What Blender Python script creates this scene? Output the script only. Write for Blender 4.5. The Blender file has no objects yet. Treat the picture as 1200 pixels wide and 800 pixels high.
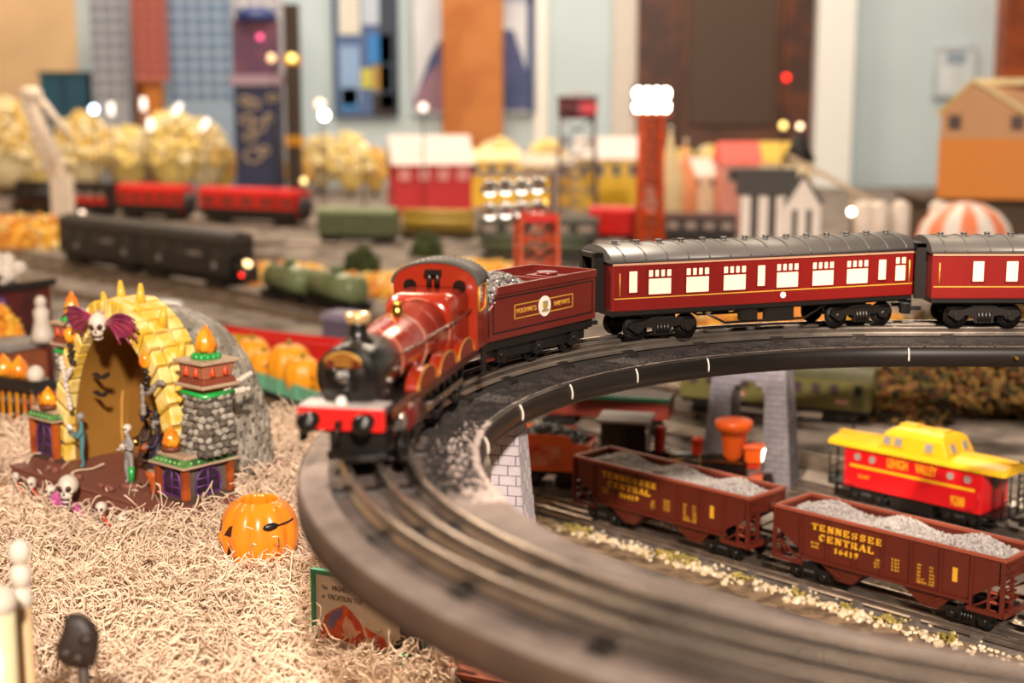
import bpy, bmesh, math, random
import numpy as np
from math import sin, cos, pi, radians as R, atan2, sqrt, hypot
from mathutils import Matrix, Vector, noise

# ------------------------------------------------------------------ camera
S = 0.01                                   # everything below is authored in centimetres
C = bpy.context.scene.collection
scene = bpy.context.scene
CAM_H, PITCH, FPX = 43.47, 0.169, 1666.67
cd = bpy.data.cameras.new('camera')
cam = bpy.data.objects.new('camera', cd); C.objects.link(cam)
cam.location = (0, 0, CAM_H*S); cam.rotation_euler = (pi/2-PITCH, 0, 0)
cd.lens = 50; cd.sensor_width = 36; cd.clip_start = .01; cd.clip_end = 60
cd.dof.use_dof = True; cd.dof.focus_distance = 1.03; cd.dof.aperture_fstop = 5.4
scene.camera = cam

# ------------------------------------------------------------------ light
vs = scene.view_settings
vs.view_transform = 'Standard'; vs.look = 'None'; vs.gamma = 1.0; vs.use_curve_mapping = False
vs.exposure = 0.0
w = bpy.data.worlds.new('room_glow'); scene.world = w; w.use_nodes = True
w.node_tree.nodes['Background'].inputs[0].default_value = (1.0, .80, .60, 1)
w.node_tree.nodes['Background'].inputs[1].default_value = .035

def area(name, loc, target, size, power, col=(1, .82, .62), sy=None):
    l = bpy.data.lights.new(name, 'AREA'); l.energy = power; l.color = col
    l.shape = 'RECTANGLE' if sy else 'DISK'; l.size = size*S
    if sy: l.size_y = sy*S
    o = bpy.data.objects.new(name, l); C.objects.link(o)
    o.location = Vector(loc)*S
    o.rotation_euler = (Vector(target)-Vector(loc)).to_track_quat('-Z', 'Y').to_euler()
    return o
KEYW = 255
area('ceiling_spot', (36, -215, 200), (8, 112, 12), 22, KEYW, (1, .86, .73))
area('ceiling_spot', (-190, 120, 250), (-20, 120, 10), 22, 9, (1, .76, .52))
area('ceiling_spot', (150, 170, 260), (30, 110, 12), 22, 7, (1, .78, .54))
area('ceiling_panel', (-120, 480, 300), (-120, 480, 0), 140, 100, (1, .80, .58), 120)
area('ceiling_panel', (130, 480, 300), (130, 480, 0), 140, 82, (1, .80, .58), 120)
area('ceiling_panel', (0, 610, 310), (0, 720, 120), 420, 62, (1, .97, .93), 40)
def spot(loc, target, power, ang):
    l = bpy.data.lights.new('added_spotlight', 'SPOT'); l.energy = power; l.color = (1, .84, .66); l.spot_size = R(ang); l.spot_blend = .7; l.shadow_soft_size = .05
    o = bpy.data.objects.new('added_spotlight', l); C.objects.link(o); o.location = Vector(loc)*S
    o.rotation_euler = (Vector(target)-Vector(loc)).to_track_quat('-Z', 'Y').to_euler()
spot((-60, -60, 230), (44, 146, 8), 850, 9)  # added unseen spot, narrow cone brightens only the caboose
spot((-150, 190, 240), (-1, 90, 30), 800, 12)  # added unseen spot to brighten the engine and tender tops

# ------------------------------------------------------------------ pixel -> world helpers (cm)
_c, _s = cos(PITCH), sin(PITCH)
def ray(u, v):
    dx = (u-600)/FPX; dv = (400-v)/FPX
    return dx, _c+_s*dv, -_s+_c*dv
def at(u, v, depth):                       # the point seen at pixel u, v at a forward distance
    a, b, c = ray(u, v); t = depth/b
    return Vector((a*t, depth, CAM_H+c*t))
def ground(u, v, z=0):                     # the point of a level plane seen at pixel u, v
    a, b, c = ray(u, v); t = (z-CAM_H)/c
    return Vector((a*t, b*t, z))

# ------------------------------------------------------------------ materials
def lin(h):
    if isinstance(h, str):
        h = h.lstrip('#'); h = [int(h[i:i+2], 16)/255 for i in (0, 2, 4)]
        return tuple(((x+.055)/1.055)**2.4 if x > .04045 else x/12.92 for x in h)
    return tuple(h)
MATS = {}
def mat(name, col, rough=.45, metal=0., var=.12, scale=60., bump=0., bscale=None, col2=None, emit=0., coat=0., edge=(.42, .58), trans=0., sub=0.):
    if name in MATS: return MATS[name]
    m = bpy.data.materials.new(name); m.use_nodes = True
    nt = m.node_tree; b = nt.nodes['Principled BSDF']; L = nt.links.new
    c = lin(col)
    b.inputs['Roughness'].default_value = rough; b.inputs['Metallic'].default_value = metal
    b.inputs['Coat Weight'].default_value = coat; b.inputs['Coat Roughness'].default_value = .12
    b.inputs['Transmission Weight'].default_value = trans
    if sub:
        b.inputs['Subsurface Weight'].default_value = sub; b.inputs['Subsurface Scale'].default_value = .006
        b.inputs['Subsurface Radius'].default_value = (1, .5, .2)
    b.inputs['Base Color'].default_value = (*c, 1)
    if var or col2 or bump:
        tc = nt.nodes.new('ShaderNodeTexCoord')
        n = nt.nodes.new('ShaderNodeTexNoise'); n.inputs['Scale'].default_value = scale
        n.inputs['Detail'].default_value = 5; L(tc.outputs['Object'], n.inputs['Vector'])
        r = nt.nodes.new('ShaderNodeValToRGB')
        r.color_ramp.elements[0].position = edge[0] if col2 else .3
        r.color_ramp.elements[1].position = edge[1] if col2 else .7
        if col2: a0, a1 = c, lin(col2)
        else: a0 = tuple(x*(1-var) for x in c); a1 = tuple(min(1, x*(1+var)) for x in c)
        r.color_ramp.elements[0].color = (*a0, 1); r.color_ramp.elements[1].color = (*a1, 1)
        L(n.outputs['Fac'], r.inputs['Fac']); L(r.outputs['Color'], b.inputs['Base Color'])
        if bump:
            n2 = nt.nodes.new('ShaderNodeTexNoise'); n2.inputs['Scale'].default_value = bscale or scale*2
            n2.inputs['Detail'].default_value = 4; L(tc.outputs['Object'], n2.inputs['Vector'])
            bp = nt.nodes.new('ShaderNodeBump'); bp.inputs['Strength'].default_value = min(1, bump)
            bp.inputs['Distance'].default_value = .002*bump
            L(n2.outputs['Fac'], bp.inputs['Height']); L(bp.outputs['Normal'], b.inputs['Normal'])
    if emit:
        b.inputs['Emission Color'].default_value = (*c, 1); b.inputs['Emission Strength'].default_value = emit
    MATS[name] = m
    return m

# ------------------------------------------------------------------ mesh builder
class MB:
    def __init__(s): s.v = []; s.f = []; s.sm = []; s.mi = []; s.cur = 0
    def add(s, vs, fs, smooth=False, M=None):
        n = len(s.v)
        s.v += [tuple(M @ Vector(p)) for p in vs] if M is not None else [tuple(p) for p in vs]
        s.f += [tuple(i+n for i in f) for f in fs]; s.sm += [smooth]*len(fs); s.mi += [s.cur]*len(fs)
        return s
    def box(s, a, b, M=None):
        x0, y0, z0 = a; x1, y1, z1 = b
        return s.add([(x0,y0,z0),(x1,y0,z0),(x1,y1,z0),(x0,y1,z0),(x0,y0,z1),(x1,y0,z1),(x1,y1,z1),(x0,y1,z1)],
            [(0,3,2,1),(4,5,6,7),(0,1,5,4),(1,2,6,5),(2,3,7,6),(3,0,4,7)], False, M)
    def cbox(s, c, d, M=None, rz=0):
        m = Matrix.Translation(c) @ Matrix.Rotation(rz, 4, 'Z')
        if M is not None: m = M @ m
        return s.box((-d[0]/2,-d[1]/2,-d[2]/2), (d[0]/2,d[1]/2,d[2]/2), m)
    def loft(s, rings, smooth=True, caps=True, closed=True, M=None):
        n = len(rings[0]); vs = [p for r in rings for p in r]; fs = []
        for i in range(len(rings)-1):
            for j in range(n if closed else n-1):
                k = (j+1) % n
                fs.append((i*n+j, i*n+k, (i+1)*n+k, (i+1)*n+j))
        s.add(vs, fs, smooth, M)
        if caps and closed:
            b = len(s.v)-len(vs); e = b+(len(rings)-1)*n
            s.f.append(tuple(b+j for j in reversed(range(n)))); s.f.append(tuple(e+j for j in range(n)))
            s.sm += [False]*2; s.mi += [s.cur]*2
        return s
    def cyl(s, p0, p1, r0, r1=None, n=16, smooth=True, M=None, caps=True):
        r1 = r0 if r1 is None else r1
        p0, p1 = Vector(p0), Vector(p1); d = (p1-p0).normalized()
        a = d.orthogonal().normalized(); b = d.cross(a)
        rings = [[tuple(p+(a*cos(2*pi*i/n)+b*sin(2*pi*i/n))*r) for i in range(n)] for p, r in ((p0, r0), (p1, r1))]
        return s.loft(rings, smooth, caps, True, M)
    def tube(s, pts, r, n=6, M=None, closed=False, caps=True):
        pts = [Vector(p) for p in pts]; rings = []
        m = len(pts); a = None
        for i, p in enumerate(pts):
            if closed: d = pts[(i+1) % m]-pts[i-1]
            else: d = pts[min(i+1, m-1)]-pts[max(i-1, 0)]
            d = d.normalized() if d.length > 1e-9 else Vector((0,0,1))
            if a is None: a = d.orthogonal().normalized()
            else:
                a = a-d*a.dot(d); a = a.normalized() if a.length > 1e-6 else d.orthogonal().normalized()
            b = d.cross(a); rr = r[i] if hasattr(r, '__len__') else r
            rings.append([tuple(p+(a*cos(2*pi*j/n)+b*sin(2*pi*j/n))*rr) for j in range(n)])
        if closed: rings.append(rings[0]); caps = False
        return s.loft(rings, True, caps, True, M)
    def lathe(s, prof, n=24, M=None, smooth=True, caps=True):
        rings = [[(r*cos(2*pi*i/n), r*sin(2*pi*i/n), z) for i in range(n)] for r, z in prof]
        return s.loft(rings, smooth, caps, True, M)
    def prism(s, poly, t0, t1, M=None, smooth=False):      # poly in xy, extruded along z
        return s.loft([[(x, y, t0) for x, y in poly], [(x, y, t1) for x, y in poly]], smooth, True, True, M)
    def ball(s, c, r, seg=16, rings=10, M=None):
        r = r if hasattr(r, '__len__') else (r, r, r)
        vs = [(c[0], c[1], c[2]-r[2])]; fs = []
        for i in range(1, rings):
            t = -pi/2+pi*i/rings
            vs += [(c[0]+r[0]*cos(t)*cos(2*pi*j/seg), c[1]+r[1]*cos(t)*sin(2*pi*j/seg), c[2]+r[2]*sin(t)) for j in range(seg)]
        vs.append((c[0], c[1], c[2]+r[2]))
        for j in range(seg): fs.append((0, 1+(j+1) % seg, 1+j))
        for i in range(rings-2):
            for j in range(seg):
                k = (j+1) % seg; a = 1+i*seg
                fs.append((a+j, a+k, a+seg+k, a+seg+j))
        a = 1+(rings-2)*seg; e = len(vs)-1
        for j in range(seg): fs.append((a+j, a+(j+1) % seg, e))
        return s.add(vs, fs, True, M)
    def rock(s, c, r, rnd, M=None):        # a lump of twenty faces
        g = (1+5**.5)/2
        vs = [(-1,g,0),(1,g,0),(-1,-g,0),(1,-g,0),(0,-1,g),(0,1,g),(0,-1,-g),(0,1,-g),(g,0,-1),(g,0,1),(-g,0,-1),(-g,0,1)]
        fs = [(0,11,5),(0,5,1),(0,1,7),(0,7,10),(0,10,11),(1,5,9),(5,11,4),(11,10,2),(10,7,6),(7,1,8),(3,9,4),(3,4,2),(3,2,6),(3,6,8),(3,8,9),(4,9,5),(2,4,11),(6,2,10),(8,6,7),(9,8,1)]
        q = Matrix.Rotation(rnd.uniform(0, 6.28), 3, Vector((rnd.uniform(-1,1), rnd.uniform(-1,1), rnd.uniform(-1,1)+.01)))
        k = r/1.9
        pts = []
        for p in vs:
            p = q @ Vector(p); j = k*rnd.uniform(.72, 1.2)
            pts.append((c[0]+p.x*j, c[1]+p.y*j, c[2]+p.z*j*.85))
        return s.add(pts, fs, False, M)
    def mesh(s, name, mats):
        me = bpy.data.meshes.new(name)
        me.from_pydata([(x*S, y*S, z*S) for x, y, z in s.v], [], s.f)
        me.polygons.foreach_set('use_smooth', s.sm)
        if isinstance(mats, (list, tuple)):
            for m in mats: me.materials.append(m)
            me.polygons.foreach_set('material_index', s.mi)
        else: me.materials.append(mats)
        bm = bmesh.new(); bm.from_mesh(me); bmesh.ops.recalc_face_normals(bm, faces=bm.faces); bm.to_mesh(me); bm.free()
        me.update(); return me

def tag(o, label=None, cat=None, group=None, kind=None):
    if label: o['label'] = label
    if cat: o['category'] = cat
    if group: o['group'] = group
    if kind: o['kind'] = kind
    return o
def obj(name, mb, mats, parent=None, loc=(0,0,0), rot=(0,0,0), bevel=0, seg=2, label=None, cat=None, group=None, kind=None):
    me = mb if isinstance(mb, bpy.types.Mesh) else mb.mesh(name, mats)
    o = bpy.data.objects.new(name, me); C.objects.link(o)
    o.location = Vector(loc)*S; o.rotation_euler = rot
    if parent is not None: o.parent = parent
    if bevel:
        m = o.modifiers.new('bevel', 'BEVEL'); m.width = bevel*S; m.segments = seg; m.limit_method = 'ANGLE'; m.angle_limit = R(40)
    return tag(o, label, cat, group, kind)
def thing(name, label, cat, loc=(0,0,0), rz=0, group=None):
    o = bpy.data.objects.new(name, None); C.objects.link(o)
    o.empty_display_size = .02; o.location = Vector(loc)*S; o.rotation_euler = (0, 0, rz)
    return tag(o, label, cat, group)
def kids(o): return list(o.children)
def copy_tree(o, parent=None, loc=None, rz=None, label=None):
    c = o.copy(); C.objects.link(c)
    if parent is not None: c.parent = parent
    for ch in kids(o): copy_tree(ch, c)
    if loc is not None: c.location = Vector(loc)*S
    if rz is not None: c.rotation_euler = (0, 0, rz)
    if label: c['label'] = label
    return c
def bx(a, b): return MB().box(a, b)
def frame(o, x, y, z=None):                # matrix from origin and axes
    o, x, y = Vector(o), Vector(x).normalized(), Vector(y).normalized()
    z = x.cross(y)
    return Matrix(((x.x,y.x,z.x,o.x),(x.y,y.y,z.y,o.y),(x.z,y.z,z.z,o.z),(0,0,0,1)))
def text(name, body, h, M, m, parent, wide=1., depth=.02, align='CENTER', bold=0.):
    cu = bpy.data.curves.new('lettering', 'FONT'); cu.body = body; cu.size = 1.0; cu.align_x = align
    cu.extrude = depth/h; cu.resolution_u = 3; cu.offset = bold
    o = bpy.data.objects.new('tmp', cu); C.objects.link(o)
    dg = bpy.context.evaluated_depsgraph_get()
    me = bpy.data.meshes.new_from_object(o.evaluated_get(dg)); bpy.data.objects.remove(o)
    k = h/.7
    me.transform(Matrix.Scale(S, 4) @ M @ Matrix.Diagonal((k*wide, k, h, 1)))
    me.materials.clear(); me.materials.append(m); me.update()
    o = bpy.data.objects.new(name, me); C.objects.link(o)
    if parent is not None: o.parent = parent
    return o
# slab-serif capitals drawn from strokes on a 1 x 1.4 cell
GL = {
 'T': ('w1', [((0,1.3),(1,1.3),.18),((.5,0),(.5,1.3),.3),((.0,1.02),(.0,1.38),.12),((1,1.02),(1,1.38),.12),((.25,.05),(.75,.05),.12)]),
 'E': ('w1', [((.15,0),(.15,1.4),.3),((-.05,1.33),(.85,1.33),.14),((-.05,.07),(.9,.07),.14),((.15,.7),(.65,.7),.13),((.85,1.0),(.85,1.4),.11),((.9,0),(.9,.42),.11),((.62,.5),(.62,.9),.1)]),
 'N': ('w1', [((.12,0),(.12,1.4),.15),((.88,0),(.88,1.4),.15),((.12,1.36),(.88,.06),.3),((-.08,1.34),(.3,1.34),.12),((.68,1.34),(1.08,1.34),.12),((-.08,.06),(.32,.06),.12)]),
 'S': ('w1', [((.85,1.15),(.6,1.33),.16),((.6,1.33),(.3,1.33),.16),((.3,1.33),(.1,1.08),.22),((.1,1.08),(.25,.8),.26),((.25,.8),(.7,.6),.28),((.7,.6),(.88,.35),.26),((.88,.35),(.65,.07),.2),((.65,.07),(.3,.07),.15),((.3,.07),(.1,.25),.15),((.1,0),(.1,.45),.1),((.87,.98),(.87,1.4),.1)]),
 'C': ('w1', [((.85,1.1),(.6,1.33),.16),((.6,1.33),(.35,1.33),.16),((.35,1.33),(.13,1.05),.24),((.13,1.05),(.1,.7),.28),((.1,.7),(.13,.35),.28),((.13,.35),(.35,.07),.24),((.35,.07),(.65,.07),.15),((.65,.07),(.9,.3),.15),((.88,.95),(.88,1.4),.1)]),
 'R': ('w1', [((.15,0),(.15,1.4),.28),((-.05,1.33),(.6,1.33),.13),((.6,1.33),(.83,1.17),.2),((.83,1.17),(.83,.9),.26),((.83,.9),(.6,.7),.2),((.6,.7),(.15,.7),.13),((.5,.7),(.88,.08),.27),((-.05,.06),(.38,.06),.12),((.8,.06),(1.05,.06),.12)]),
 'A': ('w1', [((.02,.05),(.48,1.38),.15),((.48,1.38),(.92,.05),.3),((.2,.5),(.75,.5),.12),((-.12,.06),(.2,.06),.12),((.68,.06),(1.12,.06),.12)]),
 'L': ('w1', [((.15,0),(.15,1.4),.3),((-.05,.07),(.9,.07),.14),((.9,0),(.9,.45),.11),((-.05,1.34),(.38,1.34),.12)]),
 '1': ('w1', [((.5,0),(.5,1.4),.26),((.25,1.15),(.5,1.36),.14),((.2,.06),(.8,.06),.12)]),
 '6': ('w1', [((.75,1.33),(.4,1.2),.16),((.4,1.2),(.15,.8),.2),((.15,.8),(.15,.35),.26),((.15,.35),(.4,.07),.18),((.4,.07),(.65,.07),.16),((.65,.07),(.85,.35),.24),((.85,.35),(.8,.6),.24),((.8,.6),(.5,.76),.16),((.5,.76),(.2,.6),.14)]),
 '4': ('w1', [((.65,0),(.65,1.4),.26),((.65,1.36),(.05,.45),.15),((.05,.42),(1,.42),.14),((.4,.05),(.9,.05),.1)]),
 '9': ('w1', [((.25,.07),(.6,.2),.16),((.6,.2),(.85,.6),.2),((.85,.6),(.85,1.05),.26),((.85,1.05),(.6,1.33),.18),((.6,1.33),(.35,1.33),.16),((.35,1.33),(.15,1.05),.24),((.15,1.05),(.2,.8),.24),((.2,.8),(.5,.64),.16),((.5,.64),(.8,.8),.14)]),
}
def serif(name, body, h, M, m, parent, wide=1., gap=.34, depth=.03):
    mb = MB(); k = h/1.4; adv = (1+gap)*k*wide; x = -adv*len(body)/2+gap*k*wide/2
    for ch in body:
        if ch in GL:
            for (a, b, t) in GL[ch][1]:
                ax, ay, bx_, by = a[0]*k*wide, a[1]*k, b[0]*k*wide, b[1]*k
                d = Vector((bx_-ax, by-ay)); l = d.length
                if l < 1e-6: continue
                d /= l; n = Vector((-d.y, d.x))*t*k*(1.0 if abs(d.y) > .6 else .8)/2
                e = d*(.05*k if abs(d.x) > .1 and abs(d.y) > .1 else 0)
                q = [(ax-e.x-n.x, ay-e.y-n.y), (bx_+e.x-n.x, by+e.y-n.y), (bx_+e.x+n.x, by+e.y+n.y), (ax-e.x+n.x, ay-e.y+n.y)]
                mb.prism([(x+p, r) for p, r in q], 0, depth, M)
        x += adv
    return obj(name, mb, m, parent)
# ------------------------------------------------------------------ palette
M_black = mat('black_plastic', '#15110f', .38, var=.2)
M_dark = mat('dark_metal', '#1d1a19', .35, .5, var=.2)
M_steel = mat('rail_steel', '#a89a8f', .25, .85, var=.25, scale=40)
M_railside = mat('rail_web_steel', '#8d7d72', .32, .75, var=.25, scale=40)
M_tie = mat('metal_tie', '#2b2522', .5, .3, var=.2)
M_tiegrey = mat('grey_tie', '#6a5f59', .6, .0, var=.2)
M_straw = mat('excelsior', '#edd0b6', .62, var=.22, scale=25)
M_strawbed = mat('excelsior_bed', '#7d5230', .9, col2='#b5875c', scale=30, bump=1, bscale=90)
M_ground = mat('gravel_ground', '#4e453f', .95, col2='#94867b', scale=14, bump=1, bscale=160, edge=(.35, .62))
M_deck = mat('roofing_felt', '#75665f', .93, col2='#93837b', scale=60, bump=1, bscale=500, edge=(.3, .7))
M_fascia = mat('deck_fascia', '#4d382b', .8, var=.25, scale=30, bump=.3)
M_rubber = mat('black_rubber', '#17110f', .36, var=.25, scale=20)
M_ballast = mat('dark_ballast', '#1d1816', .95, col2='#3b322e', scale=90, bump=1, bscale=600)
M_white = mat('white_paint', '#efe9e2', .5, var=.04)
M_wood = mat('orange_wood', '#ad621c', .5, col2='#bd7430', scale=5, var=.1)
M_tan = mat('tan_ballast', '#e0c7a2', .85, col2='#f3e6cb', scale=40)

# ------------------------------------------------------------------ room shell
TB = 728.0
m_wall = mat('wall_paint', '#bfcfd5', .8, var=.04, scale=3)
obj('floor', bx((-600,-300,-78), (600,TB+20,-76)), mat('floor_boards', '#6b5140', .5, var=.2, scale=4), kind='structure')
obj('wall_back', bx((-420,TB,-76), (420,TB+12,320)), m_wall, kind='structure')
obj('wall_left', bx((-432,60,-76), (-420,TB+12,320)), mat('tan_wall', '#d8b98f', .8, var=.08, scale=3), kind='structure')
obj('wall_right', bx((420,60,-76), (432,TB+12,320)), m_wall, kind='structure')
obj('baseboard_back', bx((-420,TB-2,-76), (420,TB,-64)), M_white, kind='structure')
def wx(u): return (u-600)/FPX*TB/ _c       # rough wall x of a column of the picture
def wz(v): return at(600, v, TB).z
# left part of the wall is tan
obj('trim_1', bx((-330,TB-1.5,-60), (wx(108),TB,300)), mat('tan_panel', '#e2bf92', .75, var=.1, scale=4), kind='structure')
obj('trim_2', bx((wx(625),TB-3,-60), (wx(640),TB,300)), M_white, kind='structure')
obj('trim_3', bx((wx(714),TB-4,-60), (wx(741),TB,300)), mat('grey_white_trim', '#cfc6bd', .6, var=.05), kind='structure')
# brown double door
d = obj('door_1', bx((wx(741),TB-3,-76), (wx(938),TB,240)), mat('brown_door', '#4a2a17', .45, col2='#5d3721', scale=6), kind='structure')
mf = mat('door_frame_wood', '#5b2c10', .45, col2='#3b1d0e', scale=8)
obj('door_frame', bx((wx(741),TB-7,-76), (wx(790),TB-3,240)), mf, d, bevel=.5)
obj('door_frame', bx((wx(905),TB-7,-76), (wx(938),TB-3,240)), mf, d, bevel=.5)
for z0 in (-60, 30, 120):
    obj('door_panel', bx((wx(800),TB-4.5,z0), (wx(898),TB-3,z0+80)), mat('brown_door_panel', '#46301f', .5, var=.1), d, bevel=.8)
obj('indicator_lamp', MB().ball((wx(908),TB-8.5,wz(91)), 1.6), mat('red_lamp', '#ff2a1c', emit=4), d, label='small red indicator light')
# white pillar
obj('trim_4', bx((wx(939),TB-16,-76), (wx(981),TB,320)), mat('white_pillar', '#e9e9e6', .6, var=.03), kind='structure', bevel=1)
obj('trim_5', bx((wx(1146),TB-14,-76), (wx(1230),TB,320)), mat('red_wood_post', '#a1480f', .45, col2='#7d350c', scale=8), kind='structure', bevel=1)
obj('trim_6', bx((wx(522),TB-14,-76), (wx(590),TB,320)), M_wood, kind='structure', bevel=1)
obj('trim_7', bx((wx(152),TB-10,-76), (wx(200),TB,320)), mat('rust_wood', '#b0571b', .5, col2='#c26a29', scale=8), kind='structure', bevel=1)

# ------------------------------------------------------------------ layout table
tbl = thing('layout_table', 'long wooden layout table carrying the whole gravelled toy railway', 'table', (0,370,0))
obj('tabletop', bx((-335,-350,-4), (335,345,0)), M_ground, tbl)
for x in (-310, 310):
    for y in (-330, 0, 325):
        obj('leg', bx((x-4,y-4,-76), (x+4,y+4,-4)), mat('table_leg_wood', '#6b4a2c', .6), tbl)
# ------------------------------------------------------------------ raised curve
HD = 24.7; CX, CY = 30.42, 75.26; RT = 37.58; RI, RO = 32.24, 41.6
def circ(r, a, z): return (CX+r*cos(a), CY+r*sin(a), z)
def path(r, z, a0=R(90), a1=R(300), n=120, x1=110):       # straight from the right, the curve, straight away again
    pts = [(x, CY+r, z) for x in np.linspace(x1, CX+2, 14)]
    pts += [circ(r, a, z) for a in np.linspace(a0, a1, n)]
    ex = Vector((-sin(a1), cos(a1), 0)); e = Vector(pts[-1])
    pts += [tuple(e+ex*k) for k in (8, 16, 24)]
    return pts
def sweep(mb, prof, smooth=False, closed=True):            # prof of (radius, z)
    P = [path(r, z) for r, z in prof]
    rings = [[P[j][i] for j in range(len(prof))] for i in range(len(P[0]))]
    return mb.loft(rings, smooth, closed, closed)
deck = thing('raised_deck', 'curved grey felt-topped plywood deck carrying the red passenger train above the layout', 'deck', (CX-RT, CY, HD-1.7))
DL = deck.location/S
def dk(mb, name, m, **k): return obj(name, mb, m, deck, loc=-DL, **k)
dk(sweep(MB(), [(RI+.05,HD-1.5),(RO-.05,HD-1.45),(RO-.05,HD-.12),(RO-.35,HD),(RI+.3,HD),(RI+.05,HD-.1)]), 'deck_board', M_deck)
dk(sweep(MB(), [(RO-.04,HD-1.5),(RO+.1,HD-1.45),(RO+.14,HD-.8),(RO+.08,HD-.25),(RO-.06,HD-.06),(RO-.06,HD-1.5)], True), 'outer_edge_strip', M_fascia, label='brown outer edge strip')
# black foam pipe on the far inner rim
mb = MB()
rp = [(RI+.42*cos(t)+.12, HD-.78+.78*sin(t)) for t in np.linspace(R(80), R(280), 9)]+[(RI+.06,HD-1.56),(RI+.06,HD-.02)]
P = [[(x, CY+r, z) for x in np.linspace(110, CX+2, 14)]+[circ(r, a, z) for a in np.linspace(R(90), R(188), 70)] for r, z in rp]
mb.loft([[P[j][i] for j in range(len(rp))] for i in range(len(P[0]))], True)
dk(mb, 'foam_pipe', M_rubber, label='black foam pipe capping the inner rim')
mb = MB()
P = [[circ(r, a, z) for a in np.linspace(R(188), R(300), 70)] for r, z in [(RI+.06,HD-1.56),(RI-.1,HD-1.5),(RI-.12,HD-.3),(RI+.08,HD-.03)]]
mb.loft([[P[j][i] for j in range(4)] for i in range(70)], True)
dk(mb, 'inner_edge_strip', mat('grey_edge', '#8d7b74', .9, var=.2, bump=.6), label='grey fuzzy inner edge')
for (u, v) in ((545,522),(587,482),(658,458),(748,441),(833,429),(1071,420)):
    q = ground(u, v, HD-.6); a = atan2(q.y-CY, q.x-CX)
    mb = MB()
    mb.tube([circ(RI+.12-.46*cos(t), a, HD-.78+.8*sin(t)) if q.x < CX else (q.x, CY+RI+.12-.46*cos(t), HD-.78+.8*sin(t)) for t in np.linspace(R(-20), R(60), 8)], .06, 6)
    dk(mb, 'clip', mat('white_clip', '#e9dccb', .4), label='white wire clip')
for (u, v) in ((958,418),(1192,414)):
    q = at(u, v, CY+RI-.7)
    dk(MB().cyl((q.x, q.y-.1, HD-.75), (q.x, q.y+.25, HD-.75), .13, n=10), 'screw', mat('brass', '#c78f3d', .3, .9))
# torn pale liner where the pipe ends
mb = MB(); rnd = random.Random(4)
for i in range(900):
    a = R(168+30*rnd.random()**.8); r = RI+.05+rnd.random()**1.6*1.6
    mb.rock(circ(r, a, HD+.0), rnd.uniform(.05, .15), rnd)
dk(MB().cyl((*ground(731, 756, HD+.02)[:2], HD-.01), (*ground(731, 756, HD+.02)[:2], HD+.06), .33, n=18), 'paper_dot', M_white, label='white round dot on the near deck')
dk(mb, 'torn_liner', mat('torn_foam', '#b7a49b', .95, var=.15), kind='stuff', label='pale torn foam crumbs along the inner rim')
# roadbed under the rails, far side darkened for shade
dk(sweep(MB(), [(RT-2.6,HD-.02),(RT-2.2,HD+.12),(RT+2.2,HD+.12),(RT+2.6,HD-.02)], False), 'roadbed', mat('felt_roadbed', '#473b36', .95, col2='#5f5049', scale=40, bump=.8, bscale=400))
mb = MB(); rnd = random.Random(9)
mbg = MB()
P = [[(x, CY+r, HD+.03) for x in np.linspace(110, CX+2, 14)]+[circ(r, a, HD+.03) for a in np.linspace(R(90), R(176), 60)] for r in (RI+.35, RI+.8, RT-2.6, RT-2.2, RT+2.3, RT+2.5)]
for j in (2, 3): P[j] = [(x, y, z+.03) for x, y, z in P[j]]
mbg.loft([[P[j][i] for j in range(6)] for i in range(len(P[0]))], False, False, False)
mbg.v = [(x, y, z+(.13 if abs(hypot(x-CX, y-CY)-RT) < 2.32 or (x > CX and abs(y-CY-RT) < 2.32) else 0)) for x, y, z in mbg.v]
dk(mbg, 'shade_grit_bed', mat('shade_grit', '#1f1a18', .95, col2='#2d2522', scale=60, bump=1, bscale=500), label='gritty bed under the far rails, darkened for the train shade')  # grit strip coloured dark to stand in for the train's shade
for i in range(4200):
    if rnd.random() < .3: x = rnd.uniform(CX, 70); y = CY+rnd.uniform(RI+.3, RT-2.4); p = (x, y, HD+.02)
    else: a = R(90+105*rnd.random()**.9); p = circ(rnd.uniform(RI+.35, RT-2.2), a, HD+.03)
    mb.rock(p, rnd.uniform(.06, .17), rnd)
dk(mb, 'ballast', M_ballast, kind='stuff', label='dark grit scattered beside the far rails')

# ------------------------------------------------------------------ tracks
def rail_mesh(pts, z0):                    # tubular rail with base flange; pts level path
    mb = MB(); pts = [Vector(p) for p in pts]; n = len(pts); rings = []
    prof = [(-.3,0),(.3,0),(.3,.06),(.07,.12),(.07,.42),(.17,.5),(.2,.6),(.14,.7),(0,.73),(-.14,.7),(-.2,.6),(-.17,.5),(-.07,.42),(-.07,.12),(-.3,.06)]
    for i, p in enumerate(pts):
        d = (pts[min(i+1, n-1)]-pts[max(i-1, 0)]).normalized(); nn = Vector((-d.y, d.x, 0))
        rings.append([tuple(p+nn*a+Vector((0,0,z0+b))) for a, b in prof])
    return mb.loft(rings, True)
TIE = None
def tie_mesh(m):
    mb = MB()
    mb.prism([(-.55,0),(.55,0),(.42,.2),(-.42,.2)], -2.6, 2.6, frame((0,0,0), (1,0,0), (0,0,1)))
    for y in (-1.6, 0, 1.6):
        mb.box((-.5,y-.42,.18), (.5,y+.42,.34))
    return mb.mesh('tie', m)
tie_dark = tie_mesh(M_tie); tie_grey = tie_mesh(M_tiegrey)
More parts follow.
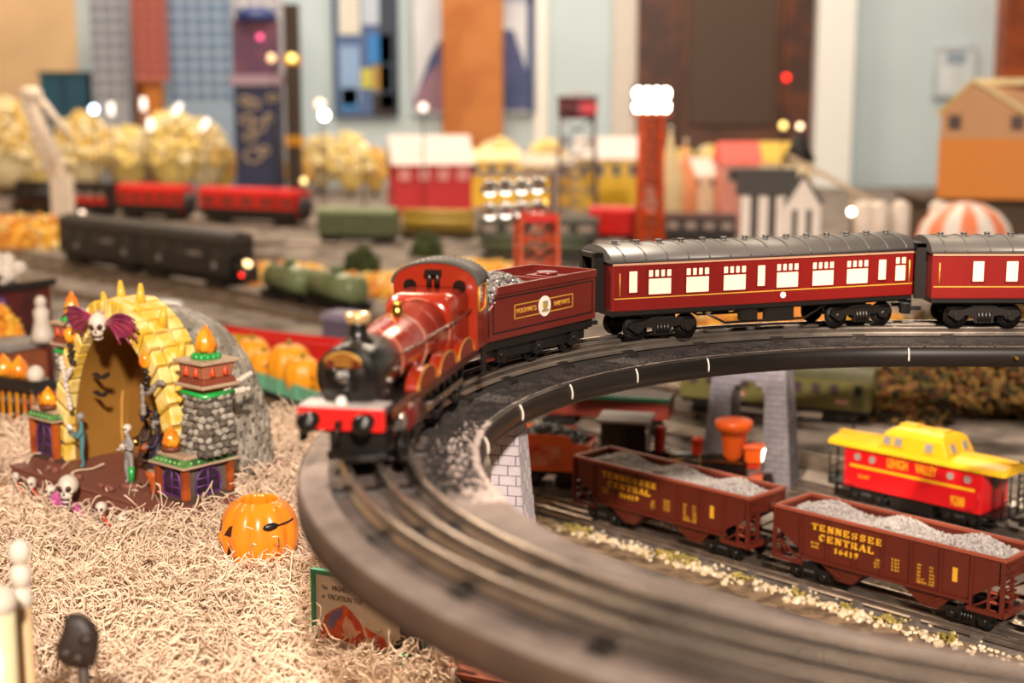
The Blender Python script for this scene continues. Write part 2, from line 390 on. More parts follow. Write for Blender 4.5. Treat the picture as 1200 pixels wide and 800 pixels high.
def track(label, pts, z, gap=8.5, tie=tie_dark, name='track', skip=0):
    pts = [Vector((p[0], p[1], 0)) for p in pts]; n = len(pts)
    o0 = pts[n//2]
    t = thing(name, label, 'track', (o0.x, o0.y, z))
    for off, m in ((1.6, M_steel), (0, M_steel), (-1.6, M_steel)):
        q = []
        for i, p in enumerate(pts):
            d = (pts[min(i+1, n-1)]-pts[max(i-1, 0)]).normalized(); q.append(p-o0+Vector((-d.y, d.x, 0))*off)
        obj('rail', rail_mesh(q, .2), m, t, label='centre rail' if off == 0 else None)
    acc = gap/2
    for i in range(n-1):
        a, b = pts[i], pts[i+1]; l = (b-a).length
        while acc < l:
            p = a+(b-a)*(acc/l); d = b-a
            obj('tie', tie, None, t, loc=p-o0, rot=(0,0,atan2(d.y, d.x))); acc += gap
        acc -= l
    return t
track('curved three-rail track on the raised deck under the red passenger train', path(RT, 0), HD+.1, 7.2)
# rail joint blobs
for (u, v) in ((452,643), (655,700)):
    pass
mb = MB(); rnd = random.Random(2)
# ------------------------------------------------------------------ rolling stock, shared pieces
RZ = HD+1.03
M_maroon = mat('maroon_paint', '#651a12', .32, var=.06, scale=30, coat=.5)
M_maroon2 = mat('coach_red_paint', '#6d1310', .32, var=.06, scale=30, coat=.4)
M_brightred = mat('engine_red_paint', '#8f2612', .25, var=.05, scale=30, coat=.8)
M_gold = mat('gold_lining', '#d9a441', .4, .3, var=.05)
M_brass = mat('polished_brass', '#d8a04a', .18, 1.0, var=.05)
M_copper = mat('polished_copper', '#f0c890', .28, .6, var=.05)
M_smoke = mat('smokebox_black', '#191512', .3, .2, var=.2, coat=.3)
M_beam = mat('buffer_beam_red', '#d21f1c', .35, var=.06)
M_cabroof = mat('dark_grey_roof', '#4a4642', .45, var=.15, scale=60)
M_coal = mat('coal_chips', '#3a3736', .35, var=.5, scale=300)
M_gcoal = mat('grey_gravel_load', '#8d8482', .8, col2='#c9c1bd', scale=260, edge=(.3,.7))

def wheel_mb(r, spokes=0, w=.35):
    mb = MB(); M = frame((0,0,0), (1,0,0), (0,0,1))          # axle along y
    if spokes:
        prof = [(r*.8,-w/2),(r*.98,-w/2),(r,w/2-.12),(r*1.08,w/2-.1),(r*1.08,w/2),(r*.8,w/2),(r*.8,-w/2)]
        mb.lathe(prof, 28, M, True, False)
        mb.lathe([(.0,-w/2),(r*.24,-w/2),(r*.24,w/2),(0,w/2)], 12, M)
        for i in range(spokes):
            a = 2*pi*i/spokes
            mb.cyl((r*.2*cos(a),0,r*.2*sin(a)), (r*.84*cos(a),0,r*.84*sin(a)), .085, .07, 6)
    else:
        mb.lathe([(0,-w/2),(r*.3,-w/2),(r*.35,-w/2+.08),(r*.7,-w/2+.08),(r*.8,-w/2),(r*.97,-w/2),(r,w/2-.12),(r*1.1,w/2-.1),(r*1.1,w/2),(0,w/2)], 24, M)
    return mb
WH = {}
def wheel(parent, x, y, r, spokes=0, m=None, name='wheel', z=0):
    k = (r, spokes, y > 0, (m or M_dark).name)
    if k not in WH:
        mb = wheel_mb(r, spokes)
        if y > 0: mb.v = [(a,-b,c) for a, b, c in mb.v]
        WH[k] = mb.mesh(name, m or M_dark)
    return obj(name, WH[k], None, parent, loc=(x, y, r+z))
TRK = {}
def truck(parent, x, half=1.9, r=.85, name='truck', y=2.05):
    k = (half, r, y)
    if k not in TRK:
        mb = MB()
        for s in (-1, 1):
            M = frame((0, s*y, 0), (1,0,0), (0,0,1))
            h = half
            mb.prism([(-h-.75,1.05),(-h-.6,1.4),(-h+.5,1.45),(-.8,1.75),(.8,1.75),(h-.5,1.45),(h+.6,1.4),(h+.75,1.05),(h+.3,.75),(h-.4,.7),(h-.6,1.0),(.8,.95),(.7,.45),(-.7,.45),(-.8,.95),(-h+.6,1.0),(-h+.4,.7),(-h-.3,.75)], -.14, .14, M)
            for q in (-h, h): mb.cyl((q, s*(y-.1), r), (q, s*(y+.3), r), .36, .3, 12)
            for q in (-.42, -.14, .14, .42): mb.cyl((q, s*(y+.16), .5), (q, s*(y+.16), 1.25), .12, n=8)
            mb.box((-.75,s*y-.2,.4), (.75,s*y+.2,.55)); mb.box((-.7,s*y-.2,1.25), (.7,s*y+.2,1.45))
        mb.box((-.5,-y,1.1), (.5,y,1.7)); mb.cyl((0,0,1.6), (0,0,2.1), .5, n=12)
        for q in (-half, half): mb.cyl((q,-y,r), (q,y,r), .12, n=8)
        TRK[k] = mb.mesh(name, M_black)
    t = obj(name, TRK[k], None, parent, loc=(x,0,0))
    for q in (-half, half):
        for s in (-1, 1): wheel(t, q, s*1.62, r)
    return t
def coupler(parent, x, sgn, z=1.25):
    mb = MB()
    mb.box((min(x, x+sgn*1.1), -.18, z-.15), (max(x, x+sgn*1.1), .18, z+.15))
    mb.prism([(0,-.45),(.5,-.5),(.75,-.2),(.45,0),(.75,.3),(.4,.55),(0,.4)], z-.4, z+.4, Matrix.Translation((x+sgn*.9,0,0)) @ Matrix.Scale(sgn, 4, (1,0,0)))
    return obj('coupler', mb, M_black, parent)
def on_curve(a): return (CX+RT*cos(a), CY+RT*sin(a), RZ), atan2(cos(a), -sin(a))

# ------------------------------------------------------------------ steam engine
loc, rz = (-6.2, 78.2, RZ), atan2(-.979, -.205)
e = thing('steam_locomotive', 'red steam locomotive with black smokebox and copper-capped chimney leading the raised train', 'locomotive', loc, rz)
mb = MB()
mb.box((-10.8,-2.35,2.55), (10.3,2.35,2.75)); mb.box((-10.8,-1.0,1.5), (10.2,1.0,2.6))
obj('running_board', mb, M_dark, e, bevel=.04)
for s in (-1, 1):
    obj('valance', bx((-10.5, s*2.35-.07, 2.2), (9.6, s*2.35+.07, 2.78)), mat('dark_maroon_paint', '#4a1512', .3, coat=.4), e, bevel=.03, label='dark red running board edge')
# boiler : tapered barrel, belpaire firebox
def ring(x, r, zc, n=40): return [(x, r*cos(2*pi*i/n), zc+r*sin(2*pi*i/n)) for i in range(n)]
mb = MB(); mb.loft([ring(5.4, 1.5, 4.22), ring(5.2, 1.55, 4.22), ring(1.0, 1.7, 4.28), ring(-3.6, 1.9, 4.4)], True)
o = obj('boiler', mb, M_brightred, e)
for x in (5.0, 2.8, .9, -1.4, -3.4):
    r = 1.56+(5.2-x)*.04
    mb = MB().tube([(x, (r+.02)*cos(t), 4.25+(5.4-x)*.02+(r+.02)*sin(t)) for t in np.linspace(0, 2*pi, 41)[:-1]], .028, 5, closed=True)
    obj('boiler_band', mb, M_brightred if x in (2.8, -1.4) else mat('pale_lining', '#c98a6a', .35), o)
def belp(x, w, z0, z1, c, n=6):
    pts = [(x, -w, z0)]
    for cy_, a0 in ((-1, 180), (1, 90)):
        rr = [(x, cy_*(w-c)+c*cos(R(t)), z1-c+c*sin(R(t))) for t in (np.linspace(a0, a0-90, n))]
        pts += rr
    pts.append((x, w, z0)); return pts
mb = MB(); mb.loft([belp(-3.3, 1.85, 2.7, 6.15, 1.1), belp(-3.7, 2.0, 2.7, 6.5, .8), belp(-7.6, 2.1, 2.7, 6.55, .75)], True)
obj('firebox', mb, M_brightred, e)
for s in (-1, 1):
    obj('handrail', MB().tube([(5.2,s*1.62,4.75),(-3.4,s*2.12,5.0),(-7.4,s*2.3,5.2)], .05, 6), M_steel, e)
# smokebox
mb = MB(); M = frame((5.4,0,4.15), (0,1,0), (0,0,1))
mb.lathe([(0,0),(1.6,0),(1.64,.1),(1.64,4.0),(1.58,4.12),(1.28,4.16),(1.24,4.28),(1.0,4.46),(.5,4.56),(0,4.6)], 40, M)
o = obj('smokebox', mb, M_smoke, e)
mb = MB(); mb.box((5.6,-1.3,2.6), (9.4,1.3,3.5)); obj('saddle', mb, M_smoke, o, bevel=.15)
for s in (-.5, .5): obj('door_hinge', MB().tube([(9.9,-1.1,4.15+s),(10.0,.6,4.15+s)], .07, 6), M_smoke, o)
obj('door_dart', MB().cyl((9.9,0,4.15), (10.35,0,4.15), .14, n=10).tube([(10.3,-.4,4.3),(10.3,.4,4.0)], .05, 6), M_steel, o)
# headboard and number plate
mb = MB(); n = 14
po = [(.92*cos(t), 4.98+.52*sin(t)) for t in np.linspace(0, pi, n)]
mb.prism(po+[(-.92,4.75),(.92,4.75)], 0, .1, frame((9.95,0,0), (0,1,0), (0,0,1)))
hb = obj('headboard', mb, mat('headboard_red', '#5c2413', .3, coat=.3), e, bevel=.02, label='arched red and gold headboard')
text('lettering', 'HOGWARTS', .2, frame((10.06,0,5.12), (0,1,0), (0,0,1)), M_gold, hb, .8, .02)
text('lettering', 'EXPRESS', .2, frame((10.06,0,4.84), (0,1,0), (0,0,1)), M_gold, hb, .8, .02)
mb = MB(); mb.tube([(10.06, y, z) for y, z in po], .05, 5); obj('gold_rim', mb, M_gold, hb)
pl = obj('number_plate', bx((9.95,-.55,4.28), (10.12,.55,4.64)), M_black, e, bevel=.02)
text('lettering', '5972', .26, frame((10.13,0,4.33), (0,1,0), (0,0,1)), M_white, pl, .8, .02)
obj('head_lamp', MB().cyl((10.2,0,3.2), (10.55,0,3.2), .22, n=12).box((10.0,-.18,2.75), (10.4,.18,3.1)), M_white, e)
# chimney, safety valve, cab fittings
mb = MB(); mb.lathe([(.85,5.72),(.62,5.85),(.5,6.1),(.46,6.5),(.48,6.62)], 24, Matrix.Translation((7.6,0,0)))
ch = obj('chimney', mb, M_smoke, e)
mb = MB(); mb.lathe([(.48,6.6),(.56,6.66),(.62,6.85),(.66,7.05),(.6,7.12),(.45,7.12),(.42,6.8)], 24, Matrix.Translation((7.6,0,0)))
obj('chimney_cap', mb, M_copper, ch)
mb = MB(); mb.lathe([(.7,5.85),(.46,6.0),(.32,6.3),(.27,6.55),(.32,6.68),(.2,6.74),(0,6.76)], 24, Matrix.Translation((.6,0,0)))
obj('safety_valve', mb, M_brass, e)
# cab
mb = MB()
for s in (-1, 1):
    M = frame((0, s*2.55, 0), (1,0,0), (0,0,1))
    mb.prism([(-7.5,2.7),(-7.5,6.75),(-8.0,6.75),(-8.0,4.95),(-9.3,4.95),(-9.6,5.4),(-9.6,6.75),(-10.0,6.75),(-10.0,4.6),(-10.4,4.2),(-10.4,2.7)][::-1], -.08, .08, M)
front = [(-2.55,2.7),(2.55,2.7)]+[(2.55*cos(t), 6.75+1.3*sin(t)) for t in np.linspace(0, pi, 17)]
mb.prism(front, -.1, .1, frame((-7.55,0,0), (0,1,0), (0,0,1)))
mb.box((-10.9,-2.5,2.6), (-7.5,2.5,2.9))
cab = obj('cab', mb, M_brightred, e)
for s in (-1, 1):
    mb = MB().tube([(-7.95,s*2.66,5.0),(-7.95,s*2.66,6.6),(-9.55,s*2.66,6.6),(-9.55,s*2.66,5.1),(-8.0,s*2.66,5.0)], .05, 5)
    obj('window_frame', mb, M_gold, cab)
    obj('round_window', MB().cyl((-7.4,s*1.55,6.55), (-7.38,s*1.55,6.55), .42, n=18), mat('dark_glass', '#1b1613', .08), cab)
mb = MB(); n = 22
out = [(2.75*cos(t), 6.7+1.42*sin(t)) for t in np.linspace(0, pi, n)]; inn = [(2.65*cos(t), 6.68+1.3*sin(t)) for t in np.linspace(pi, 0, n)]
mb.prism(out+inn, -10.2, -7.35, frame((0,0,0), (0,1,0), (0,0,1)), True)
rf = obj('cab_roof', mb, M_cabroof, e)
mb = MB()
for x in (-7.5, -8.8, -10.05):
    for t in np.linspace(.15, pi-.15, 22): mb.ball((x, 2.77*cos(t), 6.7+1.44*sin(t)), .05, 6, 4)
obj('roof_rivets', mb, M_cabroof, rf)
obj('whistle', MB().cyl((-7.1,.25,6.5), (-7.1,.25,7.5), .16, n=10).cyl((-7.1,-.25,6.5), (-7.1,-.25,7.5), .16, n=10).box((-7.3,-.5,7.3), (-6.9,.5,7.6)), M_smoke, e)
# front end
bb = obj('buffer_beam', bx((10.2,-2.2,1.75), (10.65,2.2,2.85)), M_beam, e, bevel=.05)
obj('beam_top', bx((9.0,-2.15,2.86), (10.6,2.15,2.95)), mat('light_grey_paint', '#b9aea8', .5), e)
for s in (-1, 1):
    mb = MB(); mb.lathe([(.38,0),(.4,.25),(.24,.3),(.24,.8),(.2,.85),(.5,.9),(.54,1.0),(.4,1.1),(0,1.16)], 20, frame((10.62,s*1.4,2.3), (0,1,0), (0,0,1)))
    obj('buffer', mb, M_smoke, bb)
    obj('front_step', bx((9.4,s*2.2-.1,1.0), (10.2,s*2.2+.1,1.9)), M_smoke, e)
    # cylinder
    mb = MB(); mb.cyl((5.2,s*2.15,1.75), (8.2,s*2.15,1.75), .72, n=20); mb.box((5.4,s*1.4,1.2), (8.0,s*2.3,2.5))
    cyl = obj('cylinder', mb, mat('cylinder_maroon', '#5e1813', .3, coat=.4), e)
    obj('cylinder_cover', MB().cyl((8.15,s*2.15,1.75), (8.4,s*2.15,1.75), .64, .45, 18), M_steel, cyl)
obj('coupling_hook', MB().box((10.6,-.15,2.0), (11.1,.15,2.3)).tube([(11.0,0,2.1),(11.25,0,1.7),(11.1,0,1.3),(10.9,0,1.6)], .08, 6), M_smoke, bb)
# guard box and pickup under the beam
mb = MB(); mb.box((8.6,-.7,.45), (10.3,2.1,1.7)); mb.prism([(10.2,-.9),(11.0,.4),(11.0,1.0),(10.2,2.3)], .25, .6)
obj('pilot_truck', mb, M_black, e, bevel=.06)
for x in (6.2, 9.2):
    for s in (-1, 1): wheel(e, x, s*1.62+(x-4)*.2, .8, 8, M_dark, 'pilot_wheel')
# drivers, splashers, rods
for x in (3.4, -1.0, -5.4):
    for s in (-1, 1):
        wheel(e, x, s*1.65, 1.72, 16, M_smoke, 'driving_wheel')
        n = 20; po = [(x+1.95*cos(t), 2.7+1.05*sin(t)) for t in np.linspace(0, pi, n)]
        mb = MB().prism(po, -.35, .35, frame((0, s*2.1, 0), (1,0,0), (0,0,1)), False)
        sp = obj('splasher', mb, M_brightred, e)
        obj('lining', MB().tube([(p, s*2.47, q) for p, q in po], .035, 5), M_gold, sp)
for s in (-1, 1):
    obj('side_rod', bx((-5.8, s*2.05-.08, .95), (3.8, s*2.05+.08, 1.3)), M_steel, e, bevel=.04)
    mb = MB().cyl((-1.0, s*2.25, 1.1), (5.2, s*2.3, 1.75), .14, n=8); obj('main_rod', mb, M_steel, e)
    obj('cab_step', MB().box((-10.3,s*2.55-.12,.8), (-9.0,s*2.55+.12,.95)).box((-10.2,s*2.5-.05,.8), (-9.1,s*2.5+.05,2.6)), M_smoke, e)
    obj('cab_handrail', MB().tube([(-10.5,s*2.5,2.9),(-10.5,s*2.5,5.9)], .06, 6), M_brass, e)

# ------------------------------------------------------------------ tender
a = R(144.6); loc, rz = on_curve(a)
t = thing('tender', 'red tender heaped with dark coal, coupled behind the red steam locomotive', 'tender', loc, rz)
L2 = 6.9
mb = MB()
for s in (-1, 1):
    pan = [(-L2,2.2),(L2-.9,2.2),(L2-.9,4.2),(L2-1.7,4.75),(L2-1.7,5.25),(-L2,5.25)]
    mb.prism(pan, -.08, .08, frame((0, s*2.6, 0), (1,0,0), (0,0,1)))
    # outward flare along the top
    mb.prism([(-L2,5.2),(L2-1.7,5.2),(L2-1.9,5.75),(-L2,5.75)], -.08, .08, frame((0, s*2.72, 0), (1,0,0), (0,0,1)))
mb.box((-L2,-2.7,2.2), (-L2+.15,2.7,5.75)); mb.box((L2-1.8,-2.5,2.2), (L2-1.65,2.5,4.7))
mb.box((-L2,-2.55,5.0), (-1.3,2.55,5.15)); mb.box((-1.4,-2.55,4.4), (-1.25,2.55,5.6)); mb.box((-L2+.2,-2.5,2.3), (L2-1.8,2.5,4.4))
mb.box((-L2+1.4,-1.2,5.1), (-L2+3.2,1.2,5.4))
body = obj('tank_body', mb, M_maroon, t, bevel=.04)
obj('water_lid', MB().cyl((-L2+2.2,0,5.4), (-L2+2.2,0,5.6), .75, n=20), M_maroon, t)
mb = MB(); rnd = random.Random(5)
for i in range(1300):
    x = rnd.uniform(-1.1, 4.9); y = rnd.uniform(-2.3, 2.3)
    h = 4.35+1.75*max(0, 1-((x-1.9)/3.4)**2)*max(0, 1-(y/2.7)**2)
    mb.rock((x, y, h), rnd.uniform(.13, .25), rnd)
mb.ball((1.9,0,4.1), (3.2,2.35,1.75), 20, 10)
obj('coal_heap', mb, mat('glossy_coal', '#77716e', .28, .4, var=.6, scale=300), t, kind='stuff')
uf = obj('underframe', MB().box((-L2,-2.45,1.55), (L2-.6,2.45,2.2)).box((-L2+.4,-2.1,.9), (-L2+5.6,-2.0,1.9)).box((-6.3,2.0,.75), (6.0,2.15,1.9)).box((-6.3,-2.15,.75), (6.0,-2.0,1.9)), M_black, t, bevel=.04)
obj('footplate', bx((L2-1.7,-2.6,2.2), (L2-.2,2.6,2.5)), M_maroon, t, bevel=.05)
for s in (-1, 1):
    obj('step', bx((L2-1.3,s*2.6-.25,1.0), (L2-.4,s*2.6+.25,1.15)), M_maroon, t)
    obj('handrail', MB().tube([(L2-.95,s*2.62,2.5),(L2-.95,s*2.62,5.2)], .07, 6), M_black, t)
    for x in (-4.6, -.2, 4.2):
        wheel(t, x, s*1.62, 1.0, 10, M_black)
        obj('axle_box', MB().box((x-.4,s*2.1,.6), (x+.4,s*2.45,1.5)).cyl((x,s*2.3,1.1), (x,s*2.55,1.1), .25, n=10), M_black, uf, bevel=.05)
    y = s*2.69
    def line(x0, x1, z0, z1, m=M_gold, w=.035):
        return MB().box((x0,y-.015,z0-w), (x1,y+.015,z0+w)).box((x0,y-.015,z1-w), (x1,y+.015,z1+w)).box((x0-w,y-.015,z0), (x0+w,y+.015,z1)).box((x1-w,y-.015,z0), (x1+w,y+.015,z1))
    obj('lining', line(-6.5, 5.5, 2.7, 4.95, M_black, .05), M_black, body, label='black panel lining')
    obj('lining', line(-3.9, 3.1, 3.4, 4.3), M_gold, body, label='gold panel lining')
    M = frame((-.4, y, 3.85), (-s,0,0), (0,0,1))
    cr = obj('crest', MB().cyl((-.4,y-.02,3.85), (-.4,y+s*.05,3.85), .7, n=28), mat('crest_white', '#e9dfd2', .5), body, label='round white crest with a small shield')
    obj('shield', MB().prism([(-.3,.35),(.3,.35),(.3,0),(0,-.45),(-.3,0)], .05, .09, M).prism([(-.45,-.35),(.45,-.35),(.35,-.2),(-.35,-.2)], .05, .1, M), mat('crest_grey', '#8d7f6c', .5, col2='#b9952f', scale=200), cr)
    text('lettering', 'HOGWARTS', .34, frame((-.4+s*-2.15 if False else (1.75 if s > 0 else -2.55), y+s*.01, 3.7), (-s,0,0), (0,0,1)), M_gold, body, .85)
    text('lettering', 'RAILWAYS', .34, frame(((-2.55) if s > 0 else 1.75, y+s*.01, 3.7), (-s,0,0), (0,0,1)), M_gold, body, .85)
coupler(t, -L2, -1)
obj('drawbar', bx((L2-.6,-.2,1.4), (L2+1.6,.2,1.7)), M_black, t)

# ------------------------------------------------------------------ passenger coaches
M_lit = mat('lit_window', (.5, .35, .245), .4, var=0, emit=1.55)
M_croof = mat('coach_grey_roof', '#4f4b49', .42, var=.1, scale=20)
def coach(label, loc, rz, wins, L=27.4, group=None):
    c = thing('passenger_coach', label, 'passenger car', loc, rz, group)
    h = L/2; z0, z1 = 2.35, 5.95
    body = obj('body', bx((-h,-2.7,z0), (h,2.7,z1)), M_maroon2, c, bevel=.12)
    n = 18
    arc = [(2.86*cos(t), z1+1.15*sin(t)) for t in np.linspace(0, pi, n)]
    rf = obj('roof', MB().prism(arc, -h-.15, h+.15, frame((0,0,0), (0,1,0), (0,0,1)), True), M_croof, c)
    for i in range(15):
        x = -h+.9+i*(L-1.8)/14
        obj('roof_rib', MB().tube([(x, 2.88*cos(t), z1+1.18*sin(t)) for t in np.linspace(.12, pi-.12, 12)], .06, 5), M_croof, rf)
    for i in range(14):
        x = -h+1.2+i*(L-2.4)/13
        obj('vent', MB().cyl((x,.35,z1+1.0), (x,.35,z1+1.32), .2, n=8).cyl((x,.35,z1+1.3), (x,.35,z1+1.42), .26, n=8), M_croof, rf)
    for s in (-1, 1):
        y = s*2.71
        obj('waist_line', bx((-h+.15,y-.02,3.28), (h-.15,y+.02,3.36)), M_gold, body)
        obj('cornice', bx((-h,y-.06,z1-.2), (h,y+.06,z1-.05)), mat('cornice', '#b98a70', .4, var=.05), body, label='pale cornice strip')
        obj('sole_bar', bx((-h+.1,s*2.5-.1,2.05), (h-.1,s*2.5+.1,2.4)), M_black, c)
        for (x0, x1, kind) in wins:
            za, zb = 3.75, 5.3
            if kind == 'big': za = 3.55; zb = 5.4
            if kind == 'toilet': za = 3.6; zb = 5.5
            pane = obj('window', bx((x0,y-.03,za), (x1,y+.02,zb)), M_lit, body, label='warmly lit window')
            if kind in ('big', 'toilet'):
                fr = MB(); zt = zb-.62
                fr.box((x0,y-.04,zt-.07), (x1,y+.06,zt+.07))
                k = 4 if kind == 'big' else 2
                for i in range(1, k): fr.box((x0+(x1-x0)*i/k-.09,y-.04,zt), (x0+(x1-x0)*i/k+.09,y+.06,zb))
                fr.box((x0-.06,y-.04,zb-.05), (x1+.06,y+.06,zb+.08)); 
                obj('glazing_bar', fr, M_maroon2, pane)
            fr = MB()
            for q in (x0, x1): fr.box((q-.05,y-.04,za-.05), (q+.05,y+.07,zb+.05))
            fr.box((x0-.05,y-.04,za-.1), (x1+.05,y+.07,za))
            obj('window_frame', fr, M_maroon2, pane)
        for x in (-h+.55, h-.55):
            obj('door_rail', MB().tube([(x,y+s*.1,3.5),(x,y+s*.1,5.2)], .05, 5), M_gold, body)
        obj('number_disc', MB().cyl((-1.2,y-.02,2.95), (-1.2,y+s*.04,2.95), .24, n=14), mat('crest_white', '#e9dfd2'), body)
        obj('truss', MB().tube([(-5.5,s*2.2,2.0),(-3.5,s*2.2,1.0),(3.5,s*2.2,1.0),(5.5,s*2.2,2.0)], .1, 6).box((-2.4,s*2.2-.4,.9), (0,s*2.2+.2,2.0)).box((.8,s*2.2-.4,1.1), (2.2,s*2.2+.2,2.0)), M_black, c)
    for x in (-h, h):
        g = 1 if x > 0 else -1
        mb = MB()
        mb.box((min(x,x+g*.9),-1.35,2.2), (max(x,x+g*.9),-.95,6.6)); mb.box((min(x,x+g*.9),.95,2.2), (max(x,x+g*.9),1.35,6.6)); mb.box((min(x,x+g*.9),-1.35,6.2), (max(x,x+g*.9),1.35,6.6))
        obj('gangway', mb, M_black, c, bevel=.05)
    obj('floor_frame', bx((-h+.3,-2.3,1.9), (h-.3,2.3,2.36)), M_black, c)
    truck(c, h-4.4, 2.1, .9); truck(c, -h+4.4, 2.1, .9)
    coupler(c, h, 1); coupler(c, -h, -1)
    return c
def persp(s, d0=103.7, d1=112.9): return s*d0/(d1-s*(d1-d0))
raw = [(145,170,'small'),(197,260,'big'),(297,360,'big'),(396,458,'big'),(486,509,'small'),(537,597,'big'),(632,691,'big'),(723,782,'big'),(807,830,'small'),(852,882,'toilet')]
Lc = 26.3
wins = [(Lc/2-persp((b-103)/802)*Lc, Lc/2-persp((a_-103)/802)*Lc, k) for a_, b, k in raw]
a = R(108.2); dx, dy = cos(a), sin(a)
rr = RT-.9
coach('red passenger coach with lit windows directly behind the red tender', (CX+rr*dx+.2-sin(a)*.55, CY+rr*dy+cos(a)*.55, RZ), atan2(cos(a), -sin(a))+R(2.6), wins, Lc)
wins2 = [(Lc/2-x-w_, Lc/2-x, k) for x, w_, k in ((3.1,.95,'small'),(5.7,1.0,'small'),(8.3,2.1,'big'),(11.7,2.1,'big'),(15.1,2.1,'big'),(18.5,2.1,'big'),(22.9,.9,'small'))]
coach('second red passenger coach, cut off by the right edge of the photo', (34.0+Lc/2-1.35, CY+RT-.3, RZ), pi, wins2, Lc)
# ------------------------------------------------------------------ yard tracks
HY = -.798; U = Vector((cos(HY), sin(HY), 0)); N = Vector((-sin(HY), cos(HY), 0))
H0 = Vector((6.34, 141.17, 0))+N*2.75
def lin_pts(o, d, a, b, n=24): return [tuple(Vector(o)+Vector(d)*k) for k in np.linspace(a, b, n)]
track('yard track under the two brown hopper cars', lin_pts(H0, U, -9, 75), .02, 5.6, tie_grey)
Kc = Vector((35.5,147.5,0)); Kd = Vector((46.3,136.1,0))-Kc; KYAW = atan2(Kd.y, Kd.x)
KU = Vector((cos(KYAW), sin(KYAW), 0)); KN = Vector((-KU.y, KU.x, 0)); KO = Kc+KU*7.9+KN*2.7
track('yard track under the red and yellow caboose', lin_pts(KO, KU, -62, 40), .02, 7)
YR = 1.0                                    # rail top above the table
# pale ballast along the hopper track
bed = obj('hopper_ballast_bed', MB().prism([(-58,-7.4),(70,-7.4),(70,-3.0),(-58,-3.0)], -.05, .02, frame(H0, U, N)), mat('ballast_bed', '#a58a6b', .95, col2='#6e5742', scale=50, bump=1, bscale=400), kind='structure')
rnd = random.Random(11)
stones = []
for k in range(8):
    mb = MB(); mb.rock((0,0,.2), rnd.uniform(.28, .42), rnd); stones.append(mb.mesh('stone', [M_tan, mat('ballast_grey', '#b9a892', .85)][k % 5 == 4]))
cnt = 0
while cnt < 240:
    u = rnd.uniform(-8, 46); n = -3.75-abs(rnd.gauss(0, .85))
    if n < -6.6: continue
    p = H0+U*u+N*n; s_ = rnd.uniform(.55, 1.25)
    o = obj('stone', stones[rnd.randrange(8)], None, bed, loc=(p.x, p.y, .0), rot=(0,0,rnd.uniform(0,6.28))); o.scale = (s_, s_, s_); cnt += 1
mb = MB()
for i in range(900):
    p = H0+U*rnd.uniform(-45, 60)+N*(rnd.choice((-1,1))*rnd.uniform(2.7, 4.6) if rnd.random() < .75 else rnd.uniform(-2.6, 2.6)); mb.rock((p.x, p.y, .08), rnd.uniform(.1, .28), rnd)
obj('fine_ballast', mb, M_tan, bed, kind='stuff')
mb = MB()
for u in (0.5, 1.5, 2.6, 12.5, 13.6, 14.5, 15.3, 16, 22, 28, 33.2, 37, 37.8, 43):
    for i in range(26):
        p = H0+U*(u+rnd.gauss(0, .45))+N*(-3.9+rnd.gauss(0, .4)); mb.rock((p.x, p.y, rnd.uniform(.05, .7)), rnd.uniform(.12, .26), rnd)
obj('turf_clump', mb, mat('dry_turf', '#8f7c33', .95, col2='#b5a157', scale=80), bed, kind='stuff')

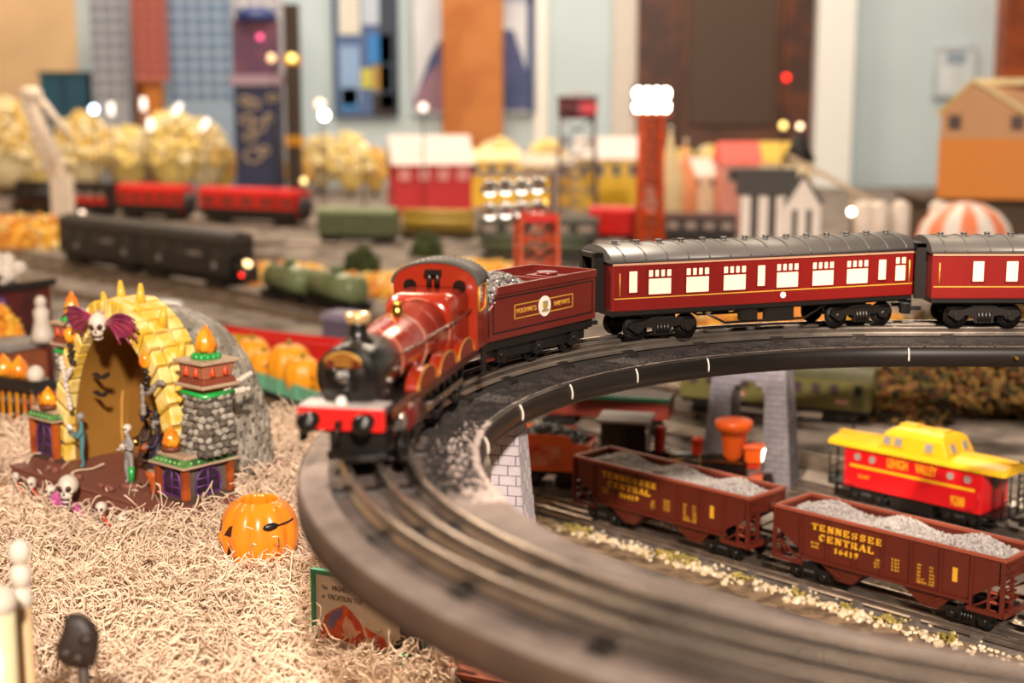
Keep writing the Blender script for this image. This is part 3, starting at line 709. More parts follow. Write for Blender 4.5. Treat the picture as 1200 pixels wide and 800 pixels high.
# ------------------------------------------------------------------ hopper cars
M_hop = mat('hopper_brown', '#5c2012', .42, var=.1, scale=25)
M_hopd = mat('hopper_rim', '#9a4a34', .45, var=.1, scale=25)
M_yel = mat('yellow_lettering', '#e3a82b', .5, var=.03)
def hopper(label, loc, rz):
    t = thing('hopper_car', label, 'hopper car', loc, rz, 'matching brown hopper cars')
    L, W, zt, zs = 11.0, 2.75, 6.56, 2.55
    mb = MB()
    for s in (-1, 1):
        po = [(-L,zt),(-L,4.75),(-7.6,zs),(7.6,zs),(L,4.75),(L,zt)]
        mb.prism(po, -.07, .07, frame((0, s*(W-.1), 0), (1,0,0), (0,0,1)))
    mb.loft([[(-L,-W+.1,4.8),(-L,W-.1,4.8),(-L+.12,W-.1,4.8),(-L+.12,-W+.1,4.8)],[(-L,-W+.1,zt),(-L,W-.1,zt),(-L+.12,W-.1,zt),(-L+.12,-W+.1,zt)]], False)
    mb.loft([[(L-.12,-W+.1,4.8),(L-.12,W-.1,4.8),(L,W-.1,4.8),(L,-W+.1,4.8)],[(L-.12,-W+.1,zt),(L-.12,W-.1,zt),(L,W-.1,zt),(L,-W+.1,zt)]], False)
    for g in (-1, 1):                       # sloping end sheets
        mb.prism([(g*L,4.8),(g*(L-.15),4.95),(g*4.2,1.4),(g*4.2,1.2)], -W+.15, W-.15, frame((0,0,0), (1,0,0), (0,0,1)))
    body = obj('body', mb, M_hop, t)
    # hopper bays
    for x in (-4.1, 4.1):
        mb = MB(); mb.loft([[(x-2.6,-W+.15,zs),(x+2.6,-W+.15,zs),(x+2.6,W-.15,zs),(x-2.6,W-.15,zs)],[(x-.55,-W+.5,.85),(x+.95,-W+.5,.85),(x+.95,W-.5,.85),(x-.55,W-.5,.85)]], False)
        obj('hopper_bay', mb, M_hop, t)
    mb = MB(); r = .17
    mb.box((-L-.1,-W-.12,zt-.22), (L+.1,-W+.2,zt+.1)).box((-L-.1,W-.2,zt-.22), (L+.1,W+.12,zt+.1)).box((-L-.1,-W-.1,zt-.22), (-L+.25,W+.1,zt+.1)).box((L-.25,-W-.1,zt-.22), (L+.1,W+.1,zt+.1))
    obj('rim', mb, M_hopd, t, bevel=.06)
    ribs = [-8.15+i*2.717 for i in range(7)]
    for s in (-1, 1):
        for x in ribs:
            obj('rib', MB().box((x-.09,s*W-.12,zs-.25 if abs(x) < 8 else 1.75), (x+.09,s*W+.1,zt-.2)), M_hop, body)
        mb = MB()
        for x in ribs:
            for q in (-.26, .26):
                for z in np.arange(zs+.15, zt-.3, .27): mb.cyl((x+q,s*W-.03,z), (x+q,s*W+.03,z), .05, .035, 5)
        for x in np.arange(-7.6, 7.7, .3): mb.cyl((x,s*W-.03,zs+.12), (x,s*W+.03,zs+.12), .06, .04, 5)
        obj('rivets', mb, M_hop, body, kind='stuff')
        obj('side_sill', MB().box((-L,s*W-.22,1.75), (L,s*W+.02,2.1)) if False else MB().box((-L,s*W-.22,1.75), (-7.9,s*W+.04,2.12)).box((7.9,s*W-.22,1.75), (L,s*W+.04,2.12)).box((-8,s*W-.2,zs-.22), (8,s*W+.02,zs+.03)), M_hop, t)
        for g in (-1, 1):
            mb = MB(); mb.box((g*(L-.13)-.13,s*W-.24,1.75), (g*(L-.13)+.13,s*W+.08,zt-.2))
            mb.prism([(g*8.2,2.1),(g*8.45,2.1),(g*(L-.6),3.3),(g*(L-.6),3.55)], -.09, .09, frame((0,s*(W-.1),0), (1,0,0), (0,0,1)))
            obj('corner_post', mb, M_hop, t)
        # ladder at the right-hand end of each side
        g = 1 if s < 0 else -1
        mb = MB()
        for q in (L-.15, L-1.35): mb.box((g*q-.09,s*W+.0,1.75), (g*q+.09,s*W+.3,zt-.3))
        lad = obj('ladder', mb, M_hop, t)
        for z in np.linspace(2.0, 6.0, 6): obj('rung', MB().box((g*(L-1.35) if g > 0 else g*(L-.15), s*W+.12, z-.09), (g*(L-.15) if g > 0 else g*(L-1.35), s*W+.4, z+.09)), M_hopd, lad)
        Mx = lambda x, z: frame((x if s < 0 else -x, s*(W-.02), z), (-s,0,0), (0,0,1))
        serif('lettering', 'TENNESSEE', .56, Mx(-3.5, 5.2), M_yel, body, 1.34, .5, .2)
        serif('lettering', 'CENTRAL', .58, Mx(-3.5, 4.32), M_yel, body, 1.3, .5, .2)
        serif('lettering', '16419', .46, Mx(-3.5, 3.52), M_yel, body, 1.02, .5, .2)
        text('lettering', 'BLT 5-82', .2, Mx(-6.7, 3.85), M_yel, body, .8); text('lettering', 'LIONEL', .2, Mx(-6.7, 3.5), M_yel, body, .8)
        for q, zz in (('CAPY', 4.0), ('LD LMT', 3.7), ('LT WT', 3.4)): text('lettering', q, .22, Mx(-.35, zz-.25), M_yel, body, .8)
        for zz in (4.2, 3.9, 3.6, 3.3): text('lettering', 'IL 26-0', .2, Mx(1.25, zz), M_yel, body, .9)
        for i, zz in enumerate((4.3, 4.0, 3.7, 3.4, 3.1, 2.85)):
            text('lettering', ('EW', 'IW', 'EH', 'ILS', 'CU FT', 'REPACK')[i], .2, Mx(3.3, zz), M_yel, body, .9, align='LEFT')
            text('lettering', ('9-8', '9-5', '10-6', '33-0', '2145', '5-82')[i], .2, Mx(4.4, zz), M_yel, body, .9, align='LEFT')
        obj('lettering', MB().box((-.22,-.6,0), (.22,.6,.03), Mx(6.7, 4.35)), M_yel, body)
    # ends
    for g in (-1, 1):
        mb = MB()
        mb.box((g*L-.15,-W,1.7), (g*L+.15,W,2.2))
        for y in (-1.5, 1.5): mb.box((g*L-.12,y-.12,2), (g*L+.12,y+.12,5))
        en = obj('end_frame', mb, M_hop, t)
        for z in np.linspace(2.4, 6.0, 6): obj('rung', bx((g*L-.02,-W+.25,z-.08), (g*L+.3,-W+1.5,z+.08)), M_hop, en)
    bw = obj('brake_wheel', MB().tube([(L+.45, .6+.62*cos(q), 5.3+.62*sin(q)) for q in np.linspace(0, 2*pi, 19)[:-1]], .09, 6, closed=True), M_hop, t)
    obj('brake_spokes', MB().cyl((L+.45,.0,5.3), (L+.45,1.2,5.3), .06, n=6).cyl((L+.45,.6,4.7), (L+.45,.6,5.9), .06, n=6).cyl((L,.6,5.3), (L+.5,.6,5.3), .12, n=8), M_hop, bw)
    obj('frame', MB().box((-L+.2,-.5,1.75), (L-.2,.5,2.3)), M_black, t)
    # load
    mb = MB(); r2 = random.Random(21)
    def hgt(x, y):
        e_ = min(1, (W-abs(y))/.9)*min(1, (L-abs(x))/1.6)
        return zt-.75+e_*(.42+.42*cos((x+.4)*2*pi/7.0)) 
    nx, ny = 54, 14
    vs_ = [(x, y, hgt(x, y)-.1) for x in np.linspace(-L+.15, L-.15, nx) for y in np.linspace(-W+.2, W-.2, ny)]
    mb.add(vs_, [(i*ny+j, (i+1)*ny+j, (i+1)*ny+j+1, i*ny+j+1) for i in range(nx-1) for j in range(ny-1)], True)
    for i in range(3200):
        x = r2.uniform(-L+.25, L-.25); y = r2.uniform(-W+.25, W-.25)
        mb.rock((x, y, hgt(x, y)-.02+r2.uniform(-.05,.1)), r2.uniform(.09, .21), r2)
    obj('gravel_load', mb, M_gcoal, t, kind='stuff')
    truck(t, -7.6, 1.45, .78); truck(t, 7.6, 1.45, .78)
    coupler(t, L, 1); coupler(t, -L, -1)
    return t
p = H0+U*11
h = hopper('left brown hopper car of grey gravel, half in the shadow of the deck', (p.x, p.y, YR), HY)
p = H0+U*(22+2.78+11)
copy_tree(h, None, (p.x, p.y, YR), HY, 'fully lit brown hopper car of grey gravel beside the red and yellow caboose')

# ------------------------------------------------------------------ caboose
M_cred = mat('caboose_red', '#d3161c', .3, var=.04, coat=.3)
M_cyel = mat('caboose_yellow', '#f0b91c', .38, var=.04)
M_pane = mat('grey_window', '#9a948c', .15, var=.1)
t = thing('caboose', 'red caboose with bright yellow roof and cupola beside the loaded hopper', 'caboose', (KO.x, KO.y, YR), KYAW)
L, W, z0, z1 = 7.95, 2.7, 1.8, 6.1
body = obj('body', bx((-L,-W,z0), (L,W,z1)), M_cred, t, bevel=.1)
n = 14
def roofsec(w, ze, zc): return [(-w,ze-.18),(w,ze-.18)]+[(w*cos(q)*1.0, ze+(zc-ze)*sin(q)) for q in np.linspace(0, pi, n)]
mb = MB(); M = frame((0,0,0), (0,1,0), (0,0,1))
mb.loft([[(x, y, z) for y, z in roofsec(w, ze, zc)] for x, w, ze, zc in ((-10.3,2.35,6.15,6.7),(-10.0,2.75,6.15,6.85),(-7,2.98,6.2,6.95),(7,2.98,6.2,6.95),(10.0,2.75,6.15,6.85),(10.3,2.35,6.15,6.7))], False)
rf = obj('roof', mb, M_cyel, t, bevel=.05)
obj('running_board', bx((-10.2,-.55,6.9), (-4.1,.55,7.05)), M_cyel, rf, bevel=.03)
obj('running_board', bx((4.1,-.55,6.9), (10.2,.55,7.05)), M_cyel, rf, bevel=.03)
mb = MB()
mb.loft([[(-4.2,-2.8,6.2),(4.2,-2.8,6.2),(4.2,2.8,6.2),(-4.2,2.8,6.2)],[(-4.0,-2.65,6.9),(4.0,-2.65,6.9),(4.0,2.65,6.9),(-4.0,2.65,6.9)],[(-3.4,-2.4,8.2),(3.4,-2.4,8.2),(3.4,2.4,8.2),(-3.4,2.4,8.2)],[(-3.0,-1.8,8.65),(3.0,-1.8,8.65),(3.0,1.8,8.65),(-3.0,1.8,8.65)],[(-2.5,-.8,8.85),(2.5,-.8,8.85),(2.5,.8,8.85),(-2.5,.8,8.85)]], False)
cup = obj('cupola', mb, M_cyel, t, bevel=.12)
obj('roof_hatch', bx((-2.7,-.7,8.8), (-.8,.7,9.05)), M_cyel, cup, bevel=.06)
obj('roof_hatch', bx((.9,-.7,8.8), (2.6,.7,9.0)), M_cyel, cup, bevel=.06)
for s in (-1, 1):
    sl = .25/1.1
    for x in (-2.9, -1.6, 1.9):
        M = frame((x, s*2.54, 7.5), (-s,0,0), (0,-s*sl,1))
        fr = obj('window', MB().box((-.56,-.56,-.05), (.56,.56,.1), M), M_cyel, cup)
        obj('pane', MB().box((-.44,-.44,.02), (.44,.44,.13), M), M_pane, fr) 
    for y in (-1.2, 1.2):
        M = frame((s*3.72, y, 7.5), (0,s,0), (-s*.45,0,1))
        fr = obj('window', MB().box((-.6,-.58,-.05), (.6,.58,.1), M), M_cyel, cup)
        obj('pane', MB().box((-.48,-.46,.02), (.48,.46,.13), M), M_pane, fr)
    y = s*W
    for x in (-6.3, -4.5, 4.5, 6.4):
        xx = x if s < 0 else -x
        ph = obj('porthole', MB().tube([(xx+.47*cos(q), y+s*.03, 5.15+.47*sin(q)) for q in np.linspace(0, 2*pi, 23)[:-1]], .09, 6, closed=True), M_cred, body)
        obj('pane', MB().cyl((xx,y-.05,5.15), (xx,y+s*.04,5.15), .43, n=22), M_pane, ph)
    Mx = lambda x, z: frame((x if s < 0 else -x, y+s*.0, z), (-s,0,0), (0,0,1))
    text('lettering', 'LEHIGH', .95, Mx(-1.55, 4.72), M_cyel, body, .52, .03, bold=.012)
    text('lettering', 'VALLEY', .95, Mx(1.75, 4.72), M_cyel, body, .52, .03, bold=.012)
    text('lettering', '9288', .95, Mx(5.4, 2.25), M_cyel, body, .58, .03, bold=.012)
    text('lettering', 'Lionel', .42, Mx(-5.5, 2.95), M_cyel, body, .9, .03)
    obj('stripe', bx((-7.2,y-.03,4.0), (7.2,y+.03,4.28)), M_cyel, body)
    for g in (-1, 1):
        obj('grab_iron', MB().tube([(g*7.7,y+s*.12,4.2),(g*7.7,y+s*.14,2.9),(g*7.4,y+s*.14,2.3),(g*6.6,y+s*.12,2.05)], .06, 6), M_cred, body)
obj('underframe', MB().box((-9.9,-2.3,1.45), (9.9,2.3,1.82)).box((-2.4,-2.4,.4), (2.4,2.4,1.5)), M_black, t, bevel=.05)
for g in (-1, 1):
    x = g*10.0
    mb = MB()
    for y in (-2.3, -.8, .8, 2.3): mb.tube([(x,y,1.6),(x,y,6.2)], .1, 6)
    for z in (2.5, 3.3): mb.tube([(x,-2.3,z),(x,2.3,z)], .08, 6)
    mb.box((g*8.0 if g > 0 else -10.1,-2.35,1.5), (10.1 if g > 0 else -8.0,2.35,1.75))
    pf = obj('end_platform', mb, M_black, t)
    for s in (-1, 1):
        mb = MB()
        for zz, xx in ((.55,.0),(1.05,.0)): mb.box((x-g*1.6-.55,s*2.45-.35,zz), (x-g*1.6+.9,s*2.45+.35,zz+.14))
        mb.box((x-g*1.6-.6,s*2.45-.3,.5), (x-g*1.6-.5,s*2.45+.3,1.6))
        obj('steps', mb, M_black, pf)
    lad = obj('ladder', MB().box((x-.06,.9,1.7), (x+.06,1.05,7.2)).box((x-.06,2.05,1.7), (x+.06,2.2,7.2)), M_black, t)
    for z in np.linspace(2.2, 6.8, 8): obj('rung', MB().tube([(x+g*.1,.95,z),(x+g*.1,2.15,z)], .08, 6), M_black, lad)
    dr = obj('door', bx((g*L-.05,-.9,1.9), (g*L+.06,.9,5.6)), mat('caboose_door_red', '#8d1414', .4), t)
    obj('pane', bx((g*L-.05,-.5,4.0), (g*L+.09,.5,5.2)), mat('dark_glass', '#1b1613', .08), dr)
truck(t, -5.4, 1.45, .78); truck(t, 5.4, 1.45, .78); coupler(t, -9.9, -1); coupler(t, 9.9, 1)

# ------------------------------------------------------------------ stone piers
M_brick = mat('pale_brick', '#b3aaaf', .8, var=.12, scale=60, bump=.3)
M_mortar = mat('dark_mortar', '#6e666c', .9)
def pier(label, loc, rz, wt, dt, H, batter, ow, bh, bw, oh, zmin, M_brick=M_brick):
    """arched pier: width along x, depth along y, tapering upwards, one arch; bricks laid one by one"""
    t = thing('stone_pier', label, 'pier', loc, rz)
    hw = lambda z: wt/2+(H-z)*batter; hd = lambda z: dt/2+(H-z)*batter*.55
    zs = oh-ow/2                           # spring of the arch
    aw = lambda z: ow/2 if z < zs else (sqrt(max(0, (ow/2)**2-(z-zs)**2)) if z < oh else 0)
    core = MB(); zz = [0, zs*.5, zs]+[zs+ow/2*sin(q) for q in np.linspace(.2, pi/2-.02, 7)]
    for s in (-1, 1):
        rings = []
        for z in zz:
            i, o_ = aw(z), hw(z)-.06; d = hd(z)-.06
            rings.append([(s*i,-d,z),(s*o_,-d,z),(s*o_,d,z),(s*i,d,z)])
        core.loft(rings, False)
    core.loft([[(-hw(z)+.06,-hd(z)+.06,z),(hw(z)-.06,-hd(z)+.06,z),(hw(z)-.06,hd(z)-.06,z),(-hw(z)+.06,hd(z)-.06,z)] for z in (oh-.02, H)], False)
    co = obj('core', core, M_mortar, t)
    obj('cap', bx((-wt/2-.25,-dt/2-.2,H), (wt/2+.25,dt/2+.2,H+.35)), M_brick, t, bevel=.05)
    r = random.Random(int(H*100)); n = int((H-zmin)/bh); th = .1
    for i in range(n):
        za, zb = H-(i+1)*bh, H-i*bh; zm = (za+zb)/2
        for s in (-1, 1):                  # front and back faces
            if s > 0: continue
            o_ = hw(zm); a_ = aw(zm) if zm < oh else 0
            spans = [(-o_, -a_), (a_, o_)] if a_ > .05 else [(-o_, o_)]
            for (x0, x1) in spans:
                x = x0-(bw/2 if i % 2 else 0)
                while x < x1-.05:
                    p0, p1 = max(x, x0)+.045, min(x+bw, x1)-.045
                    if p1-p0 > .12:
                        pj = r.uniform(0, .04); y0 = s*(hd(za)+pj); y1 = s*(hd(zb)+pj); yi = s*(hd(zm)-.12)
                        g = .035
                        obj('brick', MB().add([(p0,y0,za+g),(p1,y0,za+g),(p1,yi,za+g),(p0,yi,za+g),(p0,y1,zb-g),(p1,y1,zb-g),(p1,yi,zb-g),(p0,yi,zb-g)], [(0,1,5,4),(1,2,6,5),(2,3,7,6),(3,0,4,7),(0,3,2,1),(4,5,6,7)]), M_brick, co)
                    x += bw
        for s in (-1, 1):                  # outer side faces
            d = hd(zm); y = -d-(bw/2 if i % 2 == 0 else 0)
            while y < d-.05:
                p0, p1 = max(y, -d)+.045, min(y+bw, d)-.045
                if p1-p0 > .12:
                    pj = r.uniform(0, .04); g = .035; xa, xb, xi = s*(hw(za)+pj), s*(hw(zb)+pj), s*(hw(zm)-.12)
                    obj('brick', MB().add([(xa,p0,za+g),(xa,p1,za+g),(xi,p1,za+g),(xi,p0,za+g),(xb,p0,zb-g),(xb,p1,zb-g),(xi,p1,zb-g),(xi,p0,zb-g)], [(0,1,5,4),(1,2,6,5),(2,3,7,6),(3,0,4,7),(0,3,2,1),(4,5,6,7)]), M_brick, co)
                y += bw
    return t
# pier under the raised curve
pier('pale brick arched pier under the inner rim of the curved deck', (-2.5, 91.8, 0), R(-14), 6.4, 2.6, HD-2.1, .085, 3.0, .66, 1.15, 21.4, 8.0)
# pier further back holding the rear deck
q = at(872, 580, 158)
pier('shade-darkened brick arched pier standing behind the orange engine', (q.x+.6, q.y, 0), R(-24), 8.0, 3.6, 15.2, .085, 3.8, .69, 1.5, 12.3, .4, mat('shade_brick', '#817d85', .8, var=.14, scale=60, bump=.3))  # darker copy of the pier brick, shade put into its colour
rd = thing('rear_deck', 'narrow plain board on the rear brick pier, hidden behind the raised curve', 'deck', (q.x, q.y, 15.55))
obj('board', bx((-17,-2.4,0), (60,2.4,1.4)), M_deck, rd)
obj('post', bx((52,-1,-15.5), (54,1,0)), mat('post_wood', '#7a5f45', .7), rd)

# ------------------------------------------------------------------ orange engine behind the hoppers
M_or = mat('engine_orange', '#f0641e', .35, var=.06, coat=.3)
M_orf = mat('engine_orange_red', '#d0361a', .35, var=.06, coat=.3)
P0 = ground(628, 566, 1.0); P1 = ground(905, 568, 1.0)
OA = R(-13); od = Vector((cos(OA), sin(OA), 0)); ob = Vector((16.4, 151.8, 0))
track('straight track under the orange engine behind the hopper cars', lin_pts(ob, od, -70, 13.5), .02, 6)
e = thing('old_time_engine', 'orange and black old-time engine with big funnel stack and glowing headlamp', 'locomotive', (ob.x, ob.y, YR), OA)
bo = obj('boiler', MB().cyl((-1.5,0,3.1), (9.3,0,3.1), 1.35, n=24), M_black, e)
obj('frame', MB().box((-6.8,-1.9,1.7), (10.2,1.9,2.0)).box((-6.6,-1.0,.9), (10,1.0,1.75)), M_dark, e)
for x in (1.2, 4.3): obj('boiler_band', MB().tube([(x,1.4*cos(q),3.1+1.4*sin(q)) for q in np.linspace(0, 2*pi, 25)[:-1]], .07, 5, closed=True), M_gold, bo)
mb = MB(); mb.lathe([(1.05,3.4),(1.1,4.6),(1.35,6.4),(1.5,7.0),(1.95,7.3),(2.05,7.6),(2.05,8.15),(1.85,8.3),(.3,8.4),(0,8.35)], 28, Matrix.Translation((7.8,0,0)))
obj('funnel_stack', mb, M_or, e)
obj('stack_base', MB().cyl((7.8,0,2.2), (7.8,0,4.6), 1.15, .95, 22), M_orf, e)
hl = obj('headlamp', MB().box((9.1,-1.0,3.8), (10.9,1.0,5.4)).box((8.9,-1.15,5.35), (11.1,1.15,5.6)), M_or, e, bevel=.08)
obj('lens', MB().cyl((10.85,0,4.6), (11.1,0,4.55), .72, n=20), mat('headlamp_glow', (1,.86,.62), emit=9, var=0), hl)
obj('lamp_bracket', bx((9.0,-.8,3.2), (10.7,.8,3.85)), M_orf, e)
for x, h_ in ((-.2,7.2), (3.9,6.2)):
    mb = MB(); mb.lathe([(.75,3.9),(.6,4.6),(.62,h_-.5),(.75,h_-.35),(.45,h_),(0,h_+.1)], 18, Matrix.Translation((x,0,0)))
    obj('dome', mb, M_orf, e)
mb = MB(); M = frame((0,0,0), (0,1,0), (0,0,1))
cabm = MB()
for s in (-1, 1):
    cabm.box((-6.4,s*2.2-.1,1.9), (-1.5,s*2.2+.1,4.6)); cabm.box((-6.4,s*2.2-.1,6.6), (-1.5,s*2.2+.1,7.8)); cabm.box((-6.3,s*1.9-.05,4.5), (-1.6,s*1.9+.05,6.8))
    for x in (-6.4, -4.1, -1.8): cabm.box((x,s*2.2-.1,4.5), (x+.35,s*2.2+.1,6.7))
cabm.box((-1.75,-2.2,1.9), (-1.5,2.2,7.8)).box((-6.4,-2.2,1.9), (-6.1,2.2,7.8))
obj('cab', cabm, M_smoke, e)
obj('cab_roof', bx((-7.0,-2.7,7.75), (-1.0,2.7,8.1)), mat('cab_roof_grey', '#9b8f88', .5, var=.08), e, bevel=.15)
for s in (-1, 1):
    for x in (-3.6, .8): wheel(e, x, s*1.62, 1.75, 12, M_orf, 'driving_wheel')
    for x in (5.2, 8.2): wheel(e, x, s*1.62, .9, 8, M_orf, 'pilot_wheel')
    obj('side_rod', bx((-4,s*1.95-.08,1.5), (5.6,s*1.95+.08,1.75)), M_steel, e)
    obj('cylinder', MB().cyl((5.0,s*2.0,1.9), (7.6,s*2.0,1.9), .75, n=18), M_orf, e)
    obj('handrail', MB().tube([(-1.4,s*1.5,3.9),(9,s*1.5,3.9)], .07, 6), M_brass, e)
pi_ = obj('pilot_beam', bx((9.9,-2.4,1.5), (10.4,2.4,2.1)), M_or, e)
mb = MB()
for i in range(9):
    y = -2.1+i*4.2/8
    obj('pilot_slat', MB().tube([(10.3,y,1.7),(12.2-abs(y)*.35,y*.55,.1)], .13, 5), M_orf, pi_)
obj('step_board', bx((9.6,-2.2,2.0), (11.0,2.2,2.2)), M_or, e)
obj('emblem', bx((3.0,-2.75,1.9), (4.6,-2.65,3.3)), M_gold, e, label='small gold panel')
tn = thing('old_time_tender', 'orange tender with curled sides piled with black coal behind the black cab', 'tender', (ob.x-od.x*12.4, ob.y-od.y*12.4, YR), OA)
mb = MB()
for s in (-1, 1):
    mb.prism([(-4.8,2.0),(4.8,2.0),(4.8,5.2),(3.1,5.2),(2.4,6.1),(-4.2,6.1),(-4.8,5.2)], -.1, .1, frame((0,s*2.4,0), (1,0,0), (0,0,1)))
mb.box((-4.8,-2.4,2.0), (-4.6,2.4,5.4)); mb.box((4.6,-2.4,2.0), (4.8,2.4,5.0)); mb.box((-4.7,-2.3,2.0), (4.7,2.3,4.7))
tb = obj('tank', mb, M_or, tn, bevel=.08)
for s in (-1, 1): obj('side_panel', bx((-3.6,s*2.52-.03,2.6), (1.6,s*2.52+.03,4.9)), mat('light_orange', '#e7936b', .5, col2='#d9481c', scale=40), tb, label='pale worn side panel')
mb = MB(); rnd = random.Random(8)
for i in range(420):
    x = rnd.uniform(-4, 4); y = rnd.uniform(-2, 2); mb.rock((x, y, 4.7+1.9*max(0, 1-(x/4.8)**2)*max(0, 1-(y/2.5)**2)), rnd.uniform(.2, .42), rnd)
mb.ball((0,0,4.4), (4,2.1,1.8), 16, 8)
obj('coal_heap', mb, M_coal, tn, kind='stuff')
obj('underframe', bx((-4.9,-2.0,1.5), (5.2,2.0,2.0)), M_dark, tn)
truck(tn, -2.8, 1.2, .75, y=1.9); truck(tn, 2.8, 1.2, .75, y=1.9)

# a dark red car with a green roof further back
q = at(738, 478, 176)
t = thing('green_roofed_car', 'dark red freight car with a bright green roof edge beyond the black cab', 'freight car', (q.x-3, q.y+6, YR), R(-16))
obj('body', bx((-9,-2.4,1.9), (9,2.4,4.4)), mat('dark_car_red', '#7c2a1c', .5), t, bevel=.1)
obj('roof', MB().prism([(-2.7,4.3),(2.7,4.3),(2.5,4.7),(0,5.0),(-2.5,4.7)], -9.2, 9.2, frame((0,0,0), (0,1,0), (0,0,1))), mat('car_roof_brown', '#4a2a20', .5), t)
obj('eave_strip', bx((-9.2,-2.85,4.35), (9.2,-2.55,4.85)), mat('bright_green', '#1fae84', .4), t, label='bright green eave strip')
truck(t, -5.5, 1.4, .75, y=1.9); truck(t, 5.5, 1.4, .75, y=1.9)

# ------------------------------------------------------------------ olive coach and the hillside
M_olive = mat('olive_paint', '#6a6336', .45, var=.08)
q = ground(1030, 492, 2.0); OY = R(-24); oq = Vector((cos(OY), sin(OY), 0))
t = thing('olive_coach', 'olive green coach with small square windows behind the rear brick pier', 'passenger car', (q.x-oq.x*13.2, q.y-oq.y*13.2+2, 1), OY)
body = obj('body', bx((-13,-2.6,2.0), (13,2.6,6.2)), M_olive, t, bevel=.12)
obj('roof', MB().prism([(-2.8,6.1),(2.8,6.1),(2.4,6.9),(1.2,7.4),(-1.2,7.4),(-2.4,6.9)], -13.2, 13.2, frame((0,0,0), (0,1,0), (0,0,1))), mat('dark_olive', '#4d4a2a', .5), t, bevel=.1)
for i in range(9):
    x = -11+i*2.4
    wn = obj('window', bx((x-.6,-2.68,4.0), (x+.6,-2.55,5.5)), mat('dark_olive', '#4d4a2a'), body)
    obj('pane', bx((x-.42,-2.72,4.2), (x+.42,-2.6,5.3)), mat('purple_glass', '#4d3a44', .15), wn)
dr = obj('door', bx((10.6,-2.68,2.3), (12.0,-2.55,5.7)), mat('dark_olive', '#4d4a2a'), body)
obj('pane', bx((10.9,-2.72,4.1), (11.7,-2.6,5.4)), mat('dark_glass', '#1b1613', .08), dr)
for x in (-4.6, 9.2): obj('number_plate', bx((x-.8,-2.7,2.9), (x+.8,-2.6,3.4)), mat('pinkish_plate', '#c98d83', .5), body)
obj('underframe', bx((-12.8,-2.2,1.4), (12.8,2.2,2.0)), M_black, t)
truck(t, -9, 1.6, .8); truck(t, 9, 1.6, .8); coupler(t, 13, 1)
track('back track under the olive coach', lin_pts((t.location/S).to_3d()*1, oq, -70, 24), .02, 7)
track('empty yard track left of the caboose', lin_pts(KO-KN*0+KN*11, KU, -62, 6), .02, 7)

def foliage(name, label, cat, loc, size, n, cols, seed, leaf=.5, group=None, parent=None, kind='stuff', flat=True):
    """a mound of real leaf clumps"""
    r = random.Random(seed); mb = MB()
    for i in range(n):
        u_, v_ = r.uniform(0, 2*pi), r.uniform(-.2, 1); k = r.uniform(.78, 1.03)
        c_ = sqrt(max(0, 1-v_*v_)); mb.cur = r.randrange(len(cols))
        mb.rock((size[0]*k*c_*cos(u_), size[1]*k*c_*sin(u_), size[2]*k*v_), leaf*r.uniform(.6, 1.4), r)
    mb.cur = 0; mb.ball((0,0,0), [q*.85 for q in size], 14, 8)
    if flat: mb.v = [(a_, b_, max(c_, .02)) for a_, b_, c_ in mb.v]
    return obj(name, mb, cols, parent, loc=loc, label=label, cat=cat, group=group, kind=kind)
M_au = [mat('leaf_ochre', '#83602a', .85, var=.3, scale=80), mat('leaf_olive', '#54471b', .85, var=.3, scale=80), mat('leaf_rust', '#6d401d', .85, var=.3, scale=80), mat('leaf_dark', '#2f2712', .85, var=.3, scale=80)]
q = at(1150, 560, 196)
hill = foliage('hillside', 'steep hillside of ochre and rust autumn foliage behind the caboose', 'hillside', (q.x+8, q.y+6, .05), (24, 12, 17), 6500, M_au, 3, .5)
q = at(1090, 560, 193)
foliage('autumn_bush', 'small ochre bush at the left foot of the foliage hillside', 'bush', (q.x-6, q.y-4, .05), (7, 5, 12), 1500, M_au, 5, .5)
# ------------------------------------------------------------------ excelsior mound on the left
SZ = 8.0
def sh(x, y):                              # height of the excelsior floor
    z = SZ+1.0*noise.noise((x*.13, y*.13, 0))+.95*noise.noise((x*.27, y*.27, 3))+.5*noise.noise((x*.6, y*.6, 9))
    edge = (-9.0 if y > 104 else -9.0+min(1, (104-y)/14)*8.0)+1.2*noise.noise((y*.1, 7, 0))
    q_ = Vector((x+47.2, y-130.6)); a_, b_ = q_.x*.764-q_.y*.645, q_.x*.645+q_.y*.764
    if -3 < a_ < 24 and -7 < b_ < 1: z -= 1.5*min(1, (b_+7)/4)*min(1, (a_+3)/3, (24-a_)/4)
    z -= 1.5*math.exp(-((x+10)**2/20+(y-87)**2/9))
    k = min(1, max(0, (edge-x)/5.0)); k2 = min(1, max(0, (158-y)/6.0))
    return z*min(1, k**.5)*min(1, k2**.5) if min(k, k2) > 0 else 0.02
nx, ny = 90, 110
xs = np.linspace(-84, 2, nx); ys = np.linspace(44, 160, ny)
mb = MB(); mb.add([(x, y, sh(x, y)-.35) for x in xs for y in ys], [(i*ny+j, (i+1)*ny+j, (i+1)*ny+j+1, i*ny+j+1) for i in range(nx-1) for j in range(ny-1)], True)
mb.v = [(x, y, max(z, .03)) for x, y, z in mb.v]
bed_s = obj('wood_wool_bed', mb, M_strawbed, kind='structure')  # ground bed beneath the wood wool
FL = Vector((-47.2, 130.6, 0)); SU = Vector((.764, -.645, 0)); SW = Vector((.645, .764, 0)); SYAW = atan2(SU.y, SU.x)
PUMP = ground(305, 664, SZ)
rs = np.random.RandomState(3)
NS, NP = 23000, 11
V = []; F = []; cnt = 0
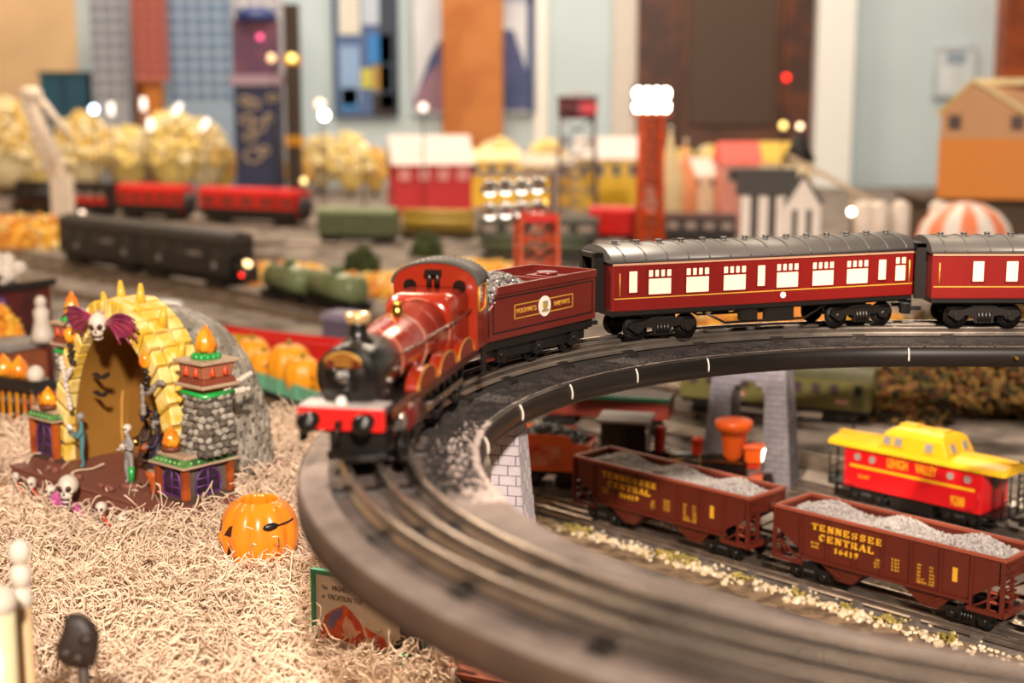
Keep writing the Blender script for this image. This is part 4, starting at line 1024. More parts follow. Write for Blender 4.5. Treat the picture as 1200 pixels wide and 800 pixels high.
while cnt < NS:
    y = 46+rs.rand()**.8*112; x = -y*.37+rs.rand()*(y*.37-(7.5 if y > 100 else 0))
    if x < -80: continue
    q = Vector((x, y, 0))-FL; a_, b_ = q.dot(SU), q.dot(SW)
    if (-1 < a_ < 26.6 and .3 < b_ < 7.5) or (-1 < a_ < 21 and 7 < b_ < 18.6): continue
    if -1 < a_ < 24 and -2.4 < b_ <= .3 and rs.rand() < .75: continue
    if (x-PUMP.x)**2+(y-PUMP.y)**2 < 11: continue
    th = rs.rand()*6.28; cv = rs.randn()*.75; ln = .26+rs.rand()*.28; z0 = rs.rand()**1.5*1.15-.1; up = rs.randn()*.12
    wd = .032+rs.rand()*.036; ph = rs.rand()*6.28; am = .1+rs.rand()*.35
    loop = rs.rand() < .12
    if loop: cv = (1.1 if rs.rand() < .5 else -1.1); up = .12
    b0 = len(V); hh = sh(x, y)
    if hh < 1.5 and rs.rand() < .5: continue
    pts = []
    for k in range(NP):
        z = sh(x, y)+max(-.25, z0+up*k+am*sin(ph+k*1.1))
        pts.append((x, y, z)); x += cos(th)*ln; y += sin(th)*ln; th += cv*.5+rs.randn()*.34
    for k in range(NP):
        p = pts[k]; p1 = pts[min(k+1, NP-1)]; p0 = pts[max(k-1, 0)]
        dx, dy = p1[0]-p0[0], p1[1]-p0[1]; l = hypot(dx, dy)+1e-6; nx_, ny_ = -dy/l*wd, dx/l*wd
        V += [(p[0]+nx_, p[1]+ny_, p[2]-.02), (p[0]-nx_, p[1]-ny_, p[2]-.02), (p[0], p[1], p[2]+wd*1.3)]
    for k in range(NP-1):
        a = b0+3*k
        F += [(a, a+1, a+4, a+3), (a+1, a+2, a+5, a+4), (a+2, a, a+3, a+5)]
    cnt += 1
me = bpy.data.meshes.new('excelsior'); me.from_pydata((np.array(V)*S).tolist(), [], F)
me.polygons.foreach_set('use_smooth', [True]*len(F)); me.materials.append(M_straw); me.update()
so = bpy.data.objects.new('excelsior', me); C.objects.link(so)
tag(so, 'pale curly wood-wool bedding spread over the ground at lower left', 'wood wool', None, 'stuff')

# ------------------------------------------------------------------ pumpkin pail
M_pk = mat('pumpkin_plastic', '#f58a1c', .28, var=.05, sub=.35, coat=.5)
t = thing('pumpkin_pail', 'shiny orange plastic pumpkin pail with cut face and open top on the wood wool', 'pumpkin', (PUMP.x, PUMP.y, SZ-.2))
def pump_mesh(r, h, nr=11, open_top=True, seg=88, face=None):
    mb = MB(); prof = []
    for q in np.linspace(-R(84), R(64), 24): prof.append((r*max(.02, cos(q))**.72, h/2+h*.52*sin(q)))
    rings = []
    for (rr, z) in prof:
        rings.append([(rr*(1-.05*abs(sin(nr*a/2))**-.0*(1-abs(sin(nr*a/2)))*1.4)*cos(a), rr*(1-.05*(1-abs(sin(nr*a/2)))*1.4)*sin(a), z) for a in np.linspace(0, 2*pi, seg+1)[:-1]])
    top = rings[-1]; zt = prof[-1][1]
    if open_top:
        for k, dz in ((.97, .06), (.9, .02), (.88, -.25), (.95, -1.2), (1.2, -2.6), (.6, -4.6), (.05, -4.7)):
            rings.append([(x*k, y*k, zt+dz) for x, y, z in top])
    mb.loft(rings, True, True)
    return mb
obj('shell', pump_mesh(3.03, 5.75), M_pk, t)
# face cut-outs are dark inlays sunk in the skin, looking to the left of the picture
M_hole = mat('face_hole', '#3a1206', .5)
def skin_patch(poly, a0, z0, r=3.01, h=5.75, th=.1, m=M_hole):
    mb = MB(); vs_ = []
    for s_ in (-.22, .06):
        for (p, q) in poly:
            z = z0+q; k = min(.99, max(-.99, (z-h/2)/(h*.52))); c_ = sqrt(1-k*k)
            rr = r*c_**.72*.975+s_; a = a0+p/rr
            vs_.append((rr*cos(a), rr*sin(a), z))
    n = len(poly); mb.add(vs_, [tuple(range(n-1,-1,-1)), tuple(range(n, 2*n))]+[(i, (i+1) % n, n+(i+1) % n, n+i) for i in range(n)])
    return mb
A0 = R(207)
obj('eye_hole', skin_patch([(.45,.0),(1.25,.05),(1.2,.85),(.95,.75)], A0+.05, 3.3), M_hole, t, label='dark eye cut-out')
obj('eye_hole', skin_patch([(-.45,.0),(-1.25,.05),(-1.2,.85),(-.95,.75)], A0+.05, 3.3), M_hole, t, label='dark eye cut-out')
obj('mouth_hole', skin_patch([(1.2,1.6),(.95,.4),(.55,-.1),(0,-.25),(-.55,-.1),(-.95,.4),(-1.2,1.6),(-.8,.9),(0,.45),(.8,.9)], A0, 1.0), M_hole, t, label='dark grinning mouth cut-out')
obj('nose', MB().ball((2.72*cos(A0), 2.72*sin(A0), 3.0), (.5,.5,.55), 14, 8), M_pk, t)
# bail handle: dark knob and wire
ha = R(-62); rr = 2.82
mb = MB(); mb.ball((0,0,0), (.62,.24,.3), 14, 8, frame((rr*cos(ha), rr*sin(ha), 4.15), (-sin(ha), cos(ha), .1), (cos(ha), sin(ha), 0)))
hd_ = obj('handle_knob', mb, M_black, t)
mb = MB(); mb.tube([((rr+.08)*cos(q), (rr+.08)*sin(q), 4.15+.25*(q-ha)) for q in np.linspace(ha, ha+.75, 9)], .07, 6)
obj('handle_wire', mb, M_black, t)

# ------------------------------------------------------------------ billboard under the deck
sl, sr = ground(367, 748, SZ), ground(503, 776, SZ)
sx = (sr-sl).normalized(); SYW = atan2(sx.y, sx.x); wd = (sr-sl).length
t = thing('billboard', 'small green framed billboard with an orange mountain picture half under the deck', 'sign', (sl.x, sl.y, SZ-.3), SYW)
M_sg = mat('sign_green', '#1d8a62', .35, var=.06)
obj('panel', bx((.2,-.06,-.4), (wd-.2,.1,5.0)), mat('sign_cream', '#cfc2b4', .6, var=.04), t)
for n_, a_, b_ in (('post', (0,-.18,-.3), (.34,.2,5.2)), ('post', (wd-.34,-.18,-.3), (wd,.2,5.2)), ('rail', (.0,-.2,4.9), (wd,.22,5.25))):
    obj(n_, bx(a_, b_), M_sg, t, bevel=.05)
Mx = frame((0,-.07,0), (1,0,0), (0,0,1))
M_ink = mat('brown_ink', '#4a3a33', .6)
text('lettering', 'The', .26, frame((1.05,-.07,3.95), (1,0,0), (0,0,1)), M_ink, t, .8)
text('lettering', 'HIGHEST TYPE', .36, frame((1.65,-.07,3.95), (1,0,0), (0,0,1)), M_ink, t, .72, align='LEFT')
text('lettering', 'of', .26, frame((.95,-.07,3.32), (1,0,0), (0,0,1)), M_ink, t, .8); text('lettering', 'VACATION TRIP', .36, frame((1.3,-.07,3.32), (1,0,0), (0,0,1)), M_ink, t, .72, align='LEFT')
pic = [('mountain', '#d9602e', '#c23f2b', [(.6,.5),(.9,2.0),(1.6,2.6),(2.6,3.1),(3.2,2.7),(3.9,2.0),(4.8,1.6),(5.6,1.4),(6.0,.5)], .02),
       ('mountain_shadow', '#7d7796', '#6a6183', [(1.1,1.6),(1.6,2.5),(2.55,2.95),(2.3,2.2),(1.9,1.9),(1.7,1.2)], .035),
       ('snow_patch', '#e0b9a3', '#d99f84', [(2.7,2.4),(3.1,2.1),(3.5,1.5),(3.9,1.5),(3.4,1.0),(2.6,1.0),(2.4,1.6)], .035),
       ('snow_patch', '#e0b9a3', '#d99f84', [(4.3,1.2),(5.2,1.2),(5.0,.8),(4.1,.7)], .035),
       ('goat_print', '#3a3036', '#4d4249', [(6.5,.5),(6.45,1.2),(6.9,1.5),(6.75,2.9),(6.5,3.5),(7.2,3.3),(7.9,2.7),(8.3,2.5),(8.5,1.2),(8.4,.5),(8.15,.5),(8.1,1.3),(7.6,1.7),(7.2,1.5),(7.1,.5)], .02)]
for n_, c1, c2, po, th in pic:
    obj(n_, MB().prism(po, 0, th, Mx), mat('print_'+c1[1:], c1, .6, col2=c2, scale=120), t)
# red-brown boards at the foot of the deck
q = ground(545, 785, SZ-1.2)
t = thing('plank_platform', 'red-brown board platform with a green border in the shade under the deck', 'platform', (q.x+3.0, q.y-2, SZ-1.6), R(-27))
for i in range(4): obj('plank', bx((-6,-3+i*1.5,1.4), (8,-1.6+i*1.5,1.7)), mat('red_plank', '#9a4f33', .6, var=.15), t)
obj('border', bx((-6.6,-3.2,.0), (-6.05,3.2,2.2)), M_sg, t)
obj('base', bx((-6,-3,-6.4), (8,3,1.4)), mat('dark_platform_base', '#3f342c', .8), t)

# ------------------------------------------------------------------ ghost band shell
B0 = 9.3
b = thing('band_shell', 'Halloween band shell with yellow stone arch, flaming corner towers and winged skull', 'band shell', (FL.x, FL.y, B0), SYAW)
M_plum = mat('plum_boards', '#7d4a3d', .6, var=.1, scale=30)
M_brown = mat('inner_brown', '#93682c', .5, var=.12, scale=20)
M_ystone = mat('yellow_stone', '#e2b93b', .5, col2='#f0d98c', scale=60, bump=.5)
M_gstone = mat('grey_stone', '#7d756a', .75, col2='#a79f93', scale=60, bump=.6)
M_dstone = mat('dark_stone', '#5a5148', .8, var=.25, scale=60)
M_or2 = mat('orange_brick', '#b5561c', .5, col2='#8a3c14', scale=60)
M_purple = mat('purple_frame', '#5a2a6a', .4)
M_flame = mat('flame_resin', '#f5801a', .25, col2='#ffab2a', scale=60, sub=.3, coat=.4)
M_grn = mat('slime_green', '#23a046', .3, coat=.4)
M_bone = mat('bone', '#d6cabb', .5, var=.08)
M_ledge = mat('ledge_stone', '#b59a80', .6, var=.12, scale=60)
M_ledgeb = mat('ledge_green', '#3a5a35', .5, col2='#5f8a4c', scale=90)
M_wing = mat('bat_wing', '#a8324f', .3, col2='#7d2850', scale=40, coat=.4)
M_hat = mat('black_cloth', '#1b1722', .5)
ZB = -B0+SZ                                # local z of the bedding
# platform
obj('platform', MB().box((-.3,0,ZB-.4), (26.2,3.2,-.25)).box((-.5,-.15,-.3), (26.4,3.3,0)).box((-2.0,3.0,ZB-.4), (23.9,7.3,-.02)).box((-.5,7.0,ZB-.4), (20.8,18.4,-.03)), M_plum, b, bevel=.06)
for i, (x, y) in enumerate(((4.2,1.3),(5.3,1.2),(9.3,1.1),(14.1,.9),(14.9,.7),(13.2,.8),(1.9,3.0))):
    obj('rubble', MB().rock((x,y,.25), .4, random.Random(i)), M_plum, b)
# half-dome: outer stone skin, inner panelled skin
ccx = 10.9; y0 = 5.2
def dsc(q): return max(0, 1-min(1, q)**3)**(1/3)
def dome(ax, ay, az, n=22, m=18, yy=5.4):
    return [[(ccx+ax*cos(t)*dsc(q), yy+ay*q, az*sin(t)*dsc(q)) for t in np.linspace(0, pi, n*2)] for q in np.linspace(0, 1, m)**.8]
mb = MB(); mb.loft(dome(9.5, 13.2, 15.3), True, False, False)
outer = obj('outer_dome', mb, M_dstone, b)
ob_ = random.Random(6); stone_n = 0
for i, q_ in enumerate(np.linspace(.2, .96, 16)):
    f = dsc(q_); lenr = pi*12*f; k = max(4, int(lenr/1.25))
    for j in range(k):
        t_ = pi*(j+.5+(i % 2)*.5)/k
        if t_ > pi*.66 or stone_n > 294: continue
        t_ += ob_.uniform(-.01, .01)
        def DP(q, t): return Vector((ccx+9.45*cos(t)*dsc(q), 5.4+13.1*q, 15.25*sin(t)*dsc(q)))
        p = DP(q_, t_); tx = (DP(q_, t_+.01)-p).normalized(); ty = -(DP(min(.999, q_+.005), t_)-p).normalized(); nrm = tx.cross(ty).normalized()
        if nrm.dot(p-Vector((ccx, 9, 4))) < 0: nrm = -nrm
        w_ = 1.3*ob_.uniform(.85, 1.1); h_ = .85*ob_.uniform(.85, 1.15)
        mb = MB(); d_ = .28*ob_.uniform(.7, 1.3)
        po = [(-w_/2,-h_/2*.8),(-w_*.3,-h_/2),(w_*.35,-h_/2),(w_/2,-h_*.3),(w_/2,h_*.35),(w_*.3,h_/2),(-w_*.35,h_/2),(-w_/2,h_*.3)]
        mb.loft([[(x, y, -.1) for x, y in po], [(x, y, d_*.6) for x, y in po], [(x*.8, y*.8, d_) for x, y in po]], True)
        mb.v = [tuple(p+tx*x-ty*y+nrm*z) for x, y, z in mb.v]
        obj('stone', mb, M_gstone, outer); stone_n += 1
mb = MB(); mb.loft(dome(7.95, 12.0, 13.95, yy=4.9), True, False, False)
inner = obj('inner_shell', mb, M_brown, b)
for k, (u0, wdt, hh, yb) in enumerate(((6.2, 2.6, 11.6, 10.4), (9.2, 3.0, 13.0, 13.2), (12.6, 3.0, 13.0, 13.6), (15.6, 2.4, 11.4, 10.8))):
    mb = MB()
    pl_ = [(u0+wdt*cos(t), hh*max(0, sin(t))**.8) for t in np.linspace(0, pi, 26)]
    mb.tube([(x, yb-.25*abs(x-u0), z) for x, z in pl_], .14, 6)
    obj('panel_rim', mb, mat('inner_rim', '#c99a4a', .45), inner)
    mb = MB(); mb.prism(pl_, -.06, .06, frame((0, yb+.15, 0), (1,0,0), (0,0,1)))
    obj('fan_panel', mb, M_brown, inner)
# yellow stone arch: voussoirs one by one
def arch_pt(t, k): return (ccx+(8.0+k*1.75)*cos(t), (14.0+k*2.2)*sin(t))
nv = 25; bands = ((3.8, 5.0, 0), (5.1, 6.7, .5), (6.8, 8.4, .5))
ar = MB()
aw_in = [arch_pt(t, .05) for t in np.linspace(0, pi, 40)]; aw_out = [arch_pt(t, .93) for t in np.linspace(pi, 0, 40)]
ar.prism(aw_in+aw_out, 3.95, 5.0, Matrix(((1,0,0,0),(0,0,1,0),(0,1,0,0),(0,0,0,1))))
arch = obj('arch', ar, mat('arch_core', '#a98328', .7), b)
rv = random.Random(12)
for i in range(nv):
    t0, t1 = pi*i/nv+.012, pi*(i+1)/nv-.012
    for (ya, yb, kk) in bands:
        k0, k1 = kk-rv.uniform(0,.04), 1+rv.uniform(0,.12); mb = MB(); rr = []
        for y, g in ((ya, .08), (ya+.12, 0), (yb-.12, 0), (yb, .08)):
            P_ = [arch_pt(t0+g*.1, k0+g), arch_pt((t0+t1)/2, k0+g), arch_pt(t1-g*.1, k0+g), arch_pt(t1-g*.1, k1-g), arch_pt((t0+t1)/2, k1-g), arch_pt(t0+g*.1, k1-g)]
            rr.append([(x, y, z) for x, z in P_])
        mb.loft(rr, False); obj('voussoir', mb, M_ystone, arch)
for t_ in (2.35, 2.0, 1.72, 1.42, 1.08, .78):
    x, z = arch_pt(t_, .95); nx_, nz_ = cos(t_)*.5, .95
    mb = MB(); mb.cyl((x, 6.4, z-.2), (x+nx_*1.6, 6.4, z+nz_*1.75), .55, .22, 10).ball((x+nx_*1.6, 6.4, z+nz_*1.75), .22, 10, 6)
    obj('spike', mb, mat('yellow_resin', '#ecb93f', .35, var=.08, sub=.3), b)
# winged skull at the crown
def skull(mb, c, r, M=None):
    m = Matrix.Translation(c) if M is None else Matrix.Translation(c) @ M
    mb.ball((0,.1*r,.25*r), (.82*r,.95*r,.85*r), 18, 12, m); mb.ball((0,-.35*r,-.45*r), (.5*r,.48*r,.42*r), 14, 8, m)
    mb.ball((.45*r,-.5*r,-.1*r), (.25*r,.25*r,.2*r), 10, 6, m); mb.ball((-.45*r,-.5*r,-.1*r), (.25*r,.25*r,.2*r), 10, 6, m)
    mb.ball((0,-.35*r,-.95*r), (.42*r,.42*r,.18*r), 12, 6, m)
def skull_holes(mb, c, r, M=None):
    m = Matrix.Translation(c) if M is None else Matrix.Translation(c) @ M
    for s in (-1, 1): mb.ball((s*.33*r,-.72*r,.12*r), (.24*r,.2*r,.26*r), 12, 8, m)
    mb.add([(-.12*r,-.85*r,-.38*r),(.12*r,-.85*r,-.38*r),(0,-.9*r,-.12*r),(0,-.6*r,-.25*r)], [(0,1,2),(0,3,1),(1,3,2),(2,3,0)], False, m)
    mb.box((-.36*r,-.82*r,-.78*r), (.36*r,-.5*r,-.68*r), m)
sk_c = (10.7, 3.0, 14.1); Ms = Matrix.Rotation(R(38), 4, 'Z') @ Matrix.Rotation(R(10), 4, 'X')
mb = MB(); skull(mb, sk_c, 1.08, Ms); mb.cyl((10.7,4.5,14.2), (10.7,3.2,14.2), .4, n=10)
sk = obj('skull', mb, M_bone, b, label='large white skull on the arch crown')
mb = MB(); skull_holes(mb, sk_c, 1.08, Ms); obj('eye_socket', mb, M_hole, sk)
for s in (-1, 1):
    mb = MB(); root = (10.7+s*.8, 3.3, 14.2)
    tips = [(5.6, 1.1), (6.1, .3), (5.8, -.5), (4.8, -1.1), (3.3, -1.3)]
    def bz(dx_, dz_, n_=8):
        A_ = Vector(root); T_ = Vector((root[0]+s*(dx_-1), 3.1, root[2]+dz_-.2)); K_ = (A_+T_)/2+Vector((0, -.35, 1.5))
        return [A_*(1-q)**2+K_*2*q*(1-q)+T_*q*q for q in np.linspace(0, 1, n_)]
    cv_ = [bz(*tp) for tp in tips]
    for c_ in cv_: mb.tube(c_, list(np.linspace(.24, .09, 8)), 7)
    for c1_, c2_ in zip(cv_, cv_[1:]):
        c1_, c2_ = c1_[:7], c2_[:7]
        mb.loft([[tuple(p) for p in c1_]+[tuple(p) for p in reversed(c2_)], [tuple(p+Vector((0,.15,0))) for p in c1_]+[tuple(p+Vector((0,.15,0))) for p in reversed(c2_)]], True)
    obj('bat_wing', mb, M_wing, b, label='glossy purple bat wing')
obj('crown_beads', MB().ball((10.7,3.3,15.4), .22, 8, 6).ball((10.3,3.2,15.3), .16, 8, 6).ball((11.1,3.2,15.3), .16, 8, 6), M_ledge, sk)
# corner blocks and towers
def flame(mb, c, r, h):
    rd_ = random.Random(int(c[0]*10))
    mb.lathe([(r*.5,0),(r*.9,h*.12),(r,h*.3),(r*.78,h*.55),(r*.4,h*.8),(.02,h)], 14, Matrix.Translation(c))
    for i in range(6):
        q = i*1.05; mb.lathe([(r*.35,0),(r*.5,h*.2),(r*.3,h*.45),(.02,h*.72)], 8, Matrix.Translation((c[0]+r*.55*cos(q), c[1]+r*.55*sin(q), c[2]+h*.03*(i % 3))))
def block(x0, x1, y0_, y1_, h, part='corner_block'):
    o = obj(part, MB().box((x0+.15,y0_+.15,.35), (x1-.15,y1_-.15,h-.6)), M_dstone, b)
    obj('plinth', MB().box((x0-.15,y0_-.15,-.05), (x1+.15,y1_+.15,.5)), mat('plinth_brown', '#4a362a', .7), o, bevel=.08)
    for (px, py) in ((x0,y0_),(x1,y0_),(x1,y1_),(x0,y1_)):
        obj('corner_pier', bx((px-.3,py-.3,.4), (px+.3,py+.3,h-.6)), M_or2, o, bevel=.06)
    obj('cornice', MB().box((x0-.65,y0_-.65,h-.7), (x1+.65,y1_+.65,h-.5)), M_ledge, o, bevel=.05)
    obj('mossy_band', MB().loft([[(x0-.5,y0_-.5,h-.5),(x1+.5,y0_-.5,h-.5),(x1+.5,y1_+.5,h-.5),(x0-.5,y1_+.5,h-.5)],[(x0-.05,y0_-.05,h),(x1+.05,y0_-.05,h),(x1+.05,y1_+.05,h),(x0-.05,y1_+.05,h)]], False), M_ledgeb, o)
    mb = MB()
    for i in range(6):
        f_ = (i+.5)/6
        mb.ball((x0+(x1-x0)*f_, y0_-.36, h-.26), .13, 8, 6); mb.ball((x1+.36, y0_+(y1_-y0_)*f_, h-.26), .13, 8, 6)
    obj('stud', mb, mat('green_stud', '#7bbf6a', .3), o)
    obj('top_slab', MB().box((x0-.1,y0_-.1,h-.02), (x1+.1,y1_+.1,h+.3)), M_ledge, o, bevel=.08)
    def win(M, w_, hh):
        n_ = 12; po = [(-w_/2,0),(w_/2,0)]+[(w_/2*cos(t), hh-w_/2+w_/2*sin(t)) for t in np.linspace(0, pi, n_)]
        wn = obj('window', MB().prism(po, 0, .12, M), mat('night_glass', '#241a2c', .15), o)
        fr = MB(); fr.tube([tuple(M @ Vector((x, y, .14))) for x, y in po], .11, 6, closed=True)
        fr.tube([tuple(M @ Vector((0, y, .14))) for y in (0, hh)], .07, 5)
        for y in (hh*.33, hh*.62): fr.tube([tuple(M @ Vector((x, y, .14))) for x in (-w_/2, w_/2)], .07, 5)
        fo = obj('window_frame', fr, M_purple, o)
    wx_, wy = x1-x0, y1_-y0_
    win(frame(((x0+x1)/2, y0_+.1, .6), (1,0,0), (0,0,1)), wx_*.62, h-1.6)
    win(frame((x1-.1, (y0_+y1_)/2, .6), (0,1,0), (0,0,1)), min(wy*.62, 2.6), h-1.6)
    win(frame((x0+.1, (y0_+y1_)/2, .6), (0,-1,0), (0,0,1)), min(wy*.62, 2.6), h-1.6)
    return o
block(19.8, 23.5, 2.3, 7.0, 3.9)
block(-1.4, 2.4, 3.2, 7.4, 4.7)
def tower(cx_, cy_, zb, zt, w0, w1, label):
    n_ = 7; o = obj('tower', MB().loft([[(cx_-w_,cy_-w_,z),(cx_+w_,cy_-w_,z),(cx_+w_,cy_+w_,z),(cx_-w_,cy_+w_,z)] for w_, z in ((w0,zb),(w1,zt))], False), M_dstone, b, label=label)
    r_ = random.Random(int(cx_)); 
    for i in range(9):
        f0 = i/9; w_ = w0+(w1-w0)*f0; z = zb+(zt-zb)*f0; h_ = (zt-zb)/9
        for fx, fy, ox, oy in ((1,0,0,-1),(0,1,1,0),(0,1,-1,0)):
            for j in range(4):
                a_ = -w_+(j+.5+(.25 if i % 2 else -.05))*2*w_/4.2
                mb = MB(); mb.rock((cx_+fx*a_+ox*w_, cy_+fy*a_+oy*w_, z+h_/2), .42, r_); obj('stone', mb, M_gstone if (i+j) % 3 else M_dstone, o)
    obj('slime_ring', MB().tube([(cx_-w1*1.1,cy_-w1*1.1,zt),(cx_+w1*1.1,cy_-w1*1.1,zt),(cx_+w1*1.1,cy_+w1*1.1,zt),(cx_-w1*1.1,cy_+w1*1.1,zt)], .28, 8, closed=True), M_grn, o)
    def slab(z, h_, wa, wb, m, nm): return obj(nm, MB().loft([[(cx_-q,cy_-q,zz),(cx_+q,cy_-q,zz),(cx_+q,cy_+q,zz),(cx_-q,cy_+q,zz)] for q, zz in ((wa,z),(wb,z+h_))], False), m, o, bevel=.07)
    slab(zt+.2, .45, w1*1.0, w1*1.25, M_or2, 'capital'); slab(zt+.65, .3, w1*1.5, w1*1.5, M_ledge, 'ledge')
    slab(zt+.95, .5, w1*1.35, w1*1.2, mat('red_brown', '#7d3a26', .6), 'capital'); cp = slab(zt+1.45, 1.25, w1*1.12, w1*1.28, mat('clay', '#a8684a', .6), 'capital'); slab(zt+2.7, .28, w1*1.5, w1*1.5, M_ledge, 'ledge')
    mb = MB()
    for fx, fy, ox, oy in ((1,0,0,-1),(0,1,1,0)):
        for q in (-.5, .5): flame(mb, (cx_+fx*q*w1+ox*w1*1.22, cy_+fy*q*w1+oy*w1*1.22, zt+1.6), .25, .9)
    obj('flame_relief', mb, mat('red_flame', '#c9451c', .4), o)
    mb = MB(); 
    for i in range(12): mb.ball((cx_+w1*.75*cos(i*.524), cy_+w1*.75*sin(i*.524), zt+3.15), .32, 8, 6)
    mb.cyl((cx_,cy_,zt+2.95), (cx_,cy_,zt+3.5), w1*.8, n=14)
    obj('slime_wreath', mb, M_grn, o)
    mb = MB(); flame(mb, (cx_,cy_,zt+3.4), w1*.72, 2.5); obj('flame', mb, M_flame, o)
tower(22.9, 5.4, 4.0, 9.3, 1.75, 1.35, 'right stone tower with an orange flame')
tower(.5, 6.9, 4.6, 10.1, 1.3, 1.1, 'left stone tower with an orange flame')
# small fire bowls on the blocks, hanging lamps and bones
for (x, y, z) in ((20.9,2.9,4.2), (1.2,3.4,5.0)):
    mb = MB(); mb.lathe([(.3,0),(.8,.1),(.95,.45),(.75,.5),(0,.45)], 16, Matrix.Translation((x,y,z)))
    fb = obj('fire_bowl', mb, mat('bowl_brown', '#6d3a22', .5), b)
    mb = MB(); flame(mb, (x,y,z+.4), .78, 1.9); obj('flame', mb, M_flame, fb)
for (x, z) in ((16.7,11.6), (5.2,12.6)):
    la = obj('hanging_lamp', MB().ball((x,3.5,z), (.55,.5,.75), 12, 8), M_flame, b)
    mb = MB()
    for i in range(4): mb.ball((x+.25*(i % 2), 3.5, z-1.0-i*.5), (.4,.35,.22), 8, 6)
    obj('bone_bracket', mb, mat('black_resin', '#221c1c', .3), la)
def chain(pts, r_, m, nm):
    mb = MB(); rd_ = random.Random(len(pts))
    for p in pts: mb.ball(p, (r_*rd_.uniform(.8,1.3),)*3, 8, 6)
    return obj(nm, mb, m, b)
chain([(19.2-.28*i, 3.6, 9.8-.1*i+.9*sin(i*.6)*.3) for i in range(12)]+[(16.2, 3.5, 9.2-.3*i) for i in range(9)], .24, mat('grey_bone', '#8d8379', .5), 'bone_chain')
chain([(24.3, 6.2+.35*i, 9.6+.12*i) for i in range(9)]+[(24.2, 6.4+.3*i, 9.2) for i in range(9)], .25, M_bone, 'bone_chain')
chain([(3.6+.1*i, 3.5, 10.2-.42*i) for i in range(12)]+[(4.4+.2*i, 3.4, 8.4+.25*i) for i in range(5)], .26, M_bone, 'bone_chain')
for z, l_ in ((8.6, 3.0), (6.9, 2.6)):
    obj('bat_print', MB().prism([(5.2,z),(6.0,z+.3),(6.8,z+.05),(7.4,z+.35),(5.2+l_,z+.6),(5.1+l_,z+.15),(7.2,z-.25),(6.2,z-.3)], -.05, .05, frame((0,5.6,0), (1,0,0), (0,0,1))), M_hat, b)
# dark band players at the back
M_imp = [mat('robe_dark', '#2b2030', .6), mat('robe_brown', '#3f2b1e', .6), mat('robe_navy', '#2a2540', .6)]
def figure(name, label, cat, x, y, h, cols, pose, rz=0, base=None):
    """small skeleton musician, one continuous skinned body"""
    p = b.matrix_basis @ Vector((x*S, y*S, 0)); p = FL+SU*x+SW*y
    t_ = thing(name, label, cat, (p.x, p.y, B0+(.25 if base else 0)), SYAW+rz)
    k = h/5.6
    me = bpy.data.meshes.new('body'); J = {}
    def V3(q): return (q[0]*k*S, q[1]*k*S, q[2]*k*S)
    nodes = [(0,0,2.7),(0,0,3.3),(0,0,4.1),(0,0,4.6),(0,-.05,5.0), (.28,0,2.6),(.34,-.1,1.4),(.36,.05,.25),(.38,-.35,.12), (-.28,0,2.6),(-.32,-.15,1.4),(-.36,.1,.25),(-.38,-.3,.12), (.55,0,4.05),pose[0],pose[1],(-.55,0,4.05),pose[2],pose[3]]
    edges = [(0,1),(1,2),(2,3),(3,4),(0,5),(5,6),(6,7),(7,8),(0,9),(9,10),(10,11),(11,12),(2,13),(13,14),(14,15),(2,16),(16,17),(17,18)]
    rad = [.4,.36,.46,.2,.16,.28,.22,.16,.14,.28,.22,.16,.14,.2,.15,.13,.2,.15,.13]
    me.from_pydata([V3(q) for q in nodes], edges, []); me.materials.append(cols[0])
    o = bpy.data.objects.new('body', me); C.objects.link(o); o.parent = t_
    sm_ = o.modifiers.new('skin', 'SKIN'); 
    for i, v_ in enumerate(me.skin_vertices[0].data): v_.radius = (rad[i]*k*S, rad[i]*k*S); v_.use_root = (i == 0)
    sm_.use_smooth_shade = True
    ss_ = o.modifiers.new('sub', 'SUBSURF'); ss_.levels = 1; ss_.render_levels = 1
    mb = MB(); skull(mb, (0,-.1*k,5.35*k), .48*k); hd2 = obj('head', mb, cols[1], t_)
    mb = MB(); skull_holes(mb, (0,-.1*k,5.35*k), .48*k); obj('eye_socket', mb, M_hole, hd2)
    for q, s in ((pose[1], 1), (pose[3], -1)):                 # bony hands, five fingers each
        mb = MB(); c_ = Vector(q)*k; mb.ball(tuple(c_), (.13*k,.12*k,.17*k), 8, 6)
        for i in range(4): mb.tube([tuple(c_+Vector((-.1+i*.066, -.08, .02))*k), tuple(c_+Vector((-.12+i*.075, -.25, .06))*k), tuple(c_+Vector((-.11+i*.07, -.33+.02*abs(i-1.5), -.05))*k)], [.035*k,.03*k,.022*k], 5)
        mb.tube([tuple(c_+Vector((s*-.1,0,.08))*k), tuple(c_+Vector((s*-.2,-.12,.14))*k), tuple(c_+Vector((s*-.18,-.22,.12))*k)], [.04*k,.034*k,.025*k], 5)
        obj('hand', mb, cols[1], t_)
    if base: obj('stand', MB().cyl((0,0,-.25), (0,0,.08), 1.0, .8, 14), M_plum, t_)
    return t_, k
M_teal = mat('teal_suit', '#4d7d80', .55, var=.15); M_greyb = mat('grey_skeleton', '#8f8a86', .5, var=.15)
f1, k = figure('skeleton_figure', 'skeleton singer in teal suit raising a white horn on the left of the stage', 'figurine', 5.6, 4.0, 5.0, (M_teal, M_greyb), ((.75,-.45,3.3),(.35,-.95,3.6),(-.75,-.6,3.3),(-.55,-1.1,3.9)), R(-35))
mb = MB(); mb.cyl((-.35*k,-1.0*k,4.1*k), (-.75*k,-1.3*k,4.3*k), .1*k, .35*k, 12); obj('horn', mb, M_white, f1)
